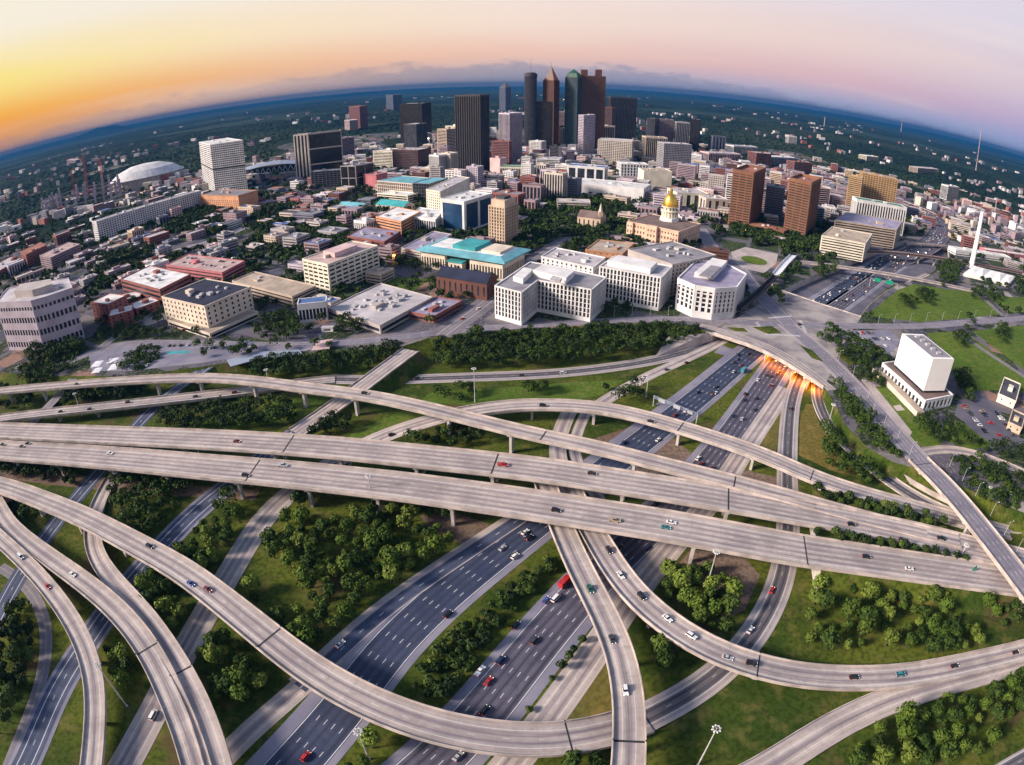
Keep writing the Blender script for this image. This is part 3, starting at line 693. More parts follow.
def obox(mb, p, d, n, u0, u1, n0, n1, z0, z1, mi=0):
    def q(u, m, z): return (p.x + d.x * u + n.x * m, p.y + d.y * u + n.y * m, z)
    i = len(mb.v)
    mb.v += [q(u0, n0, z0), q(u1, n0, z0), q(u1, n1, z0), q(u0, n1, z0), q(u0, n0, z1), q(u1, n0, z1), q(u1, n1, z1), q(u0, n1, z1)]
    for f in ((0, 3, 2, 1), (4, 5, 6, 7), (0, 1, 5, 4), (1, 2, 6, 5), (2, 3, 7, 6), (3, 0, 4, 7)):
        mb.f.append(tuple(i + k for k in f)); mb.m.append(mi)
def edges(o):
    for i in range(len(o)):
        p, q = o[i], o[(i + 1) % len(o)]; d = q - p; ln = d.length
        if ln < .5: continue
        d = d / ln; yield i, p, d, Vector((d.y, -d.x, 0)), ln
def lattice(mb, o, z0, z1, style, bay, fl, pw, sh, pr=.4, only=None):
    for i, p, d, n, ln in edges(o):
        nb = max(1, round(ln / bay)); nf = max(1, round((z1 - z0) / fl)); B = ln / nb; H = (z1 - z0) / nf
        if style in ('grid', 'vert', 'glass'):
            for k in range(nb + 1):
                wv = pw * (1.5 if k in (0, nb) else 1)
                a = max(-.02, k * B - wv / 2); b = min(ln + .02, k * B + wv / 2)
                obox(mb, p, d, n, a, b, -.05, pr, z0, z1)
        else:
            obox(mb, p, d, n, -.02, 1.2, -.05, pr, z0, z1); obox(mb, p, d, n, ln - 1.2, ln + .02, -.05, pr, z0, z1)
        if style in ('grid', 'bands', 'parking', 'glass'):
            for k in range(nf + 1):
                a = z0 + k * H - (sh / 2 if k else 0); b = min(z1, z0 + k * H + sh / 2) if k < nf else z1
                if k == nf: a = z1 - sh * .8
                obox(mb, p, d, n, 0, ln, -.04, pr * .8, a, b)
        elif style == 'vert':
            obox(mb, p, d, n, 0, ln, -.04, pr * .9, z1 - fl * .7, z1); obox(mb, p, d, n, 0, ln, -.04, pr * .9, z0, z0 + fl * .35)
HERO = []   # footprint outlines, kept clear of filler
def ccw(v):
    if sum(p.x * q.y - q.x * p.y for p, q in zip(v, v[1:] + v[:1])) < 0: v.reverse()
    return v
def outline(pts, depth=None, z=CZ):
    v = [P(x, y, z) if not isinstance(x, Vector) else x for x, y in pts]
    if len(v) == 2:
        d = (v[1] - v[0]).normalized(); n = Vector((-d.y, d.x, 0)) * (depth or 20)
        v = [v[0], v[1], v[1] + n, v[0] + n]
    elif len(v) == 3:
        a, b, c = v
        cs = abs((b - a).normalized().dot((c - b).normalized()))
        if cs < .55: return ccw([a, b, c, a + c - b])
        d = (b - a).normalized(); n = Vector((-d.y, d.x, 0)); dep = max(6, (c - b).dot(n)); t = (c - b).dot(d)
        if abs((c - b).dot(d)) > .25 * dep:   # split the error between both facades
            e = (c - b); bis = d * .5 * (1 if t > 0 else -1)
            d2 = (d - e.normalized() * d.dot(e.normalized()) * .5).normalized(); w_ = (b - a).length; a = b - d2 * w_; d = d2
            n = Vector((-d.y, d.x, 0)); dep = max(6, (c - b).dot(n))
        v = [a, b, b + n * dep, a + n * dep]
    ar = sum(p.x * q.y - q.x * p.y for p, q in zip(v, v[1:] + v[:1]))
    if ar < 0: v.reverse()
    return v
def roof_bits(root, loc, z, n, wall='white', r=None, big=True):
    r = r or rnd
    i0 = max(range(len(loc)), key=lambda i: (loc[(i + 1) % len(loc)] - loc[i]).length)
    d = (loc[(i0 + 1) % len(loc)] - loc[i0]).normalized(); nn = Vector((-d.y, d.x, 0))
    c = sum(loc, Vector()) / len(loc)
    ext = lambda ax: [(q - c).dot(ax) for q in loc]
    eu, ev = ext(d), ext(nn); U = (max(eu) - min(eu)) / 2 * .62; V = (max(ev) - min(ev)) / 2 * .6
    used = []
    for k in range(n):
        a = r.uniform(1.2, 3.2) * (1 if k else 1.8); b = r.uniform(1.0, 2.4) * (1 if k else 1.4); h = r.uniform(1.2, 2.6) * (1.5 if k == 0 else 1)
        a = min(a, U * .6); b = min(b, V * .6)
        for _ in range(12):
            u, v = r.uniform(-U + a, U - a), r.uniform(-V + b, V - b)
            if all(abs(u - x) > a + e + .3 or abs(v - y) > b + f + .3 for x, y, e, f in used): break
        else: continue
        used.append((u, v, a, b)); mb = MB(); obox(mb, c + d * u + nn * v, d, nn, -a, a, -b, b, z, z + h)
        mb.build('stair_house' if k == 0 and big else 'rooftop_unit', ('w_' + wall) if k == 0 and big else 'unit', root)
def building(name, label, cat='building', pts=None, top=None, h=None, depth=None, wall='white', glass='glass_dark', roof='pale', style='grid', bay=4.5, fl=3.8, pw=1.1, sh=1.3,
             ref=None, z=CZ, units=3, group=None, base=None, rim=.9, windows=False, hero=True, flr=None, pr=.4, unitwall=None, crown=None):
    v = outline(pts, depth, z)
    if h is None:
        r_ = pts[ref if ref is not None else (1 if len(pts) in (2, 3) else 0)]
        h = height_at(P(r_[0], r_[1], z) if not isinstance(r_[0], Vector) else r_[0], top) - z
    h = max(h, 4)
    c = sum(v, Vector()) / len(v); c.z = z
    loc = [q - c for q in v]
    for q in loc: q.z = 0
    root = thing(name, label, cat, c, 0, group)
    if hero: HERO.append(v)
    z0 = base or 0
    W = 'w_' + wall
    if windows or style == 'plain':
        mb = MB(); mb.prism(loc, 0, h); mb.build('wall', W, root)
        if windows:
            cnt = 0
            frm = {}
            es = sorted(edges(loc), key=lambda e: e[3].y)          # camera side first
            nfl = max(1, round((h - 1.5) / fl))
            for i, p, d, n, ln in es:
                nb = max(1, int((ln - 1.5) / bay)); B = ln / nb
                for f in range(nfl):
                    for k in range(nb):
                        if cnt >= 100: break
                        ww = pw; mbk = (round(ww, 2), i)
                        if mbk not in frm:
                            m1 = MB(); obox(m1, Vector(), d, n, -ww / 2, ww / 2, -.03, .05, -sh / 2, sh / 2)
                            frm[mbk] = m1.mesh('window', glass)
                        q = p + d * (k + .5) * B
                        link('window', frm[mbk], root, (q.x, q.y, 1.2 + (f + .5) * (h - 1.5) / nfl)); cnt += 1
            mb = MB()
            for i, p, d, n, ln in es: obox(mb, p, d, n, -.02, ln + .02, -.02, .35, h - 1.0, h - .3)
            mb.build('cornice', W, root)
    else:
        mb = MB(); mb.prism(loc, 0, h - .02); mb.build('glazing_or_shade_core', glass if style != 'parking' else 'open_dark', root)  # parking style: solid dark core painted as the shaded interior, no glass
        mb = MB(); lattice(mb, loc, z0, h, style, bay, fl, pw, sh, pr); mb.build('facade', W, root)
        if base:
            mb = MB()
            for i, p, d, n, ln in edges(loc): obox(mb, p, d, n, -.02, ln + .02, -.04, pr * .6, 0, base)
            mb.build('plinth', W, root)
    # roof deck with an upstand
    mb = MB(); mb.face([q + Vector((0, 0, h + .03)) for q in loc]); mb.build('roof', 'r_' + roof, root)
    if rim:
        mb = MB()
        for i, p, d, n, ln in edges(loc): obox(mb, p, d, n, -.01, ln + .01, -.45, pr if style != 'plain' else .02, h, h + rim)
        mb.build('parapet', W, root)
    if units: roof_bits(root, loc, h + .04, units, unitwall or wall)
    return root, v, h
def block(root, loc, z0, z1, material, name='wall'):
    mb = MB(); mb.prism(loc, z0, z1); return mb.build(name, material, root)
def inset(loc, f):
    c = sum(loc, Vector()) / len(loc); return [c + (q - c) * f for q in loc]
B = building
# ------------------------------------------------------------------ near edge of downtown
r_, v, h = B('office_building', 'lavender faceted office block with three rows of dark windows at far left', pts=[(10, 350), (45, 351), (60, 347), (85, 338), (80, 325), (20, 333)], top=303, wall='lavender', style='grid', bay=4.6, fl=12, pw=1.5, sh=7.2, roof='pale', units=2)
c_ = [q * .5 for q in [x - sum(v, Vector()) / len(v) for x in v]]
for q in c_: q.z = 0
block(r_, c_, h, h + 7, 'w_concrete_wall', 'penthouse')
B('brick_building', 'small red brick block with white roof, leftmost of the brick group', pts=[(95, 320), (112, 323)], depth=26, top=305, wall='redbrick', style='plain', windows=True, roof='white', bay=6, pw=2, sh=2, units=1)
B('brick_building', 'brick block with white roof standing nearest the junction in the brick group', pts=[(112, 329), (135, 323)], depth=22, top=311, wall='brick', windows=True, roof='white', bay=6, pw=2, sh=2, units=1)
B('brick_building', 'brick block with white roof at the centre back of the brick group', pts=[(112, 308), (141, 302)], depth=26, top=297, wall='brick', windows=True, roof='white', bay=6, pw=2, sh=2)
B('brick_building', 'brick block at the right end of the brick group beside the cream building', pts=[(138, 318), (161, 309)], depth=26, top=301, wall='redbrick', windows=True, roof='white', bay=6, pw=2, sh=2, units=1)
B('office_building', 'broad brick office with bright white flat roof behind the brick group', pts=[(124, 293), (163, 305), (193, 289)], top=290, wall='brick', style='bands', fl=5, sh=2.6, roof='white', units=9)
r_, vpk, hpk = B('parking_garage', 'rose red parking garage with cars on its roof', 'garage', pts=[(168, 275), (224, 284), (246, 272)], top=273, wall='rose', style='parking', fl=4.2, sh=2.2, roof='pinkish', units=1)
r5, v5, h5 = B('cream_building', 'cream five storey building with dark navy roof', pts=[(167, 321), (210, 333), (255, 312)], top=307, wall='cream', windows=True, roof='navy', bay=6.5, pw=2.1, sh=2.2, fl=4.4, units=8)
B('podium_building', 'low cream podium with an awning around the navy roofed building', 'building', pts=[(169, 325), (211, 339), (259, 317)], h=4.5, wall='cream', style='bands', fl=4, sh=1.6, roof='tan', units=0, hero=False)
B('parking_garage', 'long tan parking garage between cream block and white banded block', 'garage', pts=[(234, 291), (294, 308), (317, 297)], top=297, wall='sand', style='parking', fl=3.6, sh=1.7, roof='tan', units=2)
r_, v, h = B('office_building', 'cream eight storey block with white window bands and pink penthouse', pts=[(306, 287), (331, 294), (380, 273)], top=265, wall='ivory', style='grid', bay=9, fl=4.1, pw=1.8, sh=2.2, roof='pinkish', units=1)
cc = sum(v, Vector()) / 4
block(r_, [Vector((q.x * .55, q.y * .3 + 0, 0)) if False else (q * .45) for q in [Vector((x.x - cc.x, x.y - cc.y, 0)) for x in v]], h + .1, h + 5, 'w_pink', 'penthouse')
B('exhibition_hall', 'very broad low hall with pale flat roof dotted with dark skylights', 'hall', pts=[(329, 316), (381, 334), (433, 305)], top=326, wall='concrete_wall', style='bands', fl=6, sh=3.2, roof='pale', units=22)
r_, v, h = B('gallery_building', 'white columned gallery with blue glass top beside the tree clump', pts=[(300, 323), (328, 320)], depth=14, top=302, wall='white', style='vert', bay=3.2, fl=7, pw=.8, roof='blue', units=0)
B('courtyard_building', 'low brick courtyard building with lilac roof near the tree lined slope', pts=[(409, 318), (434, 323), (462, 307)], top=317, wall='brick', style='bands', fl=5, sh=2.6, roof='lilac', units=5)
# brown brick hall with pitched slate roof
def gabled(name, label, cat, pts, top, wall, roof, depth=None, rise=5, z=CZ, windows=True, over=.5):
    v = outline(pts, depth, z); r0 = pts[1]; h = height_at(P(*r0, z), top) - z; h = max(h, 4)
    c = sum(v, Vector()) / 4; c.z = z; loc = [q - c for q in v]
    for q in loc: q.z = 0
    root = thing(name, label, cat, c); HERO.append(v)
    a, b, c2, d = loc
    if (b - a).length < (c2 - b).length: a, b, c2, d = b, c2, d, a
    m1, m2 = (a + d) / 2 + Vector((0, 0, h + rise)), (b + c2) / 2 + Vector((0, 0, h + rise)); u = Vector((0, 0, h))
    mb = MB(); mb.prism([a, b, c2, d], 0, h); mb.face([a + u, m1, d + u]); mb.face([b + u, c2 + u, m2]); mb.build('wall', 'w_' + wall, root)
    mb = MB()
    for p, q, s, t in ((a, b, m2, m1), (c2, d, m1, m2)):
        o = (p - (d if p is a else b)).normalized() * over; dn = Vector((0, 0, -rise * over / max(1, (a - d).length / 2)))
        p_, q_ = p + u + o + dn, q + u + o + dn; e = (q - p).normalized() * over * .6; th = Vector((0, 0, .3))
        mb.quad(p_ - e + th, q_ + e + th, s + e + th, t - e + th); mb.quad(q_ + e, p_ - e, t - e, s + e); mb.quad(p_ - e, q_ + e, q_ + e + th, p_ - e + th)
    mb.build('roof', 'r_' + roof, root)
    if windows:
        for (p, q) in ((a, b), (b, c2), (c2, d), (d, a)):
            dd = (q - p).normalized(); n = Vector((dd.y, -dd.x, 0)); nb = max(2, int((q - p).length / 6)); me = None
            m1_ = MB(); obox(m1_, Vector(), dd, n, -.9, .9, -.03, .05, -h * .28, h * .28); me = m1_.mesh('window', 'glass_dark')
            for k in range(min(nb, 12)):
                w_ = p + dd * (k + .5) * (q - p).length / nb; link('window', me, root, (w_.x, w_.y, h * .5))
    return root
gabled('brick_hall', 'dark brown brick hall with steep slate roof below the teal rimmed building', 'hall', [(437, 292), (487, 301), (497, 292)], 284, 'brown', 'navy', rise=6)

# teal rimmed civic building
v = outline([(422, 267), (503, 281), (526, 268)]); hh = height_at(P(503, 281, CZ), 262) - CZ
c = sum(v, Vector()) / 4; c.z = CZ; loc = [q - c for q in v]
for q in loc: q.z = 0
HERO.append(v); root = thing('civic_building', 'columned stone building with a wide teal rimmed flat roof', 'building', c)
a, b, c2, d = loc; ex = (b - a); ey = (d - a); Wd = ex.length; Dp = ey.length; ex.normalize(); ey.normalize()
def Q(u, w_, z=0): return a + ex * u + ey * w_ + Vector((0, 0, z))
block(root, [Q(2, 3), Q(Wd - 2, 3), Q(Wd - 2, Dp - 2), Q(2, Dp - 2)], 0, hh - 1, 'glass_dark', 'glazing_or_shade_core')
for u0, u1, nm in ((0, .31, 'wing'), (.62, 1, 'wing')):
    mb = MB(); o4 = [Q(Wd * u0, 0), Q(Wd * u1, 0), Q(Wd * u1, Dp * .9), Q(Wd * u0, Dp * .9)]
    mb.prism(o4, 0, hh - 3); w_ = mb.build(nm, 'glass_dark', root)
    mb = MB(); lattice(mb, o4, 0, hh - 3, 'vert', 3.4, 6, 1.5, 1.5, .6); mb.build('column_row', 'w_cream', root)
mb = MB(); o4 = [Q(Wd * .38, -5), Q(Wd * .55, -5), Q(Wd * .55, 8), Q(Wd * .38, 8)]; mb.prism(o4, 0, hh - 7); mb.build('portico', 'w_cream', root)
mb = MB(); mb.prism([Q(Wd * .37, -6), Q(Wd * .56, -6), Q(Wd * .56, 9), Q(Wd * .37, 9)], hh - 7, hh - 5.6); mb.build('portico_roof', 'r_teal', root)
for k in range(3):
    mb = MB(); mb.prism([Q(Wd * (.41 + .045 * k), -5.1), Q(Wd * (.43 + .045 * k), -5.1), Q(Wd * (.43 + .045 * k), -4), Q(Wd * (.41 + .045 * k), -4)], .5, hh - 9.5); mb.build('door', 'glass_dark', root)
mb = MB(); lo = [Q(-4, -4), Q(Wd + 4, -4), Q(Wd + 4, Dp + 4), Q(-4, Dp + 4)]; hi = [Q(6, 6), Q(Wd - 6, 6), Q(Wd - 6, Dp - 6), Q(6, Dp - 6)]
for k in range(4):
    j = (k + 1) % 4; z0, z1, z2 = (Vector((0, 0, q)) for q in (hh - 1, hh + .6, hh + 3.5))
    mb.quad(lo[k] + z0, lo[j] + z0, lo[j] + z1, lo[k] + z1); mb.quad(lo[k] + z1, lo[j] + z1, hi[j] + z2, hi[k] + z2)
mb.face([q + Vector((0, 0, hh - 1)) for q in reversed(lo)]); mb.build('roof_rim', 'r_aqua', root)
mb = MB(); mb.face([q + Vector((0, 0, hh + 3.1)) for q in hi]); mb.build('roof', 'r_white', root)
mb = MB(); o4 = [Q(Wd * .34, 10), Q(Wd * .62, 10), Q(Wd * .62, Dp - 8), Q(Wd * .34, Dp - 8)]; mb.prism(o4, hh + 3, hh + 7, top=0); mb.build('roof_lantern', 'r_teal', root)
mb = MB(); mb.prism([Q(Wd * .68, 12), Q(Wd * .9, 12), Q(Wd * .9, Dp - 10), Q(Wd * .68, Dp - 10)], hh + 3, hh + 5.5); mb.build('penthouse', 'w_cream', root)

# tan stone tower
r_, v, h = B('stone_tower', 'tan stone office tower with stepped crown right of the blue glass block', 'tower', pts=[(489, 244), (505, 247), (518, 241)], top=208, wall='tan', style='grid', bay=4.2, fl=4, pw=1.7, sh=1.0, roof='tan', units=0, glass='glass_brown')
cc = sum(v, Vector()) / 4; lc = [Vector((q.x - cc.x, q.y - cc.y, 0)) * .82 for q in v]
block(r_, lc, h + .1, h + 8, 'w_tan', 'crown'); block(r_, [q * .6 for q in lc], h + 8, h + 11, 'w_dark', 'crown_cap')
# white framed blue glass block
r_, v, h = B('glass_office', 'white framed office block with deep blue glass sides', pts=[(442, 229), (465, 233), (492, 223)], top=202, wall='white', glass='glass_blue', style='glass', bay=30, fl=30, pw=4.5, sh=5, roof='white', units=5, pr=.8)
B('office_building', 'white arched window block left of the blue glass block', pts=[(427, 214), (441, 217), (470, 200)], top=192, wall='ivory', windows=True, roof='pale', bay=4.5, pw=1.8, sh=2.2, units=4)
B('office_building', 'low white pier fronted block below the arched window block', pts=[(411, 229), (436, 233), (444, 223)], top=220, wall='white', style='vert', bay=4, fl=4, roof='white', units=5)
B('brick_building', 'orange brick block with white upper floors left of the low pier fronted block', pts=[(377, 231), (402, 237), (421, 226)], top=222, wall='orange', style='bands', fl=4, sh=2.2, roof='white', units=3)
B('brick_building', 'low brown brick complex in front of the orange brick block', pts=[(348, 245), (385, 251), (401, 240)], top=242, wall='brick', style='bands', fl=4, sh=2.2, roof='lilac', units=6)
B('parking_garage', 'low lilac roofed parking garage left of the teal rimmed building', 'garage', pts=[(402, 256), (421, 260), (452, 242)], top=252, wall='concrete_wall', style='parking', fl=3.6, sh=1.7, roof='lilac', units=3)
# glass hall with light blue roof
r_, v, h = B('courthouse', 'wide grid fronted hall with pale blue roof and dark glass corner', 'hall', pts=[(378, 197), (413, 201)], depth=60, top=184, wall='beige', style='grid', bay=5, fl=6, pw=1.4, sh=1.2, roof='aqua', units=0, glass='glass_brown')
B('glass_wing', 'dark glass wing at the right end of the pale blue roofed hall', 'building', pts=[(414, 202), (430, 203)], depth=60, top=184, wall='slate', glass='glass_black', style='glass', bay=5, fl=5, pw=.3, sh=.3, roof='aqua', units=0)
B('pink_building', 'small rose pink cube left of the pale blue roofed hall', pts=[(364, 189), (377, 190)], depth=30, top=175, wall='rose', windows=True, roof='pinkish', bay=6, units=1)
B('glass_office', 'low dark green glass cube beside the rose pink cube', pts=[(342, 190), (357, 190), (375, 186)], top=166, wall='grey', glass='glass_black', style='glass', bay=22, fl=30, pw=1.2, sh=1.2, roof='grey', units=3)
# federal slab
B('office_tower', 'concrete lift core at the left end of the dark banded slab', 'tower', pts=[(297, 181), (311, 180)], depth=22, top=134, wall='beige', style='vert', bay=9, fl=3, pw=3.4, roof='grey', units=0)
B('office_tower', 'dark glass slab with three pale horizontal bands', 'tower', pts=[(311.5, 180), (344, 176)], depth=26, top=134, ref=0, wall='beige', glass='glass_black', style='bands', fl=31, sh=2.6, roof='dark', units=2)
B('glass_office', 'low dark glass annex in front of the banded slab', pts=[(312, 188), (342, 186)], depth=20, top=170, wall='slate', glass='glass_black', style='glass', bay=8, fl=4, pw=.5, sh=.5, roof='grey', units=2)
B('office_building', 'dark brown block behind the banded slab', pts=[(343, 158), (355, 156)], depth=30, top=137, wall='mauve', style='bands', fl=4, sh=1.8, roof='grey')
r_, v, h = B('office_tower', 'white gridded slab tower with one dark storey near the stadium', 'tower', pts=[(204, 186), (216, 195), (248, 191)], top=145, wall='white', style='grid', bay=4.6, fl=4.6, pw=.9, sh=2.2, roof='white', units=3)
mb = MB(); lc = [Vector((q.x - r_.location.x, q.y - r_.location.y, 0)) for q in v]
for i, p, d, n, ln in edges(lc): obox(mb, p, d, n, 0, ln, -.03, .55, h * .5, h * .5 + 3)
mb.build('dark_storey', 'joint', r_)
B('brick_building', 'orange stucco block at the foot of the white gridded tower', pts=[(202, 209), (240, 211), (259, 205)], top=196, wall='orange', windows=True, roof='grey', bay=6, pw=2, sh=2)
B('apartment_building', 'very long white apartment slab running towards the white gridded tower', pts=[(100, 241), (203, 208)], depth=22, top=222, ref=0, wall='white', style='grid', bay=5, fl=4, pw=1.8, sh=1.6, roof='pale', units=7)
B('apartment_building', 'long mauve brick slab with flat roof below the white apartment slab', pts=[(42, 266), (53, 269), (82, 255)], top=258, wall='mauve', style='bands', fl=3.6, sh=2, roof='pinkish', units=5)
B('apartment_building', 'dark red brick slab left of the mauve slab', pts=[(23, 264), (29, 268), (49, 258)], top=255, wall='brick', style='bands', fl=3.6, sh=2, roof='rust', units=2)
B('apartment_building', 'red brick row at the left edge of the picture', pts=[(-12, 279), (0, 281), (24, 267)], top=272, wall='redbrick', style='bands', fl=3.6, sh=2, roof='pale')

# ------------------------------------------------------------------ government blocks by the freeway
r_, v, h = B('government_building', 'white pier fronted L shaped block above the tree lined slope', 'building', pts=[(495.5, 318), (521.5, 325.5), (537, 311.5), (590, 322), (604, 308), (566, 298), (530, 291)], top=293, ref=1, wall='white', style='grid', bay=3.6, fl=4.4, pw=1.35, sh=.45, roof='grey', units=0, base=3.5, pr=.6)
cc = sum(v, Vector()) / len(v)
def penthouse(root, px, z0, h_, material='w_white', name='penthouse', zz=None):
    """px = roof level pixels"""
    q = [P(x, y, z0) - root.location for x, y in px]
    for t in q: t.z = 0
    ar = sum(p.x * s.y - s.x * p.y for p, s in zip(q, q[1:] + q[:1]))
    if ar < 0: q.reverse()
    return block(root, q, z0 - root.location.z, z0 - root.location.z + h_, material, name)
zr = CZ + h + .1
penthouse(r_, [(513, 281), (523, 284), (533, 274), (524, 272)], zr, 4.5)
penthouse(r_, [(533, 276), (566, 284), (574, 277), (543, 270)], zr, 5.5)
penthouse(r_, [(550, 281), (560, 283), (562, 280), (553, 278)], zr + 5.5, 2, 'unit', 'rooftop_unit')
B('government_building', 'white pier fronted court block right of the L shaped block', pts=[(598, 299), (658, 311), (669, 298)], top=278, wall='white', style='grid', bay=3.5, fl=4.4, pw=1.3, sh=.45, roof='pale', units=6, base=3, pr=.6)
r_ = bpy.data.objects[[o.name for o in col.objects if o.name.startswith('government_building')][-1]]
zz = height_at(P(658, 311, CZ), 278)
penthouse(r_, [(607, 266), (650, 274), (657, 267), (618, 260)], zz + .1, 5)
B('government_building', 'grey roofed tan court block with a sunken courtyard behind the white court block', pts=[(640, 278), (669, 297), (690, 277)], top=265, wall='concrete_wall', windows=True, roof='grey', bay=5, pw=1.8, sh=2.2, units=9)
B('government_building', 'white block with roof terraces behind the L shaped block', pts=[(541, 279), (592, 291), (604, 280)], top=268, wall='white', windows=True, roof='pale', bay=5, pw=1.8, sh=2.2, units=7)
B('government_building', 'tan roofed low court wing nearest the domed capitol', pts=[(585, 262), (622, 266), (633, 255)], top=254, wall='orange', windows=True, roof='tan', bay=6, units=5)
r_, v, h = B('government_building', 'round cornered white office block by the big junction', pts=[(675, 309), (692, 317), (711, 320), (732, 318), (742, 303), (718, 289), (693, 289)], top=289, ref=2, wall='white', style='vert', bay=5.0, fl=4, pw=2.4, roof='lilac', units=0, base=5, pr=.7)
mb = MB()
lc = [q - Vector((r_.location.x, r_.location.y, 0)) for q in v]
for q in lc: q.z = 0
for k, zz in enumerate([h * f for f in (.36, .5, .64, .78)]):
    for i, p, d, n, ln in edges(lc): obox(mb, p, d, n, 0, ln, -.03, .35, zz, zz + 1.1)
for i, p, d, n, ln in edges(lc): obox(mb, p, d, n, -.03, ln + .03, -.03, .78, h * .88, h + 1)
mb.build('spandrel', 'w_white', r_)
penthouse(r_, [(694, 277), (713, 280), (727, 265), (712, 262)], CZ + h + .1, 4.5)
penthouse(r_, [(699, 276), (711, 278), (721, 268), (711, 266)], CZ + h + 4.7, 1, 'r_grey', 'roof_well')

# capitol with gilded dome
v = outline([(627, 238), (678, 249), (699, 240)]); hh = height_at(P(678, 249, CZ), 232) - CZ
c = sum(v, Vector()) / 4; c.z = CZ; loc = [q - c for q in v]
for q in loc: q.z = 0
HERO.append(v); root = thing('capitol_building', 'peach stone capitol with columned drum and gilded dome', 'building', c)
a, b, c2, d = loc; ex = (b - a); Wd = ex.length; ex.normalize(); ey = (d - a); Dp = ey.length; ey.normalize()
block(root, loc, 0, hh, 'wall_peach', 'wall')
mb = MB(); mb.face([q + Vector((0, 0, hh + .05)) for q in loc]); mb.build('roof', 'r_brown', root)
for u0, u1, dep in ((.0, .12, 3), (.40, .60, 5), (.88, 1, 3)):
    block(root, [Q(Wd * u0, -dep), Q(Wd * u1, -dep), Q(Wd * u1, 1), Q(Wd * u0, 1)], 0, hh + (1.5 if dep == 5 else .6), 'wall_peach', 'pavilion')
me_ = {}
for (p, q, nb, out_) in ((a, b, 17, 0), (b, c2, 8, 0)):
    dd = (q - p).normalized(); n = Vector((dd.y, -dd.x, 0)); L_ = (q - p).length
    for fi, (zc, hz2) in enumerate(((hh * .2, 1.6), (hh * .5, 2.4), (hh * .8, 1.6))):
        m1 = MB(); obox(m1, Vector(), dd, n, -.85, .85, -.03, .06, -hz2 / 2 * 1.3, hz2 / 2 * 1.3); me = m1.mesh('window', 'glass_brown')
        for k in range(nb):
            if nb == 17 and k in (0, 1, 7, 8, 9, 15, 16): off = {0: 3, 1: 3, 15: 3, 16: 3}.get(k, 5)
            else: off = 0
            w_ = p + dd * (k + .5) * L_ / nb + n * off; link('window', me, root, (w_.x, w_.y, zc))
mb = MB()
for i, p, dd, n, ln in edges(loc): obox(mb, p, dd, n, -.3, ln + .3, -.3, .6, hh - .6, hh + .9)
mb.build('cornice', 'wall_peach', root)
ctr = (a + b + c2 + d) / 4
kk = 6.8 if False else None
pxc = P(667, 242, CZ)
dc = Vector((pxc.x - c.x, pxc.y - c.y, 0)); dc = ctr + ex * 2
S = hh
def vz(row, base=P(667.5, 236, CZ)): return height_at(base, row) - CZ
zb, zd, zg, zt, zl = vz(226), vz(217), vz(206), vz(193), vz(185)
wp = (P(668, 236, CZ)); dc = Vector((wp.x - c.x, wp.y - c.y, 0))
rr = 10.5 / 16.5 * (P(676.5, 236, CZ) - P(659.5, 236, CZ)).length / 2 * 1.35
block(root, [dc + ex * sx * rr * 2.2 + ey * sy * rr * 1.5 for sx, sy in ((-1, -1), (1, -1), (1, 1), (-1, 1))], hh, hh + (zb - hh) * .5 + 1, 'w_beige', 'dome_base')
mb = MB(); mb.cyl(dc.x, dc.y, hh, zd, rr * 1.25, rr * 1.2, 8); mb.build('dome_plinth', 'w_white', root)
mb = MB(); mb.cyl(dc.x, dc.y, zd, zg, rr * .86, n=24); mb.build('drum', 'w_ivory', root)
mb = MB()
for k in range(16):
    t = 2 * pi * k / 16; mb.cyl(dc.x + rr * 1.0 * cos(t), dc.y + rr * 1.0 * sin(t), zd, zd + (zg - zd) * .55, .55, n=6)
mb.lathe([(rr * .86, zd + (zg - zd) * .55), (rr * 1.12, zd + (zg - zd) * .55), (rr * 1.12, zd + (zg - zd) * .62), (rr * .9, zd + (zg - zd) * .64)], dc.x, dc.y, 24)
mb.lathe([(rr * .86, zg - 1), (rr * 1.03, zg - .9), (rr * 1.03, zg), (rr * .8, zg + .1)], dc.x, dc.y, 24); mb.build('colonnade', 'w_ivory', root)
m1 = MB(); m1.box(-.6, .6, -.3, .3, -1.3, 1.3); me = m1.mesh('window', 'glass_brown')
for k in range(12):
    t = 2 * pi * (k + .5) / 12; o = link('window', me, root, (dc.x + rr * .87 * cos(t), dc.y + rr * .87 * sin(t), zd + (zg - zd) * .78), t + pi / 2)
mb = MB(); H_ = zt - zg; mb.lathe([(rr * .95 * cos(t), zg + H_ * sin(t)) for t in [pi / 2 * k / 9 for k in range(10)]], dc.x, dc.y, 32); g_ = mb.build('dome', 'gold_leaf', root, smooth=True)
mb = MB(); mb.cyl(dc.x, dc.y, zt - 1, zt + (zl - zt) * .4, rr * .2, n=10); mb.cyl(dc.x, dc.y, zt + (zl - zt) * .4, zt + (zl - zt) * .6, rr * .24, rr * .05, n=10); mb.cyl(dc.x, dc.y, zt + (zl - zt) * .6, zl, .35, .2, n=6); mb.build('lantern', 'gold_leaf', g_)

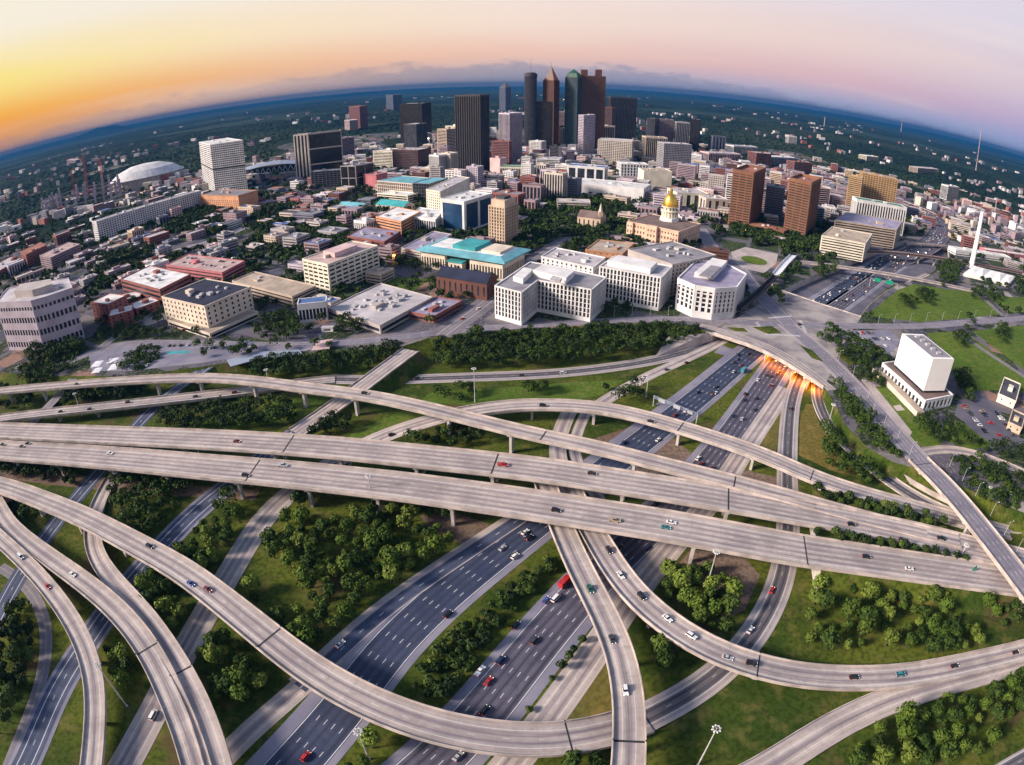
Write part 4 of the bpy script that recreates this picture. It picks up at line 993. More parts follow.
# twin brown towers
for pts, top, lab in (([(728, 225), (748, 229), (760, 219)], 175, 'left one of the two matching brown office towers'), ([(783, 234), (804, 240), (814, 231)], 185, 'right one of the two matching brown office towers')):
    r_, v, h = B('office_tower', lab, 'tower', pts=pts, top=top, wall='bronze', glass='open_dark', style='grid', bay=11, fl=3.9, pw=1.4, sh=2.1, roof='rust', units=2, group='matching brown office towers', rim=4, pr=.7)
B('podium_building', 'low brown link building between the two brown towers', pts=[(749, 230), (783, 238)], depth=22, h=9, wall='bronze', style='bands', fl=4, sh=2.2, roof='rust', units=3, glass='glass_brown')
B('office_building', 'dark blue glass block between the two brown towers', pts=[(763, 219), (781, 222)], depth=30, top=189, wall='slate', glass='glass_blue', style='bands', fl=4, sh=1.4, roof='grey', units=2)

# archives block
r_, v, h = B('archive_building', 'blank white marble block rising from a columned podium beside the lawns', 'building', pts=[(880, 374), (921, 412), (949, 406)], top=401, wall='white', style='vert', bay=5, fl=2.5, pw=1.8, roof='brown', units=0, base=1.2, pr=.8)
zp = CZ + h + .1
q4 = [(893.5, 366.5), (922.5, 393.5), (939.5, 389.5), (911, 364)]
ww = [P(x, y, zp) for x, y in q4]
d0 = (ww[1] - ww[0]).normalized(); n0 = Vector((-d0.y, d0.x, 0)); dep = abs((ww[2] - ww[1]).dot(n0)); ww = [ww[0], ww[1], ww[1] + n0 * dep, ww[0] + n0 * dep]
ht = height_at(Vector((ww[1].x, ww[1].y, zp)), 358.5) - zp
lo = [q - r_.location for q in ww]
for q in lo: q.z = 0
mat('marble', (.86, .82, .79), .6, (.80, .76, .73), .04)
block(r_, inset(lo, .93), zp - CZ, zp - CZ + 2.2, 'glass_dark', 'recess')
block(r_, lo, zp - CZ + 2.2, zp - CZ + 2.2 + ht - 2.2, 'marble', 'tower')
mb = MB(); mb.face([q + Vector((0, 0, zp - CZ + ht + .05)) for q in inset(lo, .9)]); mb.build('roof', 'r_grey', r_)
for k in range(5):
    q = lo[0].lerp(lo[1], .15 + .17 * k).lerp(lo[3].lerp(lo[2], .15 + .17 * k), .5); mb = MB(); mb.box(q.x - 2, q.x + 2, q.y - 1.2, q.y + 1.2, zp - CZ + ht + .06, zp - CZ + ht + 1.6); mb.build('rooftop_unit', 'unit', r_)
for k in range(6):
    pass
B('terrace_wall', 'low stone terrace with steps along the front of the white marble block', 'terrace', pts=[(871, 371), (916, 417)], depth=7, h=1.2 if False else 4, wall='beige', style='plain', roof='tan', units=0, rim=0)

# ------------------------------------------------------------------ right side
B('office_tower', 'narrow gold slab at the left end of the gold hospital group', 'tower', pts=[(844, 213), (857, 216)], depth=24, top=178, wall='gold', style='bands', fl=3.8, sh=2.2, roof='tan', units=1)
B('hospital_building', 'broad stepped gold tower block behind the white gabled building', 'building', pts=[(857, 212), (892, 219)], depth=40, top=180, wall='gold', style='grid', bay=6, fl=4, pw=1.6, sh=1.8, roof='tan', units=4, glass='glass_brown')
r_, v, h = B('ornate_building', 'white gabled block with tall arched windows and green roof', pts=[(853, 228), (902, 236)], depth=26, top=208, wall='white', style='vert', bay=5, fl=7, pw=2, roof='green', units=4, pr=.7)
B('parking_garage', 'long tan parking garage in front of the white gabled block', 'garage', pts=[(832, 240), (893, 249), (899, 239)], top=230, wall='sand', style='parking', fl=3.6, sh=1.7, roof='lilac', units=3)
B('parking_garage', 'broad tan parking garage next to the rail viaduct, nearest the freeway', 'garage', pts=[(819, 254), (862, 262), (869, 251)], top=244, wall='ivory', style='parking', fl=3.6, sh=1.9, roof='tan', units=2)
B('warehouse', 'long white low warehouse behind the chimney base', 'warehouse', pts=[(955, 255), (1010, 263)], depth=22, h=9, wall='white', style='bands', fl=5, sh=3, roof='white', units=4)
B('warehouse', 'white and red low warehouse by the right edge', 'warehouse', pts=[(985, 254), (1040, 262)], depth=18, top=250, ref=0, wall='rose', style='bands', fl=5, sh=3, roof='white', units=3)
# white chimney with its angular building
pb = P(971, 267, CZ); ht = height_at(pb, 212) - CZ
root = thing('chimney', 'tall white tapering chimney rising right of the lawns', 'chimney', pb)
mb = MB(); mb.lathe([(4.3, 0), (3.5, ht * .5), (2.9, ht - 1.2), (3.2, ht - 1.2), (3.2, ht), (2.2, ht), (2.2, ht - 1)], 0, 0, 20); mb.build('shaft', 'marble', root)
mb = MB(); mb.box(-7, 7, -7, 7, 0, 3.5); mb.build('plinth', 'marble', root)
mb = MB(); mb.cyl(0, 0, ht - 1.0, ht - .8, 2.15, n=14); mb.build('flue', 'joint', root)
o4 = outline([(963, 276), (1008, 287), (1015, 279)]); c = sum(o4, Vector()) / 4; c.z = CZ; HERO.append(o4)
root = thing('angular_pavilion', 'white angular pavilion with folded roofs at the chimney foot', 'pavilion', c)
lo = [q - c for q in o4]
for q in lo: q.z = 0
block(root, lo, 0, 4.5, 'marble')
a, b, c2, d = lo
mb = MB()
for k in range(5):
    p0, p1 = a.lerp(b, k / 5), a.lerp(b, (k + 1) / 5); q0, q1 = d.lerp(c2, k / 5), d.lerp(c2, (k + 1) / 5); zt_ = (7, 10, 6, 9, 7)[k]; up = Vector((0, 0, 4.5)); t = p0.lerp(q1, .5) + Vector((0, 0, zt_))
    for s, e in ((p0, p1), (p1, q1), (q1, q0), (q0, p0)): mb.face([s + up, e + up, t])
mb.build('folded_roof', 'marble', root)
# houses by the lower right car park
B('motel', 'cream motel with dark roof beside the crowded car park', pts=[(996, 404), (1013, 409), (1040, 401)], h=6.5, wall='ivory', windows=True, roof='dark', bay=5, units=1)
B('motel', 'small orange lit house at the right edge below the blue roof', pts=[(1006, 431), (1019, 435), (1036, 428)], h=5.5, wall='tan', windows=True, roof='dark', bay=5, units=1)
# ------------------------------------------------------------------ skyline
def T(label, x0, x1, yb, yt, wall, style='grid', depth=40, name='office_tower', near=None, xr=None, **k):
    pts = [(x0, yb), (x1, yb + (1 if not xr else 1.2))] + ([(xr, yb - 1.2)] if xr else [])
    return B(name, label, 'tower' if 'tower' in name else 'building', pts=pts, top=yt, wall=wall, style=style, depth=depth, ref=1 if xr else 0, **k)
T('dark tower with pale vertical ribs, tallest left of centre', 456.5, 481, 173, 95, 'dark', 'vert', xr=489.5, bay=5.2, pw=1.5, fl=4, roof='dark', glass='glass_black', units=1, pr=1.0)
B('podium_building', 'white podium at the foot of the dark ribbed tower', pts=[(450, 179), (482, 181)], depth=30, h=14, wall='white', style='bands', fl=5, sh=2.5, roof='white')
T('black glass block with white cap line left of the Ferris wheel', 401, 423, 147, 104, 'black', 'glass', bay=6, fl=5, pw=.4, sh=.4, glass='glass_black', roof='white', units=1)
T('dark lower block in front of the black glass block', 405, 417, 151, 124, 'dark', 'vert', roof='pale', units=1)
T('stepped tan tower between the wheel and the ribbed tower', 438, 447, 158, 129, 'tan', 'bands', depth=30, roof='tan', units=1)
T('taller pale tan tower behind the stepped tan tower', 446, 456, 156, 126, 'ivory', 'bands', depth=30, roof='tan', units=1)
T('left of the two slim white round edged towers', 430, 439.5, 181, 155, 'white', 'vert', depth=22, bay=3, roof='white', units=1)
T('right of the two slim white round edged towers', 441.5, 451, 180, 153, 'beige', 'vert', depth=22, bay=3, roof='white', units=1)
T('broad low white hall left of the tan towers', 374, 393, 169, 151, 'ivory', 'bands', depth=50, name='office_building', roof='pale', units=4)
T('broad brown hall left of the slim white towers', 393.5, 418.5, 171, 150, 'brown', 'bands', depth=50, name='office_building', roof='pale', units=4)
T('lone orange brick tower far behind the banded slab', 350, 360.5, 128, 106.5, 'brick', 'bands', roof='rust', units=1)
T('small pink tower left of the lone brick tower', 345, 350, 131, 120, 'pink', 'bands', roof='pale', units=1)
T('distant dark tower standing alone left of the black glass block', 386.5, 393.5, 111, 95, 'slate', 'bands', depth=70, roof='dark', units=0)
T('grey tower with white cap and pale left side', 499, 509.5, 163, 113.5, 'lavender', 'vert', xr=522, bay=4, roof='white', units=1)
T('red brown block at the foot of the grey white capped tower', 492, 509, 165, 141, 'redbrick', 'bands', name='office_building', depth=15, roof='rust', units=1)
T('small rose pink block right of the ribbed tower', 490, 500, 174, 158, 'pink', 'plain', name='office_building', depth=24, roof='pinkish', units=1)
T('black tower in front of the round tower', 530, 554, 152, 101.5, 'black', 'glass', bay=5, fl=4, pw=.35, sh=.5, glass='glass_black', roof='black' if False else 'dark', units=1)
T('white slab with blank left side right of the black tower', 577.5, 582.5, 160, 115.5, 'lavender', 'grid', xr=594, bay=4, fl=4, pw=.9, sh=1.4, roof='pale', units=1)
T('white round topped block left of the white slab', 560, 575.5, 151, 128, 'white', 'vert', depth=30, bay=6, pw=3, roof='white', units=1)
T('brown block behind the white round topped block', 557, 576, 148, 112, 'mauve', 'bands', depth=40, roof='brown', units=1)
T('tall thin brown block left of the white round topped block', 553, 559, 149, 125, 'brown', 'bands', depth=30, roof='brown', units=0)
T('small white tower below the black tower', 529, 541, 156, 141, 'white', 'grid', name='office_building', depth=25, roof='white', units=1)
T('wide white stepped block right of the green roof', 536, 559, 174, 159, 'white', 'bands', name='office_building', depth=40, roof='pale', units=4)
T('low arcade with long green roof', 500, 534, 178, 167, 'cream', 'vert', name='market_hall', depth=30, roof='green', units=0)
T('dark purple tower with white left edge, right of the turreted tower', 609.5, 635.5, 140, 97, 'dark', 'vert', depth=45, bay=5, pw=1, glass='glass_black', roof='white', units=1)
T('brown tower between the turreted tower and the white edged tower', 600, 611, 142, 107, 'brown', 'bands', depth=35, roof='brown', units=1)
T('beige hotel with vertical window lines above the big beige block', 597, 613.5, 150, 126, 'beige', 'vert', depth=35, bay=5, roof='tan', units=2)
T('big beige gridded hotel block', 597.5, 631, 165, 142, 'beige', 'grid', xr=642, bay=5, fl=4, pw=1.8, sh=1.6, roof='pale', units=3)
T('low white arched annex below the beige wings', 620.5, 648, 176, 164, 'white', 'grid', name='office_building', depth=40, bay=7, pw=3, fl=7, roof='white', units=4)
T('windowless cream block with a cut corner', 643, 671, 189, 171, 'ivory', 'plain', name='office_building', depth=40, roof='tan', units=3)
T('wide grey gridded block right of the beige wings', 662.5, 690, 173, 143.5, 'grey', 'grid', depth=40, bay=4, fl=4, pw=1, sh=1.5, roof='pale', units=3)
T('beige winged block left of the grey gridded block', 645, 666, 162, 137, 'sand', 'vert', depth=40, bay=5, roof='tan', units=2)
T('dark slab behind the beige winged block', 655, 672.5, 150, 119, 'mauve', 'grid', depth=30, bay=4, roof='grey', units=1)
T('narrow black brown slab left of the dark slab', 645.5, 653.5, 150, 118, 'dark', 'bands', depth=30, roof='grey', units=1)
T('pale grey tower right of the dark slab', 675, 688, 152, 122, 'grey', 'vert', depth=30, bay=5, roof='pale', units=1)
T('black tower right of the pale grey tower', 689, 698, 150, 119, 'black', 'glass', depth=30, glass='glass_black', roof='white', units=1)
T('small tower half white half black near the rose blocks', 711.5, 725, 152, 136, 'slate', 'vert', depth=30, bay=12, pw=6, roof='grey', units=1)
T('mauve apartment block with white roof left of the brown towers', 708, 740, 165, 153, 'pink', 'vert', depth=40, name='apartment_building', bay=6, roof='pale', units=3)
T('white apartment row behind the mauve apartment block', 733, 757, 156, 146, 'white', 'vert', depth=40, name='apartment_building', bay=6, roof='pale', units=3)
T('dark red apartment block beyond the left brown tower', 755, 770, 168, 153, 'brick', 'bands', depth=40, name='apartment_building', roof='pale', units=2)
T('white blue apartment row beyond the dark red block', 771, 796, 168, 157, 'bluegrey', 'vert', depth=40, name='apartment_building', bay=6, roof='white', units=2)
T('red block with blank sides behind the right brown tower', 793, 811, 176, 162, 'redbrick', 'bands', depth=30, name='apartment_building', roof='brown', units=2)
T('lone white and brown tower in the far trees right of centre', 788, 796, 145, 136, 'white', 'vert', depth=30, roof='pale', units=0)
T('square white block alone among trees far right', 946, 957, 200, 186, 'white', 'vert', depth=25, name='apartment_building', roof='pale', units=1)
T('long brown school like block in the far trees at right', 917, 938, 174, 168, 'sand', 'bands', depth=40, name='school_building', roof='pale', units=2)
T('low domed white hall in the far trees right of centre', 866, 878, 162, 156, 'ivory', 'bands', depth=40, name='school_building', roof='white', units=1)
T('distant pair of mauve flats at far left near the horizon', 67, 76, 164, 160, 'mauve', 'bands', depth=40, name='apartment_building', roof='pinkish', units=0)
T('ivory court block with blank piers right of the gilded dome', 676, 707, 209, 193, 'ivory', 'vert', depth=45, name='office_building', bay=14, pw=7, roof='pale', units=6)
T('ivory court block between the dome and the left brown tower', 705, 727, 214, 199, 'beige', 'vert', depth=40, name='office_building', bay=12, pw=7, roof='pale', units=4)
T('white banded block behind the left brown tower', 724, 731, 208, 175, 'white', 'bands', depth=20, name='office_building', roof='pale', units=0)
T('dark blue block right of the right brown tower', 812, 822, 226, 208, 'slate', 'bands', depth=24, name='office_building', roof='blue', units=1)
T('white and pink flats cluster right of the brown towers', 815, 828, 208, 188, 'pink', 'bands', depth=30, name='apartment_building', roof='pinkish', units=2)
# long white windowless block
B('long_building', 'long low windowless white block left of the gilded dome', pts=[(571, 195), (643, 202), (650, 197)], top=189, wall='white', style='plain', roof='white', units=12)
r_, v, h = B('market_hall', 'white columned canopy with blue roof above the windowless white block', 'hall', pts=[(567, 184), (604, 187)], depth=30, top=168, wall='white', style='vert', bay=18, pw=4, fl=6, roof='blue', units=3)

# round tower
def round_tower(label, px, yb, yt, wpx, material, capm='w_dark', mast=None):
    b = P(px, yb, CZ); h = height_at(b, yt) - CZ; r = (P(px + wpx, yb, CZ) - P(px, yb, CZ)).length / 2
    root = thing('round_tower', label, 'tower', b); HERO.append([b + Vector((x * r, y * r, 0)) for x, y in ((-1, -1), (1, -1), (1, 1), (-1, 1))])
    mb = MB(); mb.cyl(0, 0, 0, h - 12, r, n=32); mb.build('shaft', material, root)
    mb = MB()
    for k in range(32):
        t = 2 * pi * k / 32; mb.beam((r * cos(t), r * sin(t), 0), (r * cos(t), r * sin(t), h - 12), .35)
    mb.build('mullion', 'w_slate', root)
    mb = MB(); mb.cyl(0, 0, h - 12, h - 3, r * 1.08, n=32); mb.cyl(0, 0, h - 3, h, r * .8, n=32); mb.build('crown', capm, root)
    if mast: mb = MB(); mb.cyl(0, 0, h, height_at(b, mast) - CZ, .9, .35, 6); mb.build('mast', 'steel_grey', root)
round_tower('dark cylindrical hotel tower with a tall mast', 530.3, 152, 72.5, 12, 'glass_black', 'w_dark', 58)
def spire_tower(label, x0, x1, yb, ybody, ytip, wall, tipmat, glass='glass_dark', depth=None, mast=None, name='office_tower', steps=1):
    w_ = (P(x1, yb, CZ) - P(x0, yb, CZ)).length
    r, v, h = T(label, x0, x1, yb, ybody, wall, 'vert', depth=w_ * .9, bay=w_ / 6, pw=w_ / 16, roof='dark', units=0, rim=0, glass=glass, name=name)
    c = r.location; lo = [Vector((q.x - c.x, q.y - c.y, 0)) for q in v]
    ht_ = height_at(P((x0 + x1) / 2, yb, CZ), ytip) - CZ
    zz = h
    for k in range(steps):
        f0 = 1 - .28 * k; mb = MB(); z1 = h + (ht_ - h) * (k + 1) / steps if k < steps - 1 else ht_
        i = inset(lo, f0 * .92); tip = Vector((0, 0, z1))
        if k < steps - 1:
            j = inset(lo, f0 * .74)
            for a_ in range(4): mb.quad(i[a_] + Vector((0, 0, zz)), i[(a_ + 1) % 4] + Vector((0, 0, zz)), j[(a_ + 1) % 4] + Vector((0, 0, z1)), j[a_] + Vector((0, 0, z1)))
            mb.face([q + Vector((0, 0, z1)) for q in j])
        else:
            for a_ in range(4): mb.face([i[a_] + Vector((0, 0, zz)), i[(a_ + 1) % 4] + Vector((0, 0, zz)), tip])
        mb.build('spire', tipmat, r); zz = z1
    if mast: mb = MB(); mb.cyl(0, 0, zz - 2, height_at(P((x0 + x1) / 2, yb, CZ), mast) - CZ, .8, .3, 6); mb.build('mast', 'steel_grey', r)
    return r
spire_tower('purple brown tower with glowing orange pyramid top', 542.5, 553, 152, 80, 66, 'brown', 'lit_orange', 'glass_brown', mast=62)
spire_tower('blue green tower with green lit stepped top', 564, 576, 152, 77, 69, 'dark', 'lit_green', 'glass_green', steps=2)
spire_tower('small distant tower with pointed top left of the round tower', 499.5, 505.5, 112, 87, 82, 'slate', 'r_dark', 'glass_dark')
r_, v, h = T('broad red brown tower with two square turrets', 576.5, 603.5, 152, 75.5, 'brown', 'vert', depth=50, bay=5, pw=1.6, roof='brown', units=0, glass='glass_brown')
for x_ in (583, 597):
    ht_ = height_at(P(x_, 152, CZ), 69.5) - CZ; b_ = P(x_, 152, CZ) - r_.location; mb = MB(); mb.box(b_.x - 9, b_.x + 9, b_.y + 6, b_.y + 24, h, ht_); mb.build('turret', 'w_brown', r_)
# crown step of the right white cap etc. : observation wheel
pb = P(428.7, 148, CZ); R_ = (P(434.3, 148, CZ) - P(428.7, 148, CZ)).length; hub = height_at(pb, 138.5) - CZ
root = thing('ferris_wheel', 'lit white Ferris wheel standing between the towers', 'Ferris wheel', pb)
mb = MB()
for rr2 in (R_, R_ * .93):
    for k in range(32):
        t0, t1 = 2 * pi * k / 32, 2 * pi * (k + 1) / 32; mb.beam((rr2 * cos(t0), 0, hub + rr2 * sin(t0)), (rr2 * cos(t1), 0, hub + rr2 * sin(t1)), .5)
mb.build('rim', 'white_metal', root)
mb = MB()
for k in range(16): t = 2 * pi * k / 16; mb.beam((0, 0, hub), (R_ * cos(t), 0, hub + R_ * sin(t)), .28)
mb.build('spokes', 'white_metal', root)
mb = MB(); mb.lathe([(.01, -1), (2.6, -1), (2.6, 1), (.01, 1)], n=12); o = mb.build('hub_light', 'lamp_white', root, loc=(0, 0, hub)); o.rotation_euler = (pi / 2, 0, 0)
for sx in (-1, 1):
    mb = MB(); mb.beam((0, -1.5, hub), (sx * R_ * .5, -5, 0), .6); mb.build('leg', 'white_metal', root); mb = MB(); mb.beam((0, 1.5, hub), (sx * R_ * .5, 5, 0), .6); mb.build('leg', 'white_metal', root)
m1 = MB(); m1.box(-1.2, 1.2, -1, 1, -2.6, -.2); me = m1.mesh('cabin', 'white_metal')
for k in range(20): t = 2 * pi * k / 20; link('cabin', me, root, ((R_ + .6) * cos(t), 0, hub + (R_ + .6) * sin(t)))

# church with stone steeple
r_ = gabled('church', 'brown stone church with a thin steeple in the park trees', 'church', [(577, 227), (600, 230)], 219, 'tan', 'brown', depth=24, rise=7)
lo = P(600, 229, CZ) - r_.location; mb = MB(); mb.box(lo.x - 2.6, lo.x + 2.6, lo.y - 2, lo.y + 3.2, 0, 24)
mb.build('bell_tower', 'w_tan', r_)
mb = MB(); mb.cyl(lo.x, lo.y + .6, 24, 36, 3.2, .1, 4); mb.build('steeple', 'w_sand', r_)
T('flat grey green roofed hall left of the church', 557, 590, 211, 202, 'beige', 'bands', depth=26, name='office_building', roof='teal' if False else 'pale', units=3)

# teal low roofs west
gabled('pavilion', 'turquoise hipped pavilion, larger of the turquoise roofs', 'pavilion', [(376, 211), (404, 214)], 207, 'beige', 'teal', depth=26, rise=6)
gabled('pavilion', 'pale green gabled roof left of the turquoise pavilion', 'pavilion', [(338, 210), (362, 212)], 207, 'beige', 'aqua', depth=22, rise=4)
B('pavilion', 'white flat roofed hall between turquoise roofs and pale blue roofed hall', 'building', pts=[(378, 202), (408, 205)], depth=28, top=196, wall='ivory', style='bands', roof='white', units=1, fl=4)

# stadiums and cranes at left
pb = P(148, 184, CZ); W_ = (P(183, 184, CZ) - P(112, 184, CZ)).length / 2 * .44
root = thing('domed_stadium', 'huge white roofed stadium at left beyond the apartment slab', 'stadium', pb, R(32)); HERO.append([pb + Vector((x * W_, y * W_, 0)) for x, y in ((-1, -.7), (1, -.7), (1, .7), (-1, .7))])
mb = MB(); n = 40; H0 = height_at(pb, 175) - CZ; H1 = height_at(pb, 163) - CZ
ring = lambda f, z: [(W_ * f * cos(2 * pi * k / n), W_ * .72 * f * sin(2 * pi * k / n), z) for k in range(n)]
def rings(mb, rs):
    for A, B_ in zip(rs, rs[1:]):
        for k in range(n): mb.quad(A[k], A[(k + 1) % n], B_[(k + 1) % n], B_[k])
rings(mb, [ring(.94, 0), ring(.94, H0)]); mb.build('bowl', 'w_concrete_wall', root)
for k in range(n):
    a_ = ring(.97, 0)[k]; mb = MB(); mb.beam(a_, (a_[0], a_[1], H0), 1.6); mb.build('buttress', 'w_beige', root)
mb = MB(); rings(mb, [ring(1.0, H0 - 1), ring(1.0, H0 + 1), ring(.75, H0 + (H1 - H0) * .55), ring(.4, H0 + (H1 - H0) * .9), ring(.02, H1)]); mb.build('fabric_roof', 'w_white', root)
c = P(82, 206, CZ); root = thing('unfinished_stadium', 'grey skeleton of a stadium under construction at left', 'stadium', c, R(37))
HERO.append([c + Vector((x, y, 0)) for x, y in ((-150, -60), (150, -60), (150, 90), (-150, 90))])
rs = random.Random(3)
for k in range(26):
    t = -pi + pi * 2 * k / 26; x, y = 115 * cos(t), 70 * sin(t) + 40; mb = MB(); hgt = rs.uniform(26, 66)
    mb.box(x - 3, x + 3, y - 3, y + 3, 0, hgt); mb.box(x - 6, x + 6, y - 4, y + 4, hgt * .55, hgt * .6); mb.build('column', 'w_grey' if k % 2 else 'w_lavender', root)
for z_ in (12, 26, 38):
    mb = MB()
    for k in range(26):
        if rs.random() < 2:
            t0, t1 = 2 * pi * k / 26, 2 * pi * (k + 1) / 26; mb.beam((115 * cos(t0), 70 * sin(t0) + 40, z_), (115 * cos(t1), 70 * sin(t1) + 40, z_), 1.8)
    mb.build('ring_beam', 'w_mauve', root)
def crane(label, px, yb, yt, az_, jib=45):
    b = P(px, yb, CZ); h = height_at(b, yt) - CZ; root = thing('tower_crane', label, 'crane', b, az_)
    mb = MB()
    for sx in (-1, 1):
        for sy in (-1, 1): mb.beam((sx * 1.9, sy * 1.9, 0), (sx * 1.9, sy * 1.9, h - 6), .55)
    k = 0; z_ = 0
    while z_ < h - 10: mb.beam((-1.6, -1.6, z_), (1.6, -1.6, z_ + 5), .3); mb.beam((-1.6, 1.6, z_ + 5), (-1.6, -1.6, z_), .3); z_ += 5
    mb.build('mast', 'steel_red', root)
    mb = MB(); mb.beam((-16, 0, h - 6), (jib, 0, h - 6 + jib * .55), .7); mb.beam((-16, 0, h - 4), (0, 0, h + 4), .4); mb.beam((0, 0, h - 6), (0, 0, h + 4), .8); mb.beam((0, 0, h + 4), (jib, 0, h - 6 + jib * .55), .25); mb.build('jib', 'steel_red', root)
    mb = MB(); mb.box(-19, -14, -2, 2, h - 9, h - 5); mb.build('counterweight', 'w_grey', root)
crane('red tower crane, leftmost over the unfinished stadium', 76, 200, 172, R(110), 30); crane('tallest red tower crane over the unfinished stadium', 89, 198, 158, R(100), 34); crane('red tower crane at the right end of the unfinished stadium', 105, 196, 160, R(80), 34)
# glass arena roof
pb = P(272, 172, CZ); W_ = (P(294, 172, CZ) - P(246, 172, CZ)).length / 2 * .85
root = thing('arena', 'arena with curved blue grey roof on slanted white trusses', 'arena', pb, R(20)); HERO.append([pb + Vector((x * W_, y * 40, 0)) for x, y in ((-1, -1), (1, -1), (1, 1), (-1, 1))])
mb = MB()
for k in range(16):
    x0, x1 = -W_ + 2 * W_ * k / 16, -W_ + 2 * W_ * (k + 1) / 16; z_ = lambda x: 20 + 9 * cos(x / W_ * pi / 2)
    mb.quad((x0, -36, z_(x0) - 6), (x1, -36, z_(x1) - 6), (x1, 0, z_(x1)), (x0, 0, z_(x0))); mb.quad((x0, 0, z_(x0)), (x1, 0, z_(x1)), (x1, 40, z_(x1) - 6), (x0, 40, z_(x0) - 6))
mb.build('roof', 'r_lilac' if False else 'w_bluegrey', root)
mb = MB()
for k in range(12):
    x0, x1 = -W_ + 2 * W_ * k / 12, -W_ + 2 * W_ * (k + 1) / 12; mb.beam((x0, -36, 1), ((x0 + x1) / 2, -36, 17), 1.0); mb.beam((x1, -36, 1), ((x0 + x1) / 2, -36, 17), 1.0)
mb.build('truss', 'w_white', root)
block(root, [Vector(q) for q in ((-W_, -30, 0), (W_, -30, 0), (W_, 36, 0), (-W_, 36, 0))], 0, 18, 'glass_dark', 'glazing_or_shade_core')
# radio masts
for px, yb, yt, lab in ((975.5, 172, 129, 'tall thin guyed radio mast near the right horizon'), (994, 216, 198, 'short lattice radio mast left of the right edge'), (824, 127, 117, 'slender mast on the far ridge right of centre'), (901, 132, 120, 'slender mast in the far trees left of the tall radio mast')):
    b = P(px, yb, CZ); h = height_at(b, yt) - CZ; root = thing('radio_mast', lab, 'mast', b); w_ = max(1.6, b.length * .0007)
    mb = MB()
    for k in range(3): t = 2 * pi * k / 3; mb.beam((w_ * cos(t), w_ * sin(t), 0), (w_ * .4 * cos(t), w_ * .4 * sin(t), h), w_ * .28)
    z_ = 0
    while z_ < h: mb.beam((w_, 0, z_), (-w_ * .5, w_ * .8, min(h, z_ + h / 12)), w_ * .2); z_ += h / 12
    mb.build('lattice', 'w_pink', root)
    mb = MB(); mb.cyl(0, 0, h, h * 1.05, w_ * .3, w_ * .1, 5); mb.build('antenna', 'steel_grey', root)
# ------------------------------------------------------------------ lawns, walls, paths and extra roads on the terrace
def in_poly(x, y, pl):
    c = False; n = len(pl); j = n - 1
    for i in range(n):
        xi, yi = pl[i][0], pl[i][1]; xj, yj = pl[j][0], pl[j][1]
        if (yi > y) != (yj > y) and x < (xj - xi) * (y - yi) / (yj - yi) + xi: c = not c
        j = i
    return c
KEEP = []     # pixel polygons where no filler building or street tree may stand
def lawn(pts, z=CZ + .03, m='lawn', name='lawn'):
    KEEP.append(pts); return poly(name, pts, z, m)
def flat(pts, z, m, name='pavement'):
    return poly(name, pts, z, m)
lawn([(866, 316), (885, 300), (900, 289), (915, 284), (945, 289), (972, 292), (992, 303), (1001, 314), (960, 319), (919, 322)])
lawn([(985, 293), (1010, 297), (1060, 297), (1060, 308), (1008, 314), (998, 305)])
lawn([(925, 333), (962, 331), (985, 346), (1005, 362), (1022, 375), (1040, 395), (1000, 390), (973, 391), (955, 380), (947, 356), (938, 345)])
lawn([(972, 331), (1004, 327), (1060, 322), (1060, 392), (1030, 374), (1000, 352)])
lawn([(862, 378), (874, 372), (917, 420), (930, 422), (945, 428), (950, 432), (935, 452), (912, 442)])
lawn([(945, 425), (960, 421), (978, 432), (994, 445), (970, 450), (945, 440)])
lawn([(690, 400), (712, 380), (735, 358), (712, 352), (690, 366), (665, 380), (640, 395), (655, 402)], .02, 'verge', 'grass')
lawn([(430, 392), (500, 388), (575, 382), (625, 380), (600, 395), (575, 400), (510, 400), (470, 405), (420, 402)], .02, 'lawn', 'grass')
lawn([(220, 408), (300, 398), (330, 400), (300, 422), (200, 430), (190, 418)], .02, 'lawn', 'grass')
lawn([(352, 432), (400, 412), (425, 420), (380, 440), (345, 445)], .02, 'lawn', 'grass')
lawn([(752, 448), (762, 425), (775, 402), (784, 402), (779, 430), (776, 452)], .02, 'lawn_gold', 'grass')
lawn([(799, 455), (800, 420), (806, 404), (812, 404), (820, 425), (838, 450), (860, 470), (862, 478), (830, 470)], .02, 'lawn_gold', 'grass')
lawn([(566, 722), (600, 668), (612, 660), (616, 690), (617, 720), (590, 727)], .015, 'lawn_gold', 'grass')
lawn([(650, 760), (700, 720), (760, 690), (850, 700), (760, 765)], .01, 'verge', 'grass')
flat([(420, 516), (450, 510), (500, 528), (492, 545), (470, 548), (430, 530)], .015, 'dirt', 'bare_earth')
flat([(665, 580), (690, 550), (740, 553), (760, 575), (745, 610), (715, 622), (735, 600), (700, 585)], .015, 'dirt', 'bare_earth')
flat([(590, 440), (650, 420), (700, 460), (790, 480), (780, 510), (640, 475)], .008, 'dirt', 'bare_earth')
flat([(0, 467), (110, 478), (260, 490), (255, 500), (100, 490), (0, 478)], .012, 'dirt', 'bare_earth')
flat([(88, 352), (130, 341), (200, 340), (262, 343), (330, 346), (300, 352), (262, 354), (200, 363), (130, 371), (92, 371)], CZ + .04, 'pave')
flat([(440, 300), (456, 300), (446, 312), (430, 318)], CZ + .05, 'pave')
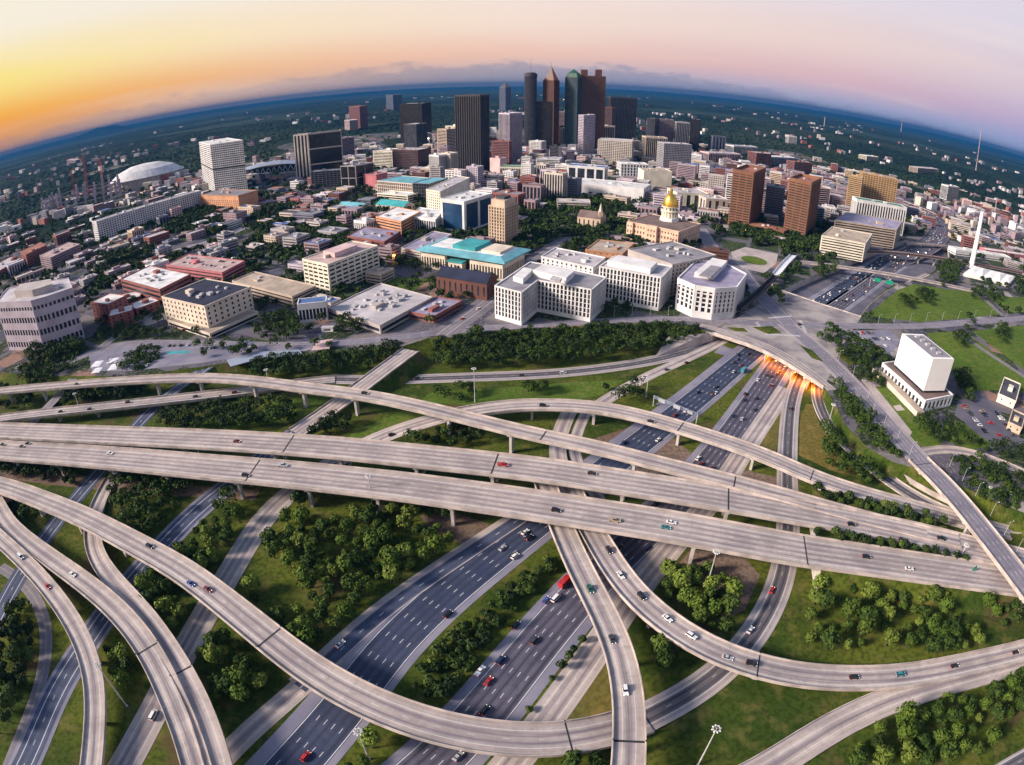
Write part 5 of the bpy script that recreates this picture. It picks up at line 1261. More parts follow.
# trench floor and its sides, the curved wall by the big lawn
flat([(781, 293), (800, 283), (832, 270), (856, 260), (884, 249), (905, 242), (945, 248), (947, 261), (930, 274), (911, 279), (893, 285), (877, 296), (861, 314), (843, 343), (822, 386), (715, 334), (741, 318)], .01, 'trench_asphalt', 'trench_floor')
flat([(722, 345), (735, 350), (700, 380), (672, 402), (655, 405), (690, 375)], .006, 'pave', 'pavement')
flat([(744, 352), (760, 358), (735, 385), (705, 405), (690, 420), (680, 412)], .006, 'pave', 'pavement')
surface_road('freeway_ramp', [(856, 330, 0), (872, 308, 0), (888, 294, 0), (906, 284, 0), (928, 274, 0)], 9, 'deck1', lift=.06, kerb=.9)
surface_road('freeway', [(893, 262, 0), (912, 254, 3), (928, 246, 7.5), (938, 236, CZ), (941, 226, CZ), (935, 217, CZ), (922, 210, CZ), (905, 203, CZ), (890, 198, CZ)], 44, 'grey5', lift=.09, kerb=1.4)
surface_road('street', [(960, 334, CZ), (978, 346, CZ), (1000, 361, CZ), (1024, 376, CZ), (1050, 395, CZ)], 7, 'street2', lift=.06)
surface_road('street', [(978, 294, CZ), (990, 304, CZ), (1003, 316, CZ)], 7, 'street2', lift=.058)
flat([(958, 400), (985, 396), (1000, 412), (1016, 432), (1030, 452), (1000, 450), (975, 432), (955, 415)], CZ + .036, 'trench_asphalt', 'car_park')
flat([(833, 331), (890, 330), (900, 340), (893, 352), (868, 352), (850, 342)], CZ + .035, 'pave', 'car_park')
flat([(700, 325), (790, 300), (790, 292), (775, 300), (742, 312), (712, 330)], CZ + .045, 'plaza', 'pavement')
flat([(731, 252), (745, 247), (778, 254), (776, 264), (764, 273), (742, 268), (733, 260)], CZ + .08, 'pave_con', 'park_plaza')
KEEP.append([(725, 246), (780, 246), (785, 275), (735, 275)])
mb = MB(); c_ = P(754, 260.5, CZ); rx = (P(765, 260.5, CZ) - c_).x; ry = (P(754, 256.5, CZ) - c_).y
mb.prism([(c_.x + rx * cos(2 * pi * k / 32), c_.y + ry * sin(2 * pi * k / 32)) for k in range(32)], CZ + .08, CZ + .35)
mb.build('lawn', 'lawn')['kind'] = 'structure'
mb = MB(); 
for k in range(32):
    t0, t1 = 2 * pi * k / 32, 2 * pi * (k + 1) / 32
    f = lambda t, g: Vector((c_.x + rx * g * cos(t), c_.y + ry * g * sin(t), CZ + .085))
    mb.quad(f(t0, 1.3), f(t1, 1.3), f(t1, 1.55), f(t0, 1.55))
mb.build('path', 'parapet')['kind'] = 'structure'
KEEP += [[(780, 236), (838, 240), (832, 268), (800, 284), (778, 275)], [(948, 258), (1030, 282), (1030, 302), (948, 292)], [(905, 268), (960, 262), (960, 285), (905, 285)], [(700, 322), (713, 333), (824, 388), (862, 318), (950, 285), (960, 240), (890, 235), (780, 285)], [(540, 205), (575, 198), (640, 206), (625, 225), (605, 245), (540, 260), (515, 275), (505, 262)],
         [(820, 330), (910, 330), (950, 345), (1024, 395), (1024, 470), (900, 440), (860, 395)], [(60, 355), (160, 350), (160, 400), (0, 400), (0, 370)], [(300, 325), (345, 325), (345, 343), (295, 343)]]
surface_road('street', [(700, 325, CZ), (716, 329, CZ), (742, 336, CZ), (766, 345, CZ), (788, 357, CZ), (806, 369, CZ), (822, 381, CZ), (832, 390, CZ)], 8, 'deck2', lift=.075)
surface_road('street', [(846, 352, CZ), (838, 342, CZ), (826, 334, CZ), (808, 328, CZ)], 6, 'street2', lift=.07)
for k, (x0, y0, x1, y1) in enumerate(((768, 318, 792, 316), (765, 334, 800, 336), (756, 322, 764, 332), (800, 320, 806, 333))):
    mb = MB(); a, b = P(x0, y0, CZ + .14), P(x1, y1, CZ + .14); d = (b - a); n_ = max(4, int(d.length / 1.3)); d.normalize(); q = Vector((-d.y, d.x, 0)) * 1.6
    for i in range(n_):
        c_ = a.lerp(b, (i + .3) / n_); mb.quad(c_ - q, c_ + d * .6 - q, c_ + d * .6 + q, c_ + q)
    tag(mb.build('crosswalk_marking', 'line_white'), kind='structure')
for pts in ([(752, 327), (772, 326), (782, 333), (768, 334)], [(838, 356), (846, 352), (856, 362), (850, 366)], [(726, 327), (744, 328), (748, 332), (735, 331)], [(800, 345), (812, 350), (824, 362), (812, 358)]):
    poly('planted_island', pts, CZ + .15, 'verge')
# street bridge over the trench, rail viaduct and the covered footbridge
bridge('road_bridge', 'pale street bridge with a green sign over the sunken freeway', [(790, 262, CZ + .5), (812, 263, CZ + 1.2), (833, 266, 10), (870, 271, 10.5), (910, 278, 10.5), (951, 286, 9.5), (968, 290, CZ + .4), (985, 293, CZ + .2)], 11, 'street2', pier=38, thick=1.4, zmin=5)
bridge('rail_viaduct', 'dark brown rail viaduct behind the pale street bridge', [(836, 252, 13), (870, 251, 14), (905, 253, 14), (950, 259, 14), (990, 266, 13), (1040, 276, 12)], 12, 'ramp_dark', pier=26, thick=2.4, railmat='w_brown')
bridge('road_bridge', 'far thin pale bridge crossing the sunken freeway beyond the rail viaduct', [(905, 243, 12), (925, 244, 12.5), (948, 246, 12), (962, 248, 10)], 9, 'street2', pier=0)
bridge('footbridge', 'dark roofed footbridge climbing from the white office to the park', [(738, 310, 13), (752, 299, 14), (766, 286, 15), (776, 276, 15)], 6, 'joint', pier=22, thick=1.6, railmat='w_dark', rail=2.6)
bridge('footbridge', 'white canopied station stair above the plaza', [(776, 275, 14), (785, 264, 13), (794, 255, 11)], 9, 'white_metal', pier=20, thick=1.4, railmat='white_metal', rail=1.8)
add_more = BR[-5:]; BR[:] = add_more; add_piers()

# ------------------------------------------------------------------ trees
def leaf_mat(name, a, b, c_):
    m, bs = newmat(name)
    t = N.new('ShaderNodeTexCoord'); n = N.new('ShaderNodeTexNoise'); n.inputs['Scale'].default_value = .32; n.inputs['Detail'].default_value = 4; L.new(t.outputs['Object'], n.inputs[0])
    oi = N.new('ShaderNodeObjectInfo'); o = mixc(sstep(n.outputs[0], .36, .64), a, b)
    o = mixc(sstep(oi.outputs['Random'], .45, 1.0), o, c_)
    v = N.new('ShaderNodeVectorMath'); v.operation = 'SCALE'; L.new(o, v.inputs[0]); L.new(mth('MULTIPLY_ADD', oi.outputs['Random'], .5, .75), v.inputs[3])
    L.new(v.outputs[0], bs.inputs['Base Color']); bs.inputs['Roughness'].default_value = .75; bs.inputs['Specular IOR Level'].default_value = .15
leaf_mat('leaf', (.019, .042, .007), (.054, .088, .012), (.095, .125, .019))
leaf_mat('leaf_light', (.048, .088, .011), (.090, .135, .017), (.12, .16, .024))
leaf_mat('leaf_dark', (.012, .026, .007), (.032, .054, .012), (.046, .070, .015))
mat('bark', (.06, .045, .035), .95, (.10, .08, .06), 1.5)
def leafball(mb, cx, cy, cz, r, n, rg, ls, squash=.85):
    for _ in range(n):
        z = rg.uniform(-.55, 1); t = rg.uniform(0, 2 * pi); q = math.sqrt(max(0, 1 - z * z)); rr = r * rg.uniform(.8, 1.06)
        p = Vector((cx + rr * q * cos(t), cy + rr * q * sin(t), cz + rr * z * squash))
        nrm = Vector((q * cos(t), q * sin(t), z)) + Vector((rg.uniform(-.6, .6), rg.uniform(-.6, .6), rg.uniform(-.5, .6))); nrm.normalize()
        u = nrm.orthogonal().normalized(); a = rg.uniform(0, pi); w_ = nrm.cross(u); u2 = u * cos(a) + w_ * sin(a); w2 = nrm.cross(u2)
        s = ls * rg.uniform(.6, 1.25)
        i = len(mb.v); mb.v += [tuple(p + u2 * s), tuple(p + w2 * s * .7 + nrm * .15 * s), tuple(p - u2 * s), tuple(p - w2 * s * .7 - nrm * .1 * s)]; mb.f.append((i, i + 1, i + 2, i + 3)); mb.m.append(0)
def crown(mb, rg, R_, H, blobs=11, n=46, ls=.5, zc=None, conic=False):
    zc = zc if zc is not None else H * .62
    for k in range(blobs):
        t = rg.uniform(0, 2 * pi); f = 0 if k == 0 else rg.uniform(.3, .62); zf = rg.uniform(-.55, .75)
        w_ = R_ * f * math.sqrt(max(.15, 1 - max(0, zf) ** 2)) * (1 - .5 * max(0, zf) if conic else 1)
        b = R_ * (rg.uniform(.36, .5) if k else .72)
        leafball(mb, w_ * cos(t), w_ * sin(t), zc + zf * H * .33, b, n, rg, ls)
def make_tree(R_, H, seed, leaf, kind, blobs=13, n=62, ls=.58, conic=False):
    rg = random.Random(seed); root = thing(kind, 'tree', 'tree')
    mb = MB(); tops = []
    mb.cyl(0, 0, -.4, H * .4, R_ * .085, R_ * .05, 7)
    for k in range(5):
        t = 2 * pi * k / 5 + rg.uniform(-.4, .4); mb.beam((0, 0, H * rg.uniform(.25, .38)), (R_ * .55 * cos(t), R_ * .55 * sin(t), H * rg.uniform(.55, .75)), R_ * .025)
    mb.beam((0, 0, H * .38), (0, 0, H * .75), R_ * .035); mb.build('trunk', 'bark', root)
    mb = MB(); crown(mb, rg, R_, H, blobs, n, ls, conic=conic); mb.build('crown', leaf, root)
    return root
PROTO = {}
def proto_tree(kind, k):
    if (kind, k) not in PROTO:
        if kind == 'tree': PROTO[kind, k] = make_tree(4.2, 8.6, 10 + k, ('leaf', 'leaf_light', 'leaf')[k % 3], 'tree')
        elif kind == 'dark': PROTO[kind, k] = make_tree(3.9, 9.8, 30 + k, 'leaf_dark', 'tree')
        elif kind == 'bush': PROTO[kind, k] = make_tree(2.2, 3.2, 50 + k, ('leaf', 'leaf_dark')[k % 2], 'bush', 7, 50, .42)
    return PROTO[kind, k]
# (pixel polygon, ground level, spacing, kind, density cut, label, group)
TZ = [
 ([(196, 346), (270, 342), (330, 344), (330, 350), (262, 353), (200, 358)], CZ, 9.5, 'tree', .1, 'round tree on the pale paving left of the sloping street bridge', 'round trees on the left paving'),
 ([(811, 272), (820, 264), (834, 268), (836, 277), (822, 282)], CZ, 7, 'dark', 0, 'large dark tree beside the pale street bridge over the sunken freeway', 'large trees by the pale street bridge'),
 ([(758, 296), (766, 290), (790, 306), (812, 318), (806, 323), (782, 314)], CZ, 4.6, 'dark', 0, 'dark tree of the row along the plaza edge above the trench', 'tree row above the trench'),
 ([(936, 268), (952, 260), (960, 272), (956, 288), (942, 288)], CZ, 7, 'dark', 0, 'large dark tree left of the white chimney', 'large trees by the chimney'),
 ([(968, 290), (1000, 294), (1002, 303), (972, 300)], CZ, 7, 'dark', .1, 'large dark tree below the angular white pavilion', 'large trees below the pavilion'),
 ([(898, 306), (904, 299), (912, 303), (906, 310)], CZ, 6, 'dark', 0, 'large lone tree in the middle of the big lawn', 'lone trees of the big lawn'),
 ([(915, 302), (918, 293), (932, 294), (930, 306)], CZ, 6, 'dark', 0, 'large tree of the small clump on the big lawn', 'small clump of the big lawn'),
 ([(952, 343), (960, 337), (966, 343), (958, 349)], CZ, 6, 'dark', 0, 'large lone tree on the lawn behind the white marble block', 'lone trees behind the marble block'),
 ([(994, 333), (1004, 328), (1008, 340), (998, 344)], CZ, 6, 'dark', 0, 'large lone tree on the far right lawn', 'lone trees of the right lawn'),
 ([(955, 378), (966, 378), (976, 394), (970, 404), (958, 396)], CZ, 5, 'dark', 0, 'dark tree in the hedge behind the white marble block', 'hedge behind the marble block'),
 ([(30, 352), (62, 344), (84, 346), (84, 352), (40, 366), (28, 364)], CZ, 5, 'dark', .1, 'dark tree in front of the lavender faceted block', 'trees before the lavender block'),
 ([(95, 338), (125, 330), (165, 338), (150, 343), (100, 345)], CZ, 5, 'dark', .1, 'dark tree in the yard below the brick group', 'trees below the brick group'),

 ([(262, 565), (300, 500), (345, 494), (432, 500), (470, 540), (425, 572), (380, 598), (330, 640), (300, 660), (262, 612), (240, 590)], 0, 5.9, 'tree', .42, 'leafy green tree in the big wood between the pale ramp and the blue freeway', 'trees of the big central wood'),
 ([(160, 555), (192, 535), (238, 496), (262, 498), (222, 556), (196, 590), (172, 572)], 0, 5.5, 'tree', .4, 'green tree in the wedge between blue road and pale ramp, under the big flyover', 'trees of the upper left wedge'),
 ([(100, 488), (120, 474), (195, 478), (200, 500), (165, 535), (140, 545), (115, 520)], 0, 5.2, 'tree', .25, 'dark green tree crowded below the lower viaduct at left', 'trees below the lower viaduct'),
 ([(5, 466), (60, 462), (85, 474), (72, 490), (40, 480), (0, 476)], 0, 5.5, 'dark', .2, 'round dark tree between the lower viaduct and the big flyover at far left', 'dark trees at far left'),
 ([(0, 492), (40, 510), (30, 525), (5, 510)], 0, 5.5, 'dark', .3, 'dark tree under the big flyover at the left edge', 'dark trees at the left edge'),
 ([(126, 572), (158, 570), (190, 612), (180, 640), (150, 618)], 0, 5.0, 'tree', .1, 'bright green tree between inner ramp and big flyover, lower left', 'trees beside the inner ramp'),
 ([(196, 640), (232, 612), (262, 640), (288, 690), (262, 705), (215, 705), (200, 670)], 0, 5.2, 'tree', .15, 'green tree below the big flyover beside the pale ramp', 'trees below the big flyover'),
 ([(100, 650), (135, 655), (132, 690), (105, 685)], 0, 5.2, 'tree', .25, 'tree between the outermost and middle ramps at lower left', 'trees between the left ramps'),
 ([(0, 605), (44, 600), (46, 650), (30, 700), (0, 740)], 0, 5.0, 'dark', .15, 'dense dark tree in the wood at the lower left edge', 'trees of the lower left wood'),
 ([(410, 690), (440, 650), (500, 598), (545, 560), (556, 566), (520, 602), (478, 655), (445, 705)], 0, 3.3, 'bush', .05, 'low green bush in the median between the two freeways', 'bushes of the freeway median'),
 ([(519, 708), (547, 670), (578, 634), (586, 640), (556, 678), (530, 714)], 0, 3.6, 'bush', .05, 'bush of the dark hedge between freeway and pale slip road', 'bushes of the lower hedge'),
 ([(318, 770), (350, 738), (380, 724), (404, 740), (400, 775)], 0, 5.4, 'tree', .1, 'bright tree on the bottom edge beneath the big flyover', 'trees at the bottom edge'),
 ([(566, 755), (585, 742), (612, 742), (612, 775), (566, 775)], 0, 5.4, 'tree', .2, 'bright tree on the bottom edge left of the narrow ramp bridge', 'trees by the bottom edge ramp'),
 ([(624, 628), (645, 622), (672, 645), (668, 668), (640, 672), (628, 655)], 0, 5.6, 'tree', .3, 'green tree between the narrow ramp bridge and the curved ramp', 'trees between the two ramp bridges'),
 ([(655, 575), (680, 558), (715, 562), (735, 600), (722, 640), (690, 620), (668, 600)], 0, 5.4, 'tree', .3, 'green tree beside the bare earth inside the loop', 'trees inside the loop'),
 ([(800, 640), (806, 600), (832, 580), (862, 576), (875, 600), (858, 650), (820, 655)], 0, 5.7, 'tree', .34, 'green tree in the left clump between viaduct and right hand ramp', 'left clump of the right hand lawn'),
 ([(878, 610), (900, 590), (940, 588), (1004, 592), (1015, 625), (985, 645), (930, 655), (880, 648)], 0, 5.7, 'tree', .36, 'green tree in the right clump between viaduct and right hand ramp', 'right clump of the right hand lawn'),
 ([(838, 765), (862, 740), (905, 712), (960, 700), (1024, 680), (1040, 720), (960, 765)], 0, 5.8, 'tree', .38, 'green tree in the wood at the lower right corner', 'trees of the lower right wood'),
 ([(432, 372), (436, 345), (460, 340), (520, 336), (600, 331), (660, 328), (698, 333), (690, 342), (650, 354), (600, 360), (520, 364)], 3.5, 5.2, 'dark', .12, 'dark tree of the thick belt on the slope below the white government blocks', 'trees on the slope'),
 ([(160, 424), (205, 412), (290, 406), (300, 424), (240, 431), (165, 431)], 0, 4.6, 'dark', .2, 'dark hedge tree just above the upper viaduct at left', 'hedge trees above the upper viaduct'),
 ([(403, 434), (420, 425), (470, 425), (482, 438), (476, 450), (410, 446)], 0, 5.2, 'dark', .08, 'dark tree in the compact clump above the middle of the upper viaduct', 'compact clump above the viaduct'),
 ([(300, 430), (322, 424), (350, 425), (345, 434), (310, 436)], 0, 5, 'dark', .2, 'dark tree beside the sloping street bridge above the viaduct', 'trees beside the street bridge'),
 ([(812, 486), (850, 492), (905, 508), (948, 524), (935, 527), (880, 515), (825, 502)], 6.001, 3.6, 'bush', 0, 'bush of the hedge between arching ramp and upper viaduct at right', 'bushes below the arching ramp'),
 ([(822, 432), (838, 436), (858, 458), (885, 478), (880, 486), (850, 483), (828, 470), (822, 450)], 0, 5.0, 'tree', .08, 'green tree inside the curve of the cream walled ramp', 'trees inside the walled curve'),
 ([(835, 385), (852, 388), (880, 418), (908, 446), (912, 456), (890, 460), (866, 444), (846, 415)], 6, 5.0, 'tree', .08, 'green tree between the cream wall and the straight street at right', 'trees along the cream wall'),
 ([(950, 460), (975, 462), (1024, 482), (1040, 500), (1040, 540), (1010, 530), (985, 505), (958, 476)], 6, 5.6, 'dark', .15, 'dark tree right of the white kerbed street bridge', 'trees right of the street bridge'),
 ([(912, 420), (930, 424), (975, 445), (1030, 458), (1040, 472), (1000, 458), (940, 448), (915, 435)], CZ, 5.2, 'dark', .15, 'dark tree below the white marble block by the side street', 'trees below the marble block'),
 ([(810, 328), (830, 328), (858, 345), (895, 365), (892, 388), (868, 388), (848, 372), (826, 350)], CZ, 5.4, 'dark', .1, 'dark tree of the dense rows left of the white marble block', 'tree rows left of the marble block'),
 ([(253, 374), (262, 362), (330, 360), (372, 353), (398, 348), (404, 355), (370, 368), (330, 376), (262, 380)], 3, 5.4, 'dark', .1, 'dark tree of the belt on the slope left of the sloping street', 'trees on the left slope'),
 ([(430, 398), (470, 392), (545, 386), (550, 394), (500, 398), (440, 404)], 0, 5.6, 'tree', .45, 'pale green shrub on the verge below the frontage ramp', 'shrubs on the upper verge'),
 ([(592, 398), (610, 388), (635, 386), (642, 396), (636, 404), (600, 405)], 0, 5.2, 'dark', .05, 'dark tree of the small clump beside the fork right of centre', 'small clump at the fork'),
 ([(22, 372), (60, 352), (85, 352), (75, 368), (40, 385), (20, 385)], CZ - 2, 5.2, 'tree', .1, 'green tree in the square left of the depot', 'trees left of the depot'),
 ([(122, 372), (140, 352), (165, 350), (160, 362), (140, 376)], CZ - 4, 5.2, 'tree', .15, 'green tree right of the white depot tents', 'trees right of the depot'),
 ([(0, 390), (34, 396), (30, 412), (0, 410)], 0, 5.2, 'dark', .15, 'dark tree under the long flyover at the left edge', 'trees under the long flyover'),
 ([(60, 400), (80, 391), (140, 386), (150, 394), (100, 402), (66, 408)], 0, 5.2, 'dark', .35, 'dark tree between the two left flyovers', 'trees between the left flyovers'),
 ([(256, 330), (262, 320), (290, 318), (300, 330), (292, 345), (262, 345)], CZ, 6.5, 'dark', .0, 'large round tree left of the white columned gallery', 'large trees by the gallery'),
 ([(335, 330), (345, 318), (362, 320), (362, 332), (345, 337)], CZ, 6.0, 'dark', .0, 'dark tree at the corner of the broad low hall', 'trees by the broad hall'),
 ([(228, 352), (248, 344), (252, 356), (232, 362)], CZ, 6, 'tree', .0, 'lone round tree between the junction streets at left', 'round trees at the left junction'),
]
noise = __import__('mathutils').noise
PROJ_ROADS = []
def road_clear(x, y, z, m=1.2):
    for nm, fr, h2, kd in ALLROADS:
        for q, r2, d2, s2 in fr[::1]:
            dx, dy = x - q.x, y - q.y
            if abs(dx) + abs(dy) > h2 + 14: continue
            if kd == 'bridge' and q.z > z + 12.2: continue
            if abs(dx * d2.x + dy * d2.y) < 5 and abs(dx * r2.x + dy * r2.y) < h2 + m: return False
    return True
def hero_clear(x, y, m=4):
    for v in HERO:
        c = sum(v, Vector()) / len(v); k = 0
        rad = max((q - c).length for q in v)
        if (x - c.x) ** 2 + (y - c.y) ** 2 > (rad + m + 2) ** 2: continue
        inside = True
        if in_poly(x, y, v): return False
        for i in range(len(v)):
            p, q = v[i], v[(i + 1) % len(v)]; d = q - p; l2 = d.x * d.x + d.y * d.y or 1
            t = max(0, min(1, ((x - p.x) * d.x + (y - p.y) * d.y) / l2)); ex_, ey_ = x - p.x - d.x * t, y - p.y - d.y * t
            if ex_ * ex_ + ey_ * ey_ < m * m: return False
    return True
cand = []
rg = random.Random(21)
for zi, (pl, z, sp, kind, cut, lab, grp) in enumerate(TZ):
    wv = [P(x, y, z) for x, y in pl]; x0, x1 = min(q.x for q in wv), max(q.x for q in wv); y0, y1 = min(q.y for q in wv), max(q.y for q in wv)
    got = []; tries = int((x1 - x0) * (y1 - y0) / sp / sp * 5) + 30
    for _ in range(tries):
        x, y = rg.uniform(x0, x1), rg.uniform(y0, y1)
        if not in_poly(x, y, wv): continue
        if any((x - a) ** 2 + (y - b) ** 2 < sp * sp for a, b in got): continue
        if noise.noise(Vector((x * .035, y * .035, zi * 3.1))) * .5 + .5 < cut: continue
        gz = z
        if 0 < z < CZ: gz = z
        if not road_clear(x, y, gz, 2.4 if kind != 'bush' else .4) or not hero_clear(x, y, 3): continue
        got.append((x, y)); cand.append((x * x + y * y + 200 * 200, x, y, gz, kind, lab, grp, rg.choice((rg.uniform(.55, .8), rg.uniform(.8, 1.1), rg.uniform(1.0, 1.3))), rg.uniform(0, 6.28)))
for i, (a, b) in enumerate(mid):
    for f in ((.35, .7) if (b - a).length > 6 else (.5,)):
        c_ = a.lerp(b, f); cand.append((c_.x ** 2 + c_.y ** 2 + 4e4, c_.x + rg.uniform(-1, 1), c_.y, c_.z, 'bush', 'bush of the dark hedge between the two viaducts at right', 'bushes between the viaducts', rg.uniform(.8, 1.1), rg.uniform(0, 6)))
cand.sort(key=lambda c: c[0])
solo = {'tree': 300, 'bush': 300}; rest = []; seen = {'tree': 0, 'bush': 0}
nproto = {'tree': 3, 'dark': 3, 'bush': 2}; first = {}
for i, (d_, x, y, z, kind, lab, grp, s, a) in enumerate(cand):
    nk = 'bush' if kind == 'bush' else 'tree'
    if seen[nk] >= solo[nk]: rest.append((x, y, z, kind, s)); continue
    seen[nk] += 1
    if 'large' in lab or 'round tree' in lab: s *= 1.65
    k = rg.randrange(nproto[kind])
    if 0 < z < CZ and kind != 'bush': z = z - 1.2
    sc3 = (s * rg.uniform(.9, 1.1), s * rg.uniform(.9, 1.1), s * rg.uniform(.85, 1.2))
    pt_ = proto_tree(kind, k)
    if kind == 'bush': sc3 = tuple(q * 1.35 for q in sc3)
    if not first.get((kind, k)):
        first[kind, k] = 1; pt_.location = (x, y, z); pt_.scale = sc3; pt_.rotation_euler = (0, 0, a); pt_['label'] = lab; pt_['group'] = grp
        if nk == 'bush': pt_['category'] = 'bush'
    else:
        c = copy_thing(pt_, (x, y, z), a, lab, sc3, grp); c['category'] = 'bush' if nk == 'bush' else 'tree'

# ------------------------------------------------------------------ filler buildings of the low town
ang_l = atan2(*(lambda d: (d.y, d.x))(P(202, 208, CZ) - P(101, 240, CZ)))
ang_c = atan2(*(lambda d: (d.y, d.x))(P(590, 322, CZ) - P(537, 311.5, CZ)))
ang_r = atan2(*(lambda d: (d.y, d.x))(P(748, 227, CZ) - P(728, 224, CZ)))
def short(l):
    for w_ in (' with ', ' in front', ' behind', ' at ', ' right of', ' left of', ' below', ' beside', ' above', ' between', ' beyond', ' near', ' by ', ' running', ' standing', ' rising', ' alone', ' next', ' on ', ' from', ' over'):
        k = l.find(w_)
        if k > 8: l = l[:k]
    return ' '.join(l.split()[:5])
LM = [(sum(v, Vector()) / len(v), short(o['label'])) for v, o in zip(HERO, [o for o in col.objects if not o.parent and o.get('label') and o.get('category') in ('building', 'tower', 'garage', 'hall', 'church', 'pavilion', 'stadium', 'arena', 'warehouse', 'motel')])] if False else []
for o in col.objects:
    if o.parent is None and o.get('label') and o.get('category') in ('building', 'tower', 'garage', 'hall', 'church', 'pavilion', 'stadium', 'arena', 'chimney'):
        LM.append((o.location.copy(), short(o['label'])))
spots = []; rg = random.Random(5)
TR = [P(x, y, CZ) for x, y in ((713, 333), (781, 291), (832, 268), (884, 247), (905, 240), (948, 246), (950, 262), (911, 281), (877, 298), (861, 316), (824, 386))]
cell = 34
def town(x, y):
    """how built up the town is here"""
    u, v_ = proj(Vector((x, y, CZ)))
    if not (-25 < u < 1050): return 0
    d = hypot(x, y); n_ = noise.noise(Vector((x * .0016, y * .0016, 4))) * .5 + .5
    f = 1.0 if d < 1100 else max(0, 1 - (d - 1100) / 1300)
    if u < 62 and v_ < 232: f *= .1
    if u < 130 and v_ < 190: f *= .2
    if x < -500: f *= max(.0, 1 - (-500 - x) / 700) if d < 1200 else .6
    return f * (.45 + .9 * n_)
for gi in range(-75, 90):
    for gj in range(6, 105):
        bx, by = gi * cell + rg.uniform(-5, 5), 190 + gj * cell * .72 + rg.uniform(-4, 4)
        if by < 260: continue
        u, v_ = proj(Vector((bx, by, CZ)))
        if v_ > 344 or not (-25 < u < 1050) or v_ < 100: continue
        ang = ang_l if u < 235 else (ang_c if u < 700 else ang_r)
        if rg.random() > town(bx, by) * (.52 if not (420 < u < 860 and v_ < 225) else .8): continue
        if any(in_poly(u, v_, k) for k in KEEP): continue
        if u < 300 and v_ > 335 or (v_ > 322 and u < 480) or (v_ > 318 and u > 480): continue
        w_, d_ = rg.uniform(9, 17), rg.uniform(6, 12)
        if rg.random() < .22: w_ *= 1.4
        h_ = rg.choice((5, 6, 6, 7.5, 9, 12, 15)) * rg.uniform(.9, 1.15)
        if hypot(bx, by) > 1000: h_ *= 1.25
        if 420 < u < 860 and v_ < 215: h_ *= rg.choice((1, 1.4, 2.2))
        m_ = max(w_, d_) + 2
        if not hero_clear(bx, by, m_ * .95) or not road_clear(bx, by, CZ, m_ * .85): continue
        if in_poly(bx, by, TR): continue
        spots.append((hypot(bx, by), bx, by, w_, d_, h_, ang + rg.uniform(-.06, .06), u, v_))
spots.sort()
WL = ['brick', 'mauve', 'pink', 'white', 'beige', 'tan', 'mauve', 'sand', 'grey', 'grey', 'brick', 'concrete_wall', 'mauve', 'brown', 'slate', 'lavender', 'mauve', 'grey']
WN = {'redbrick': 'bright brick', 'brick': 'dark brick', 'concrete_wall': 'grey concrete', 'bluegrey': 'blue grey', 'rose': 'rose red', 'orange': 'orange stucco', 'sand': 'sandy'}
RL = ['white', 'pale', 'grey', 'pale', 'grey', 'lilac', 'pinkish', 'tan', 'dark', 'brown', 'rust', 'dark', 'blue']
RN = {'rust': 'rust red', 'blue': 'blue', 'pinkish': 'pinkish'}
labs = {}; far_mb = {}
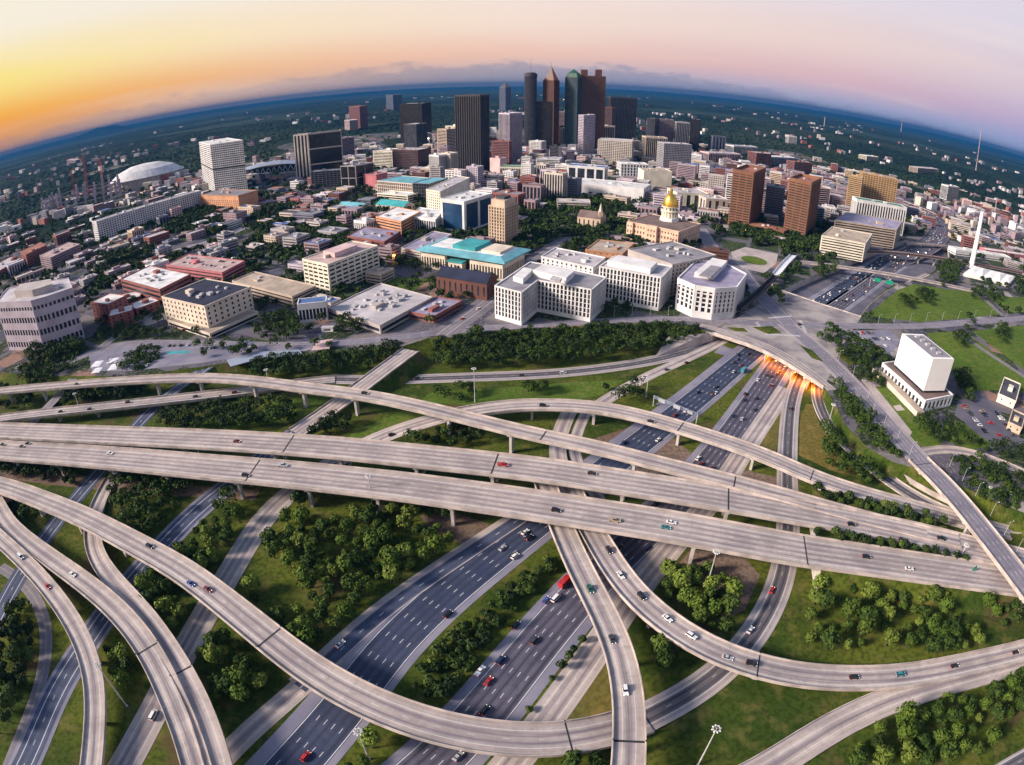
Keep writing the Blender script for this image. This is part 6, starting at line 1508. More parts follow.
for i, (d, x, y, w_, dp, h_, a, u, v_) in enumerate(spots):
    ra = random.Random(i * 7 + 1)
    wl, rl = ra.choice(WL), ra.choice(RL if ra.random() > .25 else RL[:5])
    ex_, ey_ = Vector((cos(a), sin(a), 0)), Vector((-sin(a), cos(a), 0))
    if i < 290:
        o4 = [Vector((x, y, CZ)) + ex_ * sx * w_ + ey_ * sy * dp for sx, sy in ((-1, -1), (1, -1), (1, 1), (-1, 1))]
        if ra.random() < .3:   # L shaped plan
            o4 = [o4[0], o4[1], o4[2], Vector((x, y, CZ)) + ey_ * dp + ex_ * w_ * .1, Vector((x, y, CZ)) + ey_ * dp * .1 + ex_ * w_ * .1, Vector((x, y, CZ)) + ey_ * dp * .1 - ex_ * w_]
        st = ra.choice(('bands', 'grid', 'bands', 'vert'))
        lm = min(LM, key=lambda q: (q[0].x - x) ** 2 + (q[0].y - y) ** 2)
        pu, pv_ = proj(Vector((lm[0].x, lm[0].y, CZ)))
        rel = 'left of' if u < pu - 14 else 'right of' if u > pu + 14 else ('in front of' if v_ > pv_ else 'behind')
        sz = ('small' if w_ < 12 else 'broad' if w_ < 17 else 'long')
        lab = '%s %s building with %s roof %s the %s' % (sz if h_ < 11 else 'taller', WN.get(wl, wl), RN.get(rl, rl), rel, lm[1])
        r_, v0, h0 = building('low_building', lab, 'building', pts=[(q, 0) for q in o4] if False else [(q, None) for q in o4], h=h_, wall=wl, roof=rl, style=st, bay=ra.choice((4, 5, 6.5)), fl=3.8, pw=1.6, sh=1.9, units=ra.choice((1, 2, 3, 5)) if d < 900 else ra.choice((0, 1, 2)),
                              glass=ra.choice(('glass_dark', 'open_dark', 'glass_brown')), hero=False, pr=.3, group='low buildings filling the town blocks')
        labs.setdefault(lab, []).append((u, r_))
    else:
        key = (wl, rl); mb = far_mb.setdefault('x', MB())
        if not hasattr(mb, 'mats'): mb.mats = []
        for nm in ('w_' + wl, 'r_' + rl, 'glass_dark'):
            if nm not in mb.mats: mb.mats.append(nm)
        c = Vector((x, y, 0)); wi, ri, gi_ = mb.mats.index('w_' + wl), mb.mats.index('r_' + rl), mb.mats.index('glass_dark')
        obox(mb, c, ex_, ey_, -w_, w_, -dp, dp, CZ, CZ + h_, wi)
        obox(mb, c, ex_, ey_, -w_ * .96, w_ * .96, -dp * .95, dp * .95, CZ + h_, CZ + h_ + .15, ri)
        for f in range(int(h_ / 3.6)): obox(mb, c, ex_, ey_, -w_ * .93, w_ * .93, -dp - .06, -dp, CZ + 1.3 + f * 3.6, CZ + 2.9 + f * 3.6, gi_)
        if ra.random() < .6: obox(mb, c, ex_, ey_, -w_ * .3, w_ * .1, -dp * .3, dp * .3, CZ + h_ + .1, CZ + h_ + 2.4, wi)
ORD = ['first', 'second', 'third', 'fourth', 'fifth', 'sixth', 'seventh', 'eighth']
def number_labels(labs):
    for lab, l in labs.items():
        if len(l) > 1:
            l.sort(key=lambda q: q[0]); base = ' '.join(lab.split()[:11])
            for k, (u, r_) in enumerate(l):
                r_['label'] = (('leftmost ' if k == 0 else 'rightmost ' if k == len(l) - 1 else ORD[min(k, 7)] + (' from left ' if len(lab.split()) < 14 else ' ')) + ' '.join(lab.split()[:15]))
for l_, q_ in labs.items():
    for u, r_ in q_: r_['label'] = ' '.join(l_.split()[:16])
number_labels(labs)
for mb in far_mb.values():
    o = mb.build('low_buildings', mb.mats); tag(o, kind='stuff')

# ------------------------------------------------------------------ remaining trees : one mass
big = {}
def stuff_crown(x, y, z, R_, H, leaf, n, seed, ls):
    mb = big.setdefault(leaf, MB()); r2 = random.Random(seed); i0 = len(mb.v)
    leafball(mb, x, y, z + H * .5, R_ * .8, int(n * 1.8), r2, ls)
    for k in range(3):
        t = r2.uniform(0, 6.28); f = R_ * .42
        leafball(mb, x + f * cos(t), y + f * sin(t), z + H * r2.uniform(.5, .72), R_ * .5, n, r2, ls)
for i, (x, y, z, kind, s) in enumerate(rest):
    zz = z - 1.2 if 0 < z < CZ else z; s *= 1.25
    if kind == 'bush': stuff_crown(x, y, zz, 2.4 * s, 3.4 * s, 'leaf_dark', 12, i, .5)
    else: stuff_crown(x, y, zz, 4.0 * s, 9 * s, 'leaf_dark' if kind == 'dark' and i % 5 < 3 else 'leaf', 40, i, .75)
rg = random.Random(77); cnt = 0
filler_xy = [(s_[1], s_[2], max(s_[3], s_[4])) for s_ in spots]
gridf = {}
for x, y, m_ in filler_xy: gridf.setdefault((int(x // 40), int(y // 40)), []).append((x, y, m_))
def fill_clear(x, y):
    gx, gy = int(x // 40), int(y // 40)
    for a in (-1, 0, 1):
        for b in (-1, 0, 1):
            for q in gridf.get((gx + a, gy + b), ()):
                if (q[0] - x) ** 2 + (q[1] - y) ** 2 < (q[2] + 1.5) ** 2: return False
    return True
NOTREE = [KEEP[0], KEEP[1], KEEP[2], KEEP[3], [(725, 246), (780, 246), (785, 275), (735, 275)], [(700, 322), (713, 333), (824, 388), (862, 318), (950, 285), (960, 240), (890, 235), (780, 285)], [(820, 330), (1024, 330), (1024, 470), (900, 440), (860, 395)]]
PARK = [[(540, 205), (575, 198), (640, 206), (625, 225), (600, 243), (545, 258), (518, 276), (508, 262)], [(730, 222), (775, 232), (830, 242), (815, 252), (770, 244), (735, 236)], [(250, 210), (330, 205), (345, 228), (300, 245), (250, 232)], [(165, 215), (230, 200), (235, 225), (170, 235)], [(90, 262), (130, 255), (160, 262), (120, 288), (92, 290)], [(300, 225), (345, 222), (348, 250), (300, 252)]]
while cnt < 13000:
    r_ = rg.random(); 
    if r_ < .72: u, v_ = rg.uniform(-10, 1034), rg.triangular(118, 345, 175)
    else: k = rg.choice(PARK); u, v_ = rg.uniform(min(q[0] for q in k), max(q[0] for q in k)), rg.uniform(min(q[1] for q in k), max(q[1] for q in k))
    cnt += 1
    wc = P(u, v_, CZ) if ray(u, v_)[2] < -.02 else None
    if wc is None or wc.y < 240: continue
    d = wc.length
    inpark = any(in_poly(u, v_, k) for k in PARK)
    if not inpark and noise.noise(Vector((wc.x * .012, wc.y * .012, 9))) < -.12: continue
    if any(in_poly(u, v_, k) for k in NOTREE): continue
    if v_ > 338 - abs(u - 512) * 0 and u < 720: continue
    if not fill_clear(wc.x, wc.y) or not hero_clear(wc.x, wc.y, 3) or not road_clear(wc.x, wc.y, CZ, 2.5): continue
    s = rg.uniform(.8, 1.3) * (1.0 if d < 900 else 1.25)
    stuff_crown(wc.x, wc.y, CZ, 4.6 * s, 9 * s, 'leaf_dark' if rg.random() < .65 else 'leaf', 26 if d < 700 else 12, cnt, .95 if d < 700 else 1.9)
allm = MB(); mats_ = list(big)
for k, nm in enumerate(mats_):
    mb = big[nm]; o = len(allm.v); allm.v += mb.v; allm.f += [tuple(i + o for i in f) for f in mb.f]; allm.m += [k] * len(mb.f)
tag(allm.build('trees', mats_), kind='stuff')

# far canopy : bumpy sheet of woodland, and the far suburbs as one mass of small blocks
mb = MB(); rows = []; r0 = 1250.0; NA = 620
def ramp01(t): return max(0, min(1, t))
ri = 0; rr = r0
while rr < 13000:
    row = []
    for k in range(NA + 1):
        t = R(-62) + R(124) * k / NA; x, y = rr * sin(t), rr * cos(t)
        tw = town(x, y) if rr < 3200 else 0
        n_ = noise.noise(Vector((x * .0022, y * .0022, 1.5)))
        cov = ramp01((rr - 1250) / 900) * ramp01((n_ + .42 - tw * .75) * 3.5) if rr < 3500 else ramp01((n_ + .45) * 4)
        hgt = (9 + 5 * noise.noise(Vector((x * .05, y * .05, 0))) + rg.uniform(-3.5, 3.5)) * cov
        base = 26 * noise.noise(Vector((x * .0006, y * .0006, 7))) * ramp01((rr - 2600) / 3000)
        row.append((x, y, CZ - .8 + hgt + base + (0 if cov > 0.02 else -1.2)))
    rows.append(row); rr *= 1.0105
for a, b in enumerate(rows):
    mb.v += b
n1 = NA + 1
for j in range(len(rows) - 1):
    for k in range(NA): i = j * n1 + k; mb.f.append((i, i + 1, i + n1 + 1, i + n1)); mb.m.append(0)
def far_leaf(name):
    m, bs = newmat(name); t = N.new('ShaderNodeTexCoord')
    def nz(s, d=4):
        n = N.new('ShaderNodeTexNoise'); n.inputs['Scale'].default_value = s; n.inputs['Detail'].default_value = d; L.new(t.outputs['Object'], n.inputs[0]); return n.outputs[0]
    o = mixc(sstep(nz(.03), .35, .65), (.006, .016, .012), (.013, .028, .017)); o = mixc(mth('MULTIPLY', sstep(nz(.0012), .45, .65), .5), o, (.045, .060, .035))
    L.new(o, bs.inputs['Base Color']); bs.inputs['Roughness'].default_value = .95; bs.inputs['Specular IOR Level'].default_value = .05
far_leaf('far_canopy')
tag(mb.build('far_woods', 'far_canopy'), kind='stuff')
mb = MB(); mb.mats = ['w_white', 'w_beige', 'w_mauve', 'w_brick', 'r_pale', 'r_grey']
rg = random.Random(99); n_ = 0
while n_ < 1400:
    t = R(rg.uniform(-50, 56)); rr = 1500 * (8.0 ** (rg.random() ** 1.35)); x, y = rr * sin(t), rr * cos(t)
    if noise.noise(Vector((x * .0011, y * .0011, 12))) + noise.noise(Vector((x * .004, y * .004, 2))) * .5 < .16 + ramp01((rr - 3000) / 9000) * .22: n_ += .2; continue
    n_ += 1; g = CZ + 26 * noise.noise(Vector((x * .0006, y * .0006, 7))) * ramp01((rr - 2600) / 3000)
    s = rg.uniform(5, 12) * (1 + rr / 7000); hh_ = rg.uniform(8, 16) * (1 + rr / 16000) + 6; a = rg.uniform(-.3, .6); e1, e2 = Vector((cos(a), sin(a), 0)), Vector((-sin(a), cos(a), 0))
    obox(mb, Vector((x, y, 0)), e1, e2, -s, s, -s * .55, s * .55, g - 3, g + hh_, rg.choice((0, 1, 2, 2, 4, 4, 3, 5, 5, 5)))
tag(mb.build('far_suburbs', mb.mats), kind='stuff')
# low hills on the skyline at left
def hill(name, px, wpx, hgt, dist, seed):
    dr = ray(px, 140); L_ = hypot(dr[0], dr[1]); c = Vector((dr[0] / L_ * dist, dr[1] / L_ * dist, 0)); W_ = wpx / FPX * dist / 2
    rgt = Vector((c.y, -c.x, 0)).normalized(); fw = c.normalized(); mb = MB(); nx, ny = 60, 14
    for j in range(ny + 1):
        for i in range(nx + 1):
            a, b = i / nx * 2 - 1, j / ny * 2 - 1
            h_ = hgt * max(0, (1 - a * a)) ** 1.4 * (1 - b * b) * (.8 + .35 * noise.noise(Vector((a * 3, b * 2, seed))))
            q = c + rgt * a * W_ + fw * b * 3500; mb.v.append((q.x, q.y, CZ - 2 + h_))
    for j in range(ny):
        for i in range(nx): k = j * (nx + 1) + i; mb.f.append((k, k + 1, k + nx + 2, k + nx + 1)); mb.m.append(0)
    o = mb.build(name, 'far_canopy', smooth=True); o['kind'] = 'structure'
hill('hill', 103, 75, 300, 24000, 1.3); hill('hill', 112, 34, 130, 22000, 2.3); hill('hills', 215, 190, 110, 26000, 5.1); hill('hills', 360, 60, 130, 28000, 8.8); hill('hills', 20, 120, 90, 26000, 11.8)
# ------------------------------------------------------------------ vehicles
CARC = {'white': (.75, .75, .75), 'silver': (.42, .43, .46), 'black': (.012, .012, .015), 'dark grey': (.05, .052, .06), 'red': (.42, .02, .02), 'dark red': (.16, .012, .015), 'blue': (.03, .07, .30), 'teal': (.03, .22, .26), 'dark blue': (.015, .03, .09), 'tan': (.35, .28, .2), 'green': (.02, .10, .07)}
for k, c in CARC.items():
    m, bs = newmat('paint ' + k); n = N.new('ShaderNodeTexNoise'); n.inputs['Scale'].default_value = 3
    L.new(mixc(mth('MULTIPLY', n.outputs[0], .25), c, tuple(x * .6 for x in c)), bs.inputs['Base Color']); bs.inputs['Roughness'].default_value = .35; bs.inputs['Coat Weight'].default_value = .5
mat('car_glass', (.01, .012, .015), .1, spec=.7); mat('tyre', (.015, .015, .015), .9)
mat('tail_lamp', (.5, .01, .01), .4, emit=(1, .05, .03), estr=.5); mat('head_lamp', (.9, .88, .8), .3, emit=(1, .9, .7), estr=.8)
SHAPES = {   # side outline (along, up), roof outline of the glasshouse, length, width
 'car': ([(-2.2, .35), (2.25, .35), (2.3, .7), (1.3, .95), (-1.6, .98), (-2.3, .9)], [(-1.6, .95), (1.05, .93), (.35, 1.42), (-1.0, 1.42)], .9),
 'suv': ([(-2.25, .4), (2.3, .4), (2.3, .85), (1.35, 1.1), (-2.2, 1.12), (-2.3, .8)], [(-2.2, 1.1), (1.1, 1.08), (.55, 1.72), (-1.95, 1.72)], .95),
 'van': ([(-2.6, .4), (2.6, .4), (2.6, 1.0), (2.0, 1.25), (-2.6, 1.25)], [(-2.58, 1.22), (2.0, 1.22), (1.3, 2.1), (-2.5, 2.1)], 1.0),
 'pickup': ([(-2.8, .5), (2.8, .5), (2.8, 1.0), (1.7, 1.15), (-2.8, 1.15)], [(-.7, 1.12), (1.5, 1.12), (.9, 1.8), (-.6, 1.8)], 1.0),
 'truck': ([(-4.5, .7), (3.6, .7), (3.6, 1.0), (-4.5, 1.0)], [(2.0, 1.0), (3.6, 1.0), (3.4, 2.4), (2.0, 2.4)], 1.2)}
def extr(mb, pl, hw, hw2=None):
    hw2 = hw if hw2 is None else hw2; i = len(mb.v); n = len(pl); zm = max(z for y, z in pl)
    for sg in (-1, 1): mb.v += [(sg * (hw2 if z > zm - .2 else hw), y, z) for y, z in pl]
    for k in range(n): j = (k + 1) % n; mb.f.append((i + k, i + j, i + n + j, i + n + k)); mb.m.append(0)
    mb.f.append(tuple(range(i + n - 1, i - 1, -1))); mb.f.append(tuple(range(i + n, i + 2 * n))); mb.m += [0, 0]
CARP = {}
def car_proto(kind, colr, detail):
    key = (kind, colr, detail)
    if key in CARP: return CARP[key], False
    side, top, hw = SHAPES[kind]; root = thing({'car': 'car', 'suv': 'car', 'van': 'van', 'pickup': 'pickup_truck', 'truck': 'box_truck'}[kind], colr + ' car', 'car')
    mb = MB(); extr(mb, side, hw, hw * .97); mb.build('body', 'paint ' + colr, root)
    mb = MB(); extr(mb, top, hw * .93, hw * .74); mb.build('windows', 'car_glass', root)
    mb = MB(); z_ = max(z for y, z in top); ys = [y for y, z in top if z == z_]; mb.box(-hw * .72, hw * .72, min(ys) + .05, max(ys) - .05, z_ - .02, z_ + .05); mb.build('roof', 'paint ' + colr, root)
    if kind == 'truck': mb = MB(); mb.box(-1.25, 1.25, -4.5, 1.8, 1.0, 3.5); mb.build('cargo_box', 'paint ' + colr, root)
    if detail:
        me = None; yl = (max(y for y, z in side) - .85, min(y for y, z in side) + .8); m1 = MB()
        for k in range(10):
            t0, t1 = 2 * pi * k / 10, 2 * pi * (k + 1) / 10; r_ = .34
            m1.quad((-.11, r_ * cos(t0), r_ * sin(t0)), (-.11, r_ * cos(t1), r_ * sin(t1)), (.11, r_ * cos(t1), r_ * sin(t1)), (.11, r_ * cos(t0), r_ * sin(t0)))
        for sg in (-.11, .11): m1.face([(sg, .34 * cos(2 * pi * k / 10), .34 * sin(2 * pi * k / 10)) for k in range(10)])
        me = m1.mesh('wheel', 'tyre')
        for sx in (-1, 1):
            for y in yl: link('wheel', me, root, (sx * hw * .94, y, .34))
        f_, b_ = max(y for y, z in side), min(y for y, z in side); zl = side[0][1] + .38
        for nm, y, mm in (('headlight', f_, 'head_lamp'), ('taillight', b_, 'tail_lamp')):
            m2 = MB(); m2.box(-.2, .2, -.05, .05, -.09, .09); me2 = m2.mesh(nm, mm)
            for sx in (-1, 1): link(nm, me2, root, (sx * hw * .72, y, zl))
    CARP[key] = root; return root, True
def vehicle(p, d, kind, colr, label, detail=True, group=None, cat=None):
    pr_, new = car_proto(kind, colr, detail); rz = atan2(-d.x, d.y)
    o = pr_ if new else copy_thing(pr_, p, rz)
    o.location = p; o.rotation_euler = (0, 0, rz); o['label'] = label; o['category'] = cat or {'car': 'car', 'suv': 'car', 'van': 'van', 'pickup': 'pickup truck', 'truck': 'truck'}[kind]
    if group: o['group'] = group
    return o
def on_road(px, py):
    best = None
    for nm, fr, h2, kd in ALLROADS:
        for (q, r, d, s) in fr[::2]:
            if abs(q.x) > 1200 or q.y > 1500: continue
            if q.z > CAMZ - 20: continue
            w_ = P(px, py, q.z); dx, dy = w_.x - q.x, w_.y - q.y
            if abs(dx) + abs(dy) > h2 + 12: continue
            la = abs(dx * r.x + dy * r.y); al = abs(dx * d.x + dy * d.y)
            if al < 8 and la < h2 + .6 and (best is None or q.z > best[0].z + .5): best = (w_, d)
    return best
CARS = [
 (77, 384.5, 'car', 'dark grey', 'grey car on the long upper left flyover'), (61, 412, 'car', 'black', 'leftmost black car on the two lane ramp bridge below the long flyover'), (90, 409.5, 'car', 'dark blue', 'dark blue car on the two lane ramp bridge below the long flyover'), (128, 402.5, 'car', 'black', 'black car furthest along the two lane ramp bridge'),
 (196, 397, 'car', 'dark grey', 'dark grey car near the merge of the two lane ramp bridge'), (235, 393, 'suv', 'dark red', 'dark red car climbing off the two lane ramp bridge'),
 (3, 445, 'car', 'black', 'black car at the very left end of the lower viaduct'), (22, 447, 'car', 'dark grey', 'dark grey car following at the left end of the lower viaduct'), (28, 444, 'car', 'black', 'black car abreast at the left end of the lower viaduct'), (110, 454, 'car', 'white', 'small white car on the left part of the lower viaduct'),
 (246, 476, 'suv', 'black', 'black car beside the first joint of the lower viaduct'), (283, 466, 'pickup', 'silver', 'silver pickup just right of the first joint of the lower viaduct'), (237, 442, 'car', 'dark red', 'dark red car on the upper viaduct left of its first joint'),
 (365, 394, 'suv', 'black', 'black car on the crest of the long flyover'), (543, 406, 'suv', 'black', 'black car on the arching ramp bridge'), (651, 422, 'car', 'black', 'second black car further along the arching ramp bridge'),
 (503, 465.5, 'pickup', 'red', 'red pickup at the middle joint of the upper viaduct'), (592, 474, 'car', 'black', 'black car on the upper viaduct right of the red pickup'), (556, 511, 'suv', 'black', 'black car on the lower viaduct above the narrow ramp bridge'),
 (614.5, 521, 'pickup', 'tan', 'tan pickup on the lower viaduct'), (671, 523, 'car', 'white', 'white car side by side with a teal car on the lower viaduct'), (665.5, 528, 'car', 'teal', 'teal car side by side with a white car on the lower viaduct'),
 (525, 533, 'car', 'white', 'white car on the blue freeway just below the lower viaduct'), (529, 538.5, 'suv', 'black', 'black car on the blue freeway just below the lower viaduct'), (515, 557, 'suv', 'white', 'white car in the fast lanes of the blue freeway'), (448, 615, 'suv', 'black', 'black car alone on the blue freeway'), (340.5, 645, 'car', 'white', 'white car in the outer lane of the blue freeway by the slip road'),
 (565.7, 583, 'truck', 'red', 'red truck on the grey freeway beside the narrow ramp bridge'), (555.6, 599, 'van', 'white', 'white van following the red truck'), (546, 601, 'car', 'blue', 'blue car left of the white van'), (516, 626, 'suv', 'black', 'black car left of centre on the grey freeway'), (534, 641, 'suv', 'dark grey', 'dark grey car right lane of the grey freeway'),
 (500.4, 661, 'suv', 'dark blue', 'dark blue car on the grey freeway above the red car'), (480, 672, 'pickup', 'white', 'white pickup in the left lane of the grey freeway'), (488.4, 682, 'car', 'red', 'red car right of the white pickup on the grey freeway'), (484.6, 711, 'suv', 'black', 'black car closest to the big flyover on the grey freeway'), (458, 757, 'car', 'silver', 'silver car at the bottom edge on the grey freeway'),
 (306, 757, 'suv', 'red', 'red car at the bottom edge on the blue freeway'),
 (590, 590, 'suv', 'green', 'green car high on the narrow ramp bridge'), (612, 640, 'car', 'dark grey', 'dark grey car half way down the narrow ramp bridge'), (625, 691, 'suv', 'white', 'white car low on the narrow ramp bridge'),
 (609, 551, 'suv', 'black', 'first black car below the lower viaduct on the curved ramp bridge'), (620.5, 576, 'car', 'white', 'first white car on the curved ramp bridge'), (641.4, 597, 'suv', 'black', 'black car behind the first white car on the curved ramp bridge'), (667, 619, 'car', 'white', 'second white car on the curved ramp bridge'), (691, 636.5, 'suv', 'white', 'third white car on the curved ramp bridge'), (727, 658.5, 'car', 'silver', 'silver car on the curved ramp bridge before its joint'), (751, 664, 'suv', 'black', 'black car at the joint of the curved ramp bridge'),
 (853.5, 678, 'suv', 'black', 'black car on the right hand ramp left of the teal car'), (900, 675, 'suv', 'teal', 'teal car on the right hand ramp near the fork'), (954, 666.5, 'car', 'black', 'black car on the right hand ramp right of the fork'), (1015, 653, 'car', 'black', 'black car at the right edge on the right hand ramp'),
 (750, 631, 'car', 'white', 'white car on the dark loop under the curved ramp'), (771.5, 591, 'car', 'red', 'red car on the dark loop below the viaduct'),
 (150, 547, 'suv', 'black', 'black car on the left part of the big flyover'), (191, 584.5, 'car', 'blue', 'blue car beside a dark red car on the big flyover'), (208, 590, 'car', 'dark red', 'dark red car behind the blue car on the big flyover'),
 (21, 557.5, 'van', 'white', 'white van on the outermost left ramp'), (48, 587, 'car', 'red', 'red car on the outermost left ramp'), (73, 575, 'car', 'white', 'white car on the middle left ramp'), (154, 716, 'van', 'white', 'white van on the pale ramp at the lower left'),
 (851, 525, 'suv', 'black', 'black car on the upper viaduct above the hedge'), (902, 540, 'car', 'dark grey', 'dark grey car on the upper viaduct right part'), (941, 539, 'pickup', 'black', 'black pickup on the upper viaduct right part'), (866, 557.5, 'suv', 'black', 'black car on the lower viaduct right of its last joint'), (908.6, 569.5, 'car', 'white', 'white car near the right end of the lower viaduct'),
 (686, 411.5, 'suv', 'white', 'white car on the blue freeway above the arching ramp'), (698, 459, 'suv', 'white', 'white car under the arching ramp on the grey freeway'), (713, 393.6, 'suv', 'black', 'black car on the upper blue freeway'), (745, 394.5, 'suv', 'black', 'black car on the upper grey freeway'), (757.6, 380.5, 'car', 'white', 'white car on the upper grey freeway'), (744, 371.5, 'truck', 'teal', 'teal truck lit up on the upper blue freeway'), (778.5, 372.5, 'suv', 'black', 'black car leaving the orange lit underpass'), (790, 409, 'suv', 'dark grey', 'dark car on the loop road below the underpass'), (771, 386, 'car', 'dark red', 'dark red car near the orange lit underpass'),
 (666.5, 370, 'car', 'dark blue', 'dark blue car on the frontage ramp near the fork'), (686.6, 363, 'car', 'black', 'black car on the frontage ramp near the wall'), (645, 377.5, 'car', 'silver', 'silver car on the fork of the frontage ramp'), (563, 373.5, 'suv', 'white', 'white car on the frontage ramp below the tree belt'), (522, 376, 'car', 'dark grey', 'dark grey car on the frontage ramp below the tree belt'), (418, 379, 'suv', 'black', 'black car on the frontage ramp beside the sloping street bridge'),
 (321, 419, 'car', 'dark grey', 'grey car on the sloping street bridge'), (392, 435.5, 'suv', 'black', 'black car on the ramp below the long flyover'), (800, 325, 'suv', 'black', 'black car crossing the big junction'), (462, 319, 'car', 'red', 'red car on the pink street beside the brick hall'), (478, 309, 'car', 'white', 'white car on the pink street beside the brick hall')]
for px, py, kind, colr, lab in CARS:
    b = on_road(px, py)
    if not b: b = (P(px, py, .1), Vector((.6, .8, 0)))
    vehicle(b[0] + Vector((0, 0, .01)), b[1], kind, colr, lab)
rg = random.Random(31)
# queues of the sunken freeway
for rd, side, lab, grp in ((0, 0, 'car in the slow queue of the sunken freeway, left carriageway', 'cars queuing in the left trench carriageway'), (1, 0, 'car in the sunken freeway, right carriageway', 'cars in the right trench carriageway'), (2, 0, 'car in the distant bend of the freeway beyond the viaduct', 'cars in the distant freeway bend')):
    frs = [x for x in ALLROADS if x[0] == 'freeway']; fr = frs[0][1] if rd == 0 else frs[1][1] if rd == 1 else frs[-1][1]
    hw = 17 if rd == 2 else 8
    for (q, r, d, s) in fr[::1]:
        u, v_ = proj(q)
        if rd < 2 and not (252 < v_ < 318): continue
        for ln in ((-14, -10.5, -7, -3, 3, 7, 10.5, 14) if rd == 2 else (-7, -3.5, 0, 3.5, 7)):
            if rg.random() > (.20, .11, .17)[rd]: continue
            colr = rg.choice(('white', 'white', 'silver', 'black', 'dark grey', 'red', 'blue', 'white', 'tan'))
            vehicle(q + r * (ln + rg.uniform(-.3, .3)) + d * rg.uniform(-2, 2) + Vector((0, 0, .02)), d, rg.choice(('car', 'suv', 'car', 'van')), colr, lab, False, grp)
for rd in (0, 1):
    fr = [x for x in ALLROADS if x[0] == 'freeway'][rd][1]; k = 0
    while k < 22:
        q, r, d, s = rg.choice(fr); u, v_ = proj(q)
        if not (352 < v_ < 560): continue
        k += 1; colr = rg.choice(('white', 'silver', 'black', 'dark grey', 'dark red', 'dark blue', 'black'))
        vehicle(q + r * rg.choice((-7, -3.5, 0, 3.5, 7)) + Vector((0, 0, .02)), d, rg.choice(('car', 'suv')), colr, 'car spread thinly along the %s freeway' % ('blue', 'grey')[rd], False, 'moving cars of the %s freeway' % ('blue', 'grey')[rd])
def lot(pts, rows, z, label, group, p_=.6):
    """rows = list of pixel lines with n bays"""
    for (x0, y0), (x1, y1), n in rows:
        a, b = P(x0, y0, z), P(x1, y1, z); d = (b - a).normalized(); nn = Vector((-d.y, d.x, 0))
        for k in range(n):
            if rg.random() > p_: continue
            vehicle(a.lerp(b, (k + .5) / n), nn, rg.choice(('car', 'suv', 'car', 'pickup')), rg.choice(('white', 'white', 'silver', 'black', 'red', 'dark blue', 'tan', 'dark grey')), label, False, group)
lot(None, [((962, 404), (988, 436), 15), ((975, 402), (1000, 437), 15), ((990, 404), (1016, 440), 14)], CZ + .05, 'car parked in the crowded car park right of the white marble block', 'cars in the car park by the motel')
lot(None, [((838, 334), (872, 333), 12), ((846, 340), (890, 339), 14), ((856, 347), (890, 346), 11)], CZ + .05, 'car parked in the lot between the junction and the white marble block', 'cars in the lot by the junction')
zt_ = CZ + hpk + .06
lot(None, [((178, 262), (228, 268), 18), ((186, 258), (234, 263), 17), ((192, 254), (238, 259), 15)], zt_, 'car parked on the roof of the rose red parking garage', 'cars on the garage roof', .5)
lot(None, [((140, 347), (190, 345.5), 14), ((200, 349), (250, 346), 12), ((118, 364), (150, 366), 8)], CZ + .05, 'car parked on the pale paving at the left junction', 'cars on the left paving')
lot(None, [((172, 325), (190, 333), 8)], CZ + .05, 'car parked in front of the navy roofed cream building', 'cars before the cream building')
lot(None, [((12, 372), (30, 360), 9), ((18, 378), (34, 366), 8)], CZ + .05, 'car parked in the lot at the left edge near the long flyover', 'cars in the left edge lot')

# ------------------------------------------------------------------ lamps, masts, gantries
def high_mast(base, top_row, label, arms=8):
    b = P(base[0], base[1], base[2]); h = max(8, height_at(b, top_row) - base[2]); root = thing('high_mast_lamp', label, 'street lamp', b)
    mb = MB(); mb.cyl(0, 0, 0, h, .34, .18, 8); mb.cyl(0, 0, 0, .5, .6, .6, 8); mb.build('pole', 'pole_metal', root)
    mb = MB(); mb.lathe([(1.0, h - .5), (1.25, h - .5), (1.25, h - .2), (1.0, h - .2), (1.0, h - .5)], 0, 0, 14)
    for k in range(3): t = 2 * pi * k / 3; mb.beam((0, 0, h - .3), (1.1 * cos(t), 1.1 * sin(t), h - .35), .06)
    mb.build('lamp_ring', 'pole_metal', root)
    m1 = MB(); m1.lathe([(.01, .35), (.18, .3), (.32, 0), (.01, 0)], 0, 0, 8); me = m1.mesh('lamp_head', 'white_metal')
    for k in range(arms): t = 2 * pi * k / arms; link('lamp_head', me, root, (1.45 * cos(t), 1.45 * sin(t), h - .6))
for base, top, lab in (((698, 765, 0), 728, 'high mast lamp on the grass at the bottom right of centre'), ((127, 706, 0), 664, 'high mast lamp beside the outermost left ramp'), ((369, 759, 0), 731, 'high mast lamp in front of the bright trees at the bottom'),
    ((374, 511, 0), 475, 'high mast lamp standing before the lower viaduct left of centre'), ((706.5, 587, 0), 551, 'high mast lamp inside the loop beside the viaduct'), ((646, 397, 0), 377, 'high mast lamp on the grass beside the upper freeway'),
    ((475, 402, 0), 368, 'high mast lamp on the verge above the long flyover'), ((826, 432, 0), 404, 'high mast lamp inside the curve of the walled ramp'), ((984, 503, 2), 487, 'high mast lamp right of the white kerbed bridge'),
    ((272, 400, 0), 369, 'high mast lamp beside the long flyover at left'), ((120, 484, 0), 472, 'lamp just below the lower viaduct at left'), ((82, 416, 0), 393, 'high mast lamp between the left flyovers'), ((961, 556, 6), 553, 'lamp at the right end of the hedge')):
    high_mast(base, top, lab)
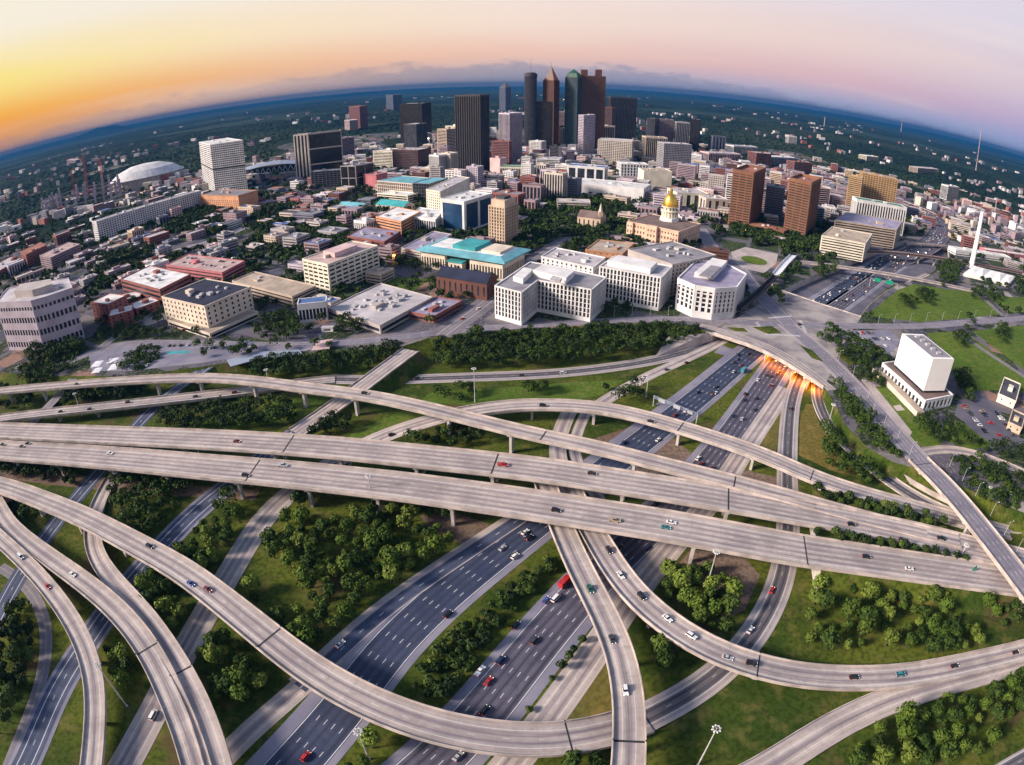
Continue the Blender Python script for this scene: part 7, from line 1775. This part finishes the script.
def lamp(base, h, label, group, d=Vector((1, 0, 0))):
    root = thing('street_lamp', label, 'street lamp', base, 0, group)
    mb = MB(); mb.cyl(0, 0, 0, h, .13, .08, 6); mb.beam((0, 0, h), tuple(d * 2.2 + Vector((0, 0, h + .4))), .07); mb.build('pole', 'pole_metal', root)
    e = d * 2.4; mb = MB(); mb.box(e.x - .35, e.x + .35, e.y - .2, e.y + .2, h + .3, h + .5); mb.build('lamp_head', 'white_metal', root)
pts_ = [(873, 411), (884, 424), (897, 440), (909, 456), (868, 398), (852, 378), (838, 362)]
for k, (x, y) in enumerate(pts_): lamp(P(x, y, CZ), 10, 'street lamp lining the straight street towards the white kerbed bridge', 'lamps of the straight street')
for k in range(9):
    x, y = 878 + k * 16, 323.5 - k * .9; lamp(P(x, y, CZ), 9, 'street lamp along the street at the foot of the big lawn', 'lamps by the big lawn')
for k in range(8):
    x, y = 560 + k * 18, 317 - .2 * k; lamp(P(x, y, CZ), 9, 'street lamp on the street below the white government blocks', 'lamps below the government blocks')
for x, y in ((949, 467), (962, 481), (975, 496), (990, 516), (1004, 535), (1016, 552)): lamp(P(x, y, 12), 9, 'street lamp on the right parapet of the white kerbed bridge', 'lamps of the white kerbed bridge')
def gantry(p0, p1, z, h, label, signs, colr='bluegrey'):
    a, b = P(*p0, z), P(*p1, z); c = (a + b) / 2; root = thing('sign_gantry', label, 'sign gantry', c); a, b = a - c, b - c; d = (b - a).normalized(); n = Vector((d.y, -d.x, 0))
    for q in (a, b): mb = MB(); mb.cyl(q.x, q.y, 0, h, .3, n=8); mb.build('leg', 'pole_metal', root)
    mb = MB()
    for dz, dn in ((0, 0), (1.3, 0), (0, 1.1), (1.3, 1.1)): mb.beam(a + Vector((0, 0, h - 1.3 + dz)) + n * dn, b + Vector((0, 0, h - 1.3 + dz)) + n * dn, .12)
    k = 0; L_ = (b - a).length
    while k < L_ - 2: mb.beam(a + d * k + Vector((0, 0, h - 1.3)), a + d * (k + 2) + Vector((0, 0, h)), .08); mb.beam(a + d * (k + 2) + n * 1.1 + Vector((0, 0, h - 1.3)), a + d * k + Vector((0, 0, h)), .08); k += 2
    mb.build('truss', 'w_' + colr, root)
    for f, w_, hh_, mm in signs:
        m = MB(); q = a.lerp(b, f); obox(m, q, d, n, -w_ / 2, w_ / 2, 1.2, 1.35, h - 1.3 - hh_ * .35, h - 1.3 + hh_ * .65); m.build('sign_panel', mm, root)
mat('sign_green', (.01, .28, .16), .5); mat('sign_back', (.35, .37, .38), .6)
gantry((653, 406), (696, 424), 0, 8, 'blue grey sign gantry over the blue freeway above the arching ramp', [(.2, 5, 2.6, 'sign_back'), (.55, 5, 2.6, 'sign_back'), (.85, 4, 2.2, 'sign_back')])
gantry((869, 287), (896, 293), 0, 12, 'green sign gantry over the right lanes of the sunken freeway', [(.25, 8, 4.5, 'sign_green'), (.68, 9, 5, 'sign_green')])
root = thing('road_sign', 'green pointed sign board beside the hedge near the right end of the lower viaduct', 'sign', P(972, 574, 7)); mb = MB(); mb.cyl(0, 0, 0, 4, .12, n=6); mb.build('post', 'pole_metal', root)
mb = MB(); mb.face([(-1.7, -.1, 2.6), (1.7, -.1, 2.6), (1.2, -.1, 4.6), (0, -.1, 5.8), (-1.2, -.1, 4.6)]); mb.face([(-1.7, .05, 2.6), (-1.2, .05, 4.6), (0, .05, 5.8), (1.2, .05, 4.6), (1.7, .05, 2.6)]); mb.box(-1.7, 1.7, -.1, .05, 2.5, 2.6); mb.build('sign_panel', 'sign_green', root)
# lamps of the underpass
for k, (x, y) in enumerate(((776, 361), (785, 366.5), (795, 372.5), (804, 378), (812, 382), (818, 385), (768, 354), (790, 355), (802, 362))):
    b = P(x, y, CZ - 2.6); root = thing('tunnel_lamp', ('orange lamp glowing under the junction slab' ), 'lamp', b, 0, 'orange underpass lamps'); mb = MB(); mb.box(-.7, .7, -.25, .25, 0, .3); mb.build('diffuser', 'lamp_orange', root)
    mb = MB(); mb.box(-.8, .8, -.35, .35, .3, .5); mb.build('housing', 'pole_metal', root)
    ld = bpy.data.lights.new('tunnel_light', 'AREA'); ld.shape = 'RECTANGLE'; ld.size = 11; ld.size_y = 7; ld.energy = 1700; ld.color = (1, .24, .008); lo_ = bpy.data.objects.new('tunnel_light', ld); col.objects.link(lo_); lo_.parent = root; lo_.location = (0, 0, -.1); lo_.rotation_euler = (0, 0, R(-35))
for (x, y), e in (((479, 171), 9000), ((744, 236), 3000), ((768, 240), 3000), ((395, 262), 2500)):
    b = P(x, y, CZ); root = thing('flood_lamp', {479: 'warm flood lamp at the foot of the ribbed tower', 744: 'warm lamp in front of the left brown tower', 768: 'warm lamp between the two brown towers', 395: 'warm lamp by the sports court right of the banded block'}[x], 'lamp', b)
    mb = MB(); mb.cyl(0, 0, 0, 8, .15, n=6); mb.build('pole', 'pole_metal', root); mb = MB(); mb.box(-.5, .5, -.5, .5, 8, 8.4); mb.build('lamp_head', 'lamp_orange', root)
    ld = bpy.data.lights.new('flood_light', 'POINT'); ld.energy = e; ld.color = (1, .42, .12); ld.shadow_soft_size = .6; lo_ = bpy.data.objects.new('flood_light', ld); col.objects.link(lo_); lo_.parent = root; lo_.location = (0, 0, 7.4)
# depot with white tents, canopy, pool and wedge roof
c = P(108, 372, CZ - 6); root = thing('fuel_depot', 'white tented depot with curved canopies beside the left junction', 'canopy', c, R(12))
for k, (x, y, w_, d_) in enumerate(((-12, 6, 9, 6), (3, 9, 10, 5), (-6, -8, 8, 5), (10, -5, 9, 6))):
    mb = MB()
    for i in range(8):
        t0, t1 = pi * i / 8, pi * (i + 1) / 8; mb.quad((x - w_ * cos(t0), y - d_, 4 + 2.4 * sin(t0)), (x - w_ * cos(t1), y - d_, 4 + 2.4 * sin(t1)), (x - w_ * cos(t1), y + d_, 4 + 2.4 * sin(t1)), (x - w_ * cos(t0), y + d_, 4 + 2.4 * sin(t0)))
    mb.build('canopy', 'white_metal', root)
    for sx in (-1, 1):
        for sy in (-1, 1): mb = MB(); mb.cyl(x + sx * w_ * .95, y + sy * d_ * .9, 0, 4.1, .25, n=6); mb.build('post', 'pole_metal', root)
for a_, b_ in (((-20, 4, 0), (12, 2, 9)), ((-4, 16, 9), (6, -14, 0))):
    mb = MB(); mb.beam(a_, b_, .5); mb.build('frame', 'steel_grey', root)
def canopy(label, pts, z, h, m, name='canopy', cat='canopy'):
    v = [P(x, y, z) for x, y in pts]; c = sum(v, Vector()) / len(v); root = thing(name, label, cat, c); lo = ccw([q - c for q in v])
    mb = MB(); mb.prism(lo, h, h + .6); mb.build('roof', m, root)
    for q in lo: q = q * .86; mb = MB(); mb.cyl(q.x, q.y, 0, h, .25, n=6); mb.build('post', 'pole_metal', root)
canopy('long grey blue curved canopy beside the left street', [(228, 366), (262, 358), (300, 356), (304, 361), (262, 365), (232, 373)], 4, 5, 'w_bluegrey')
canopy('small pink roofed canopy beside the tree belt', [(312, 356), (318, 346), (334, 344), (330, 354)], CZ - 2, 4, 'w_pink')
root = thing('market_truck', 'small white box kiosk beside the columned gallery', 'kiosk', P(328, 331, CZ)); mb = MB(); mb.box(-5, 5, -2, 2, 0, 3.6); mb.build('wall', 'marble', root); mb = MB(); mb.box(-5.3, 5.3, -2.3, 2.3, 3.6, 3.9); mb.build('roof', 'r_pale', root)
mb = MB(); mb.box(-3, 3, -2.05, -2, 1.2, 2.6); mb.build('window', 'glass_dark', root)
poly('pool', [(165, 351.5), (190, 350.5), (190, 353), (168, 354)], CZ + .06, 'r_teal')
poly('sports_court', [(380, 283), (398, 277), (430, 279), (415, 290), (392, 289)], CZ + .07, 'lawn')
# outdoor stair tiers and hedged yards in front of the marble block
for k, (x, y) in enumerate(((870, 382), (893, 406))):
    poly('paved_yard', [(x, y), (x + 7, y - 1.5), (x + 12, y + 4), (x + 4, y + 5)], CZ + .06, 'pave_con')
flat([(861, 380), (867, 377), (912, 432), (908, 440)], CZ + .065, 'pave_con', 'footpath')
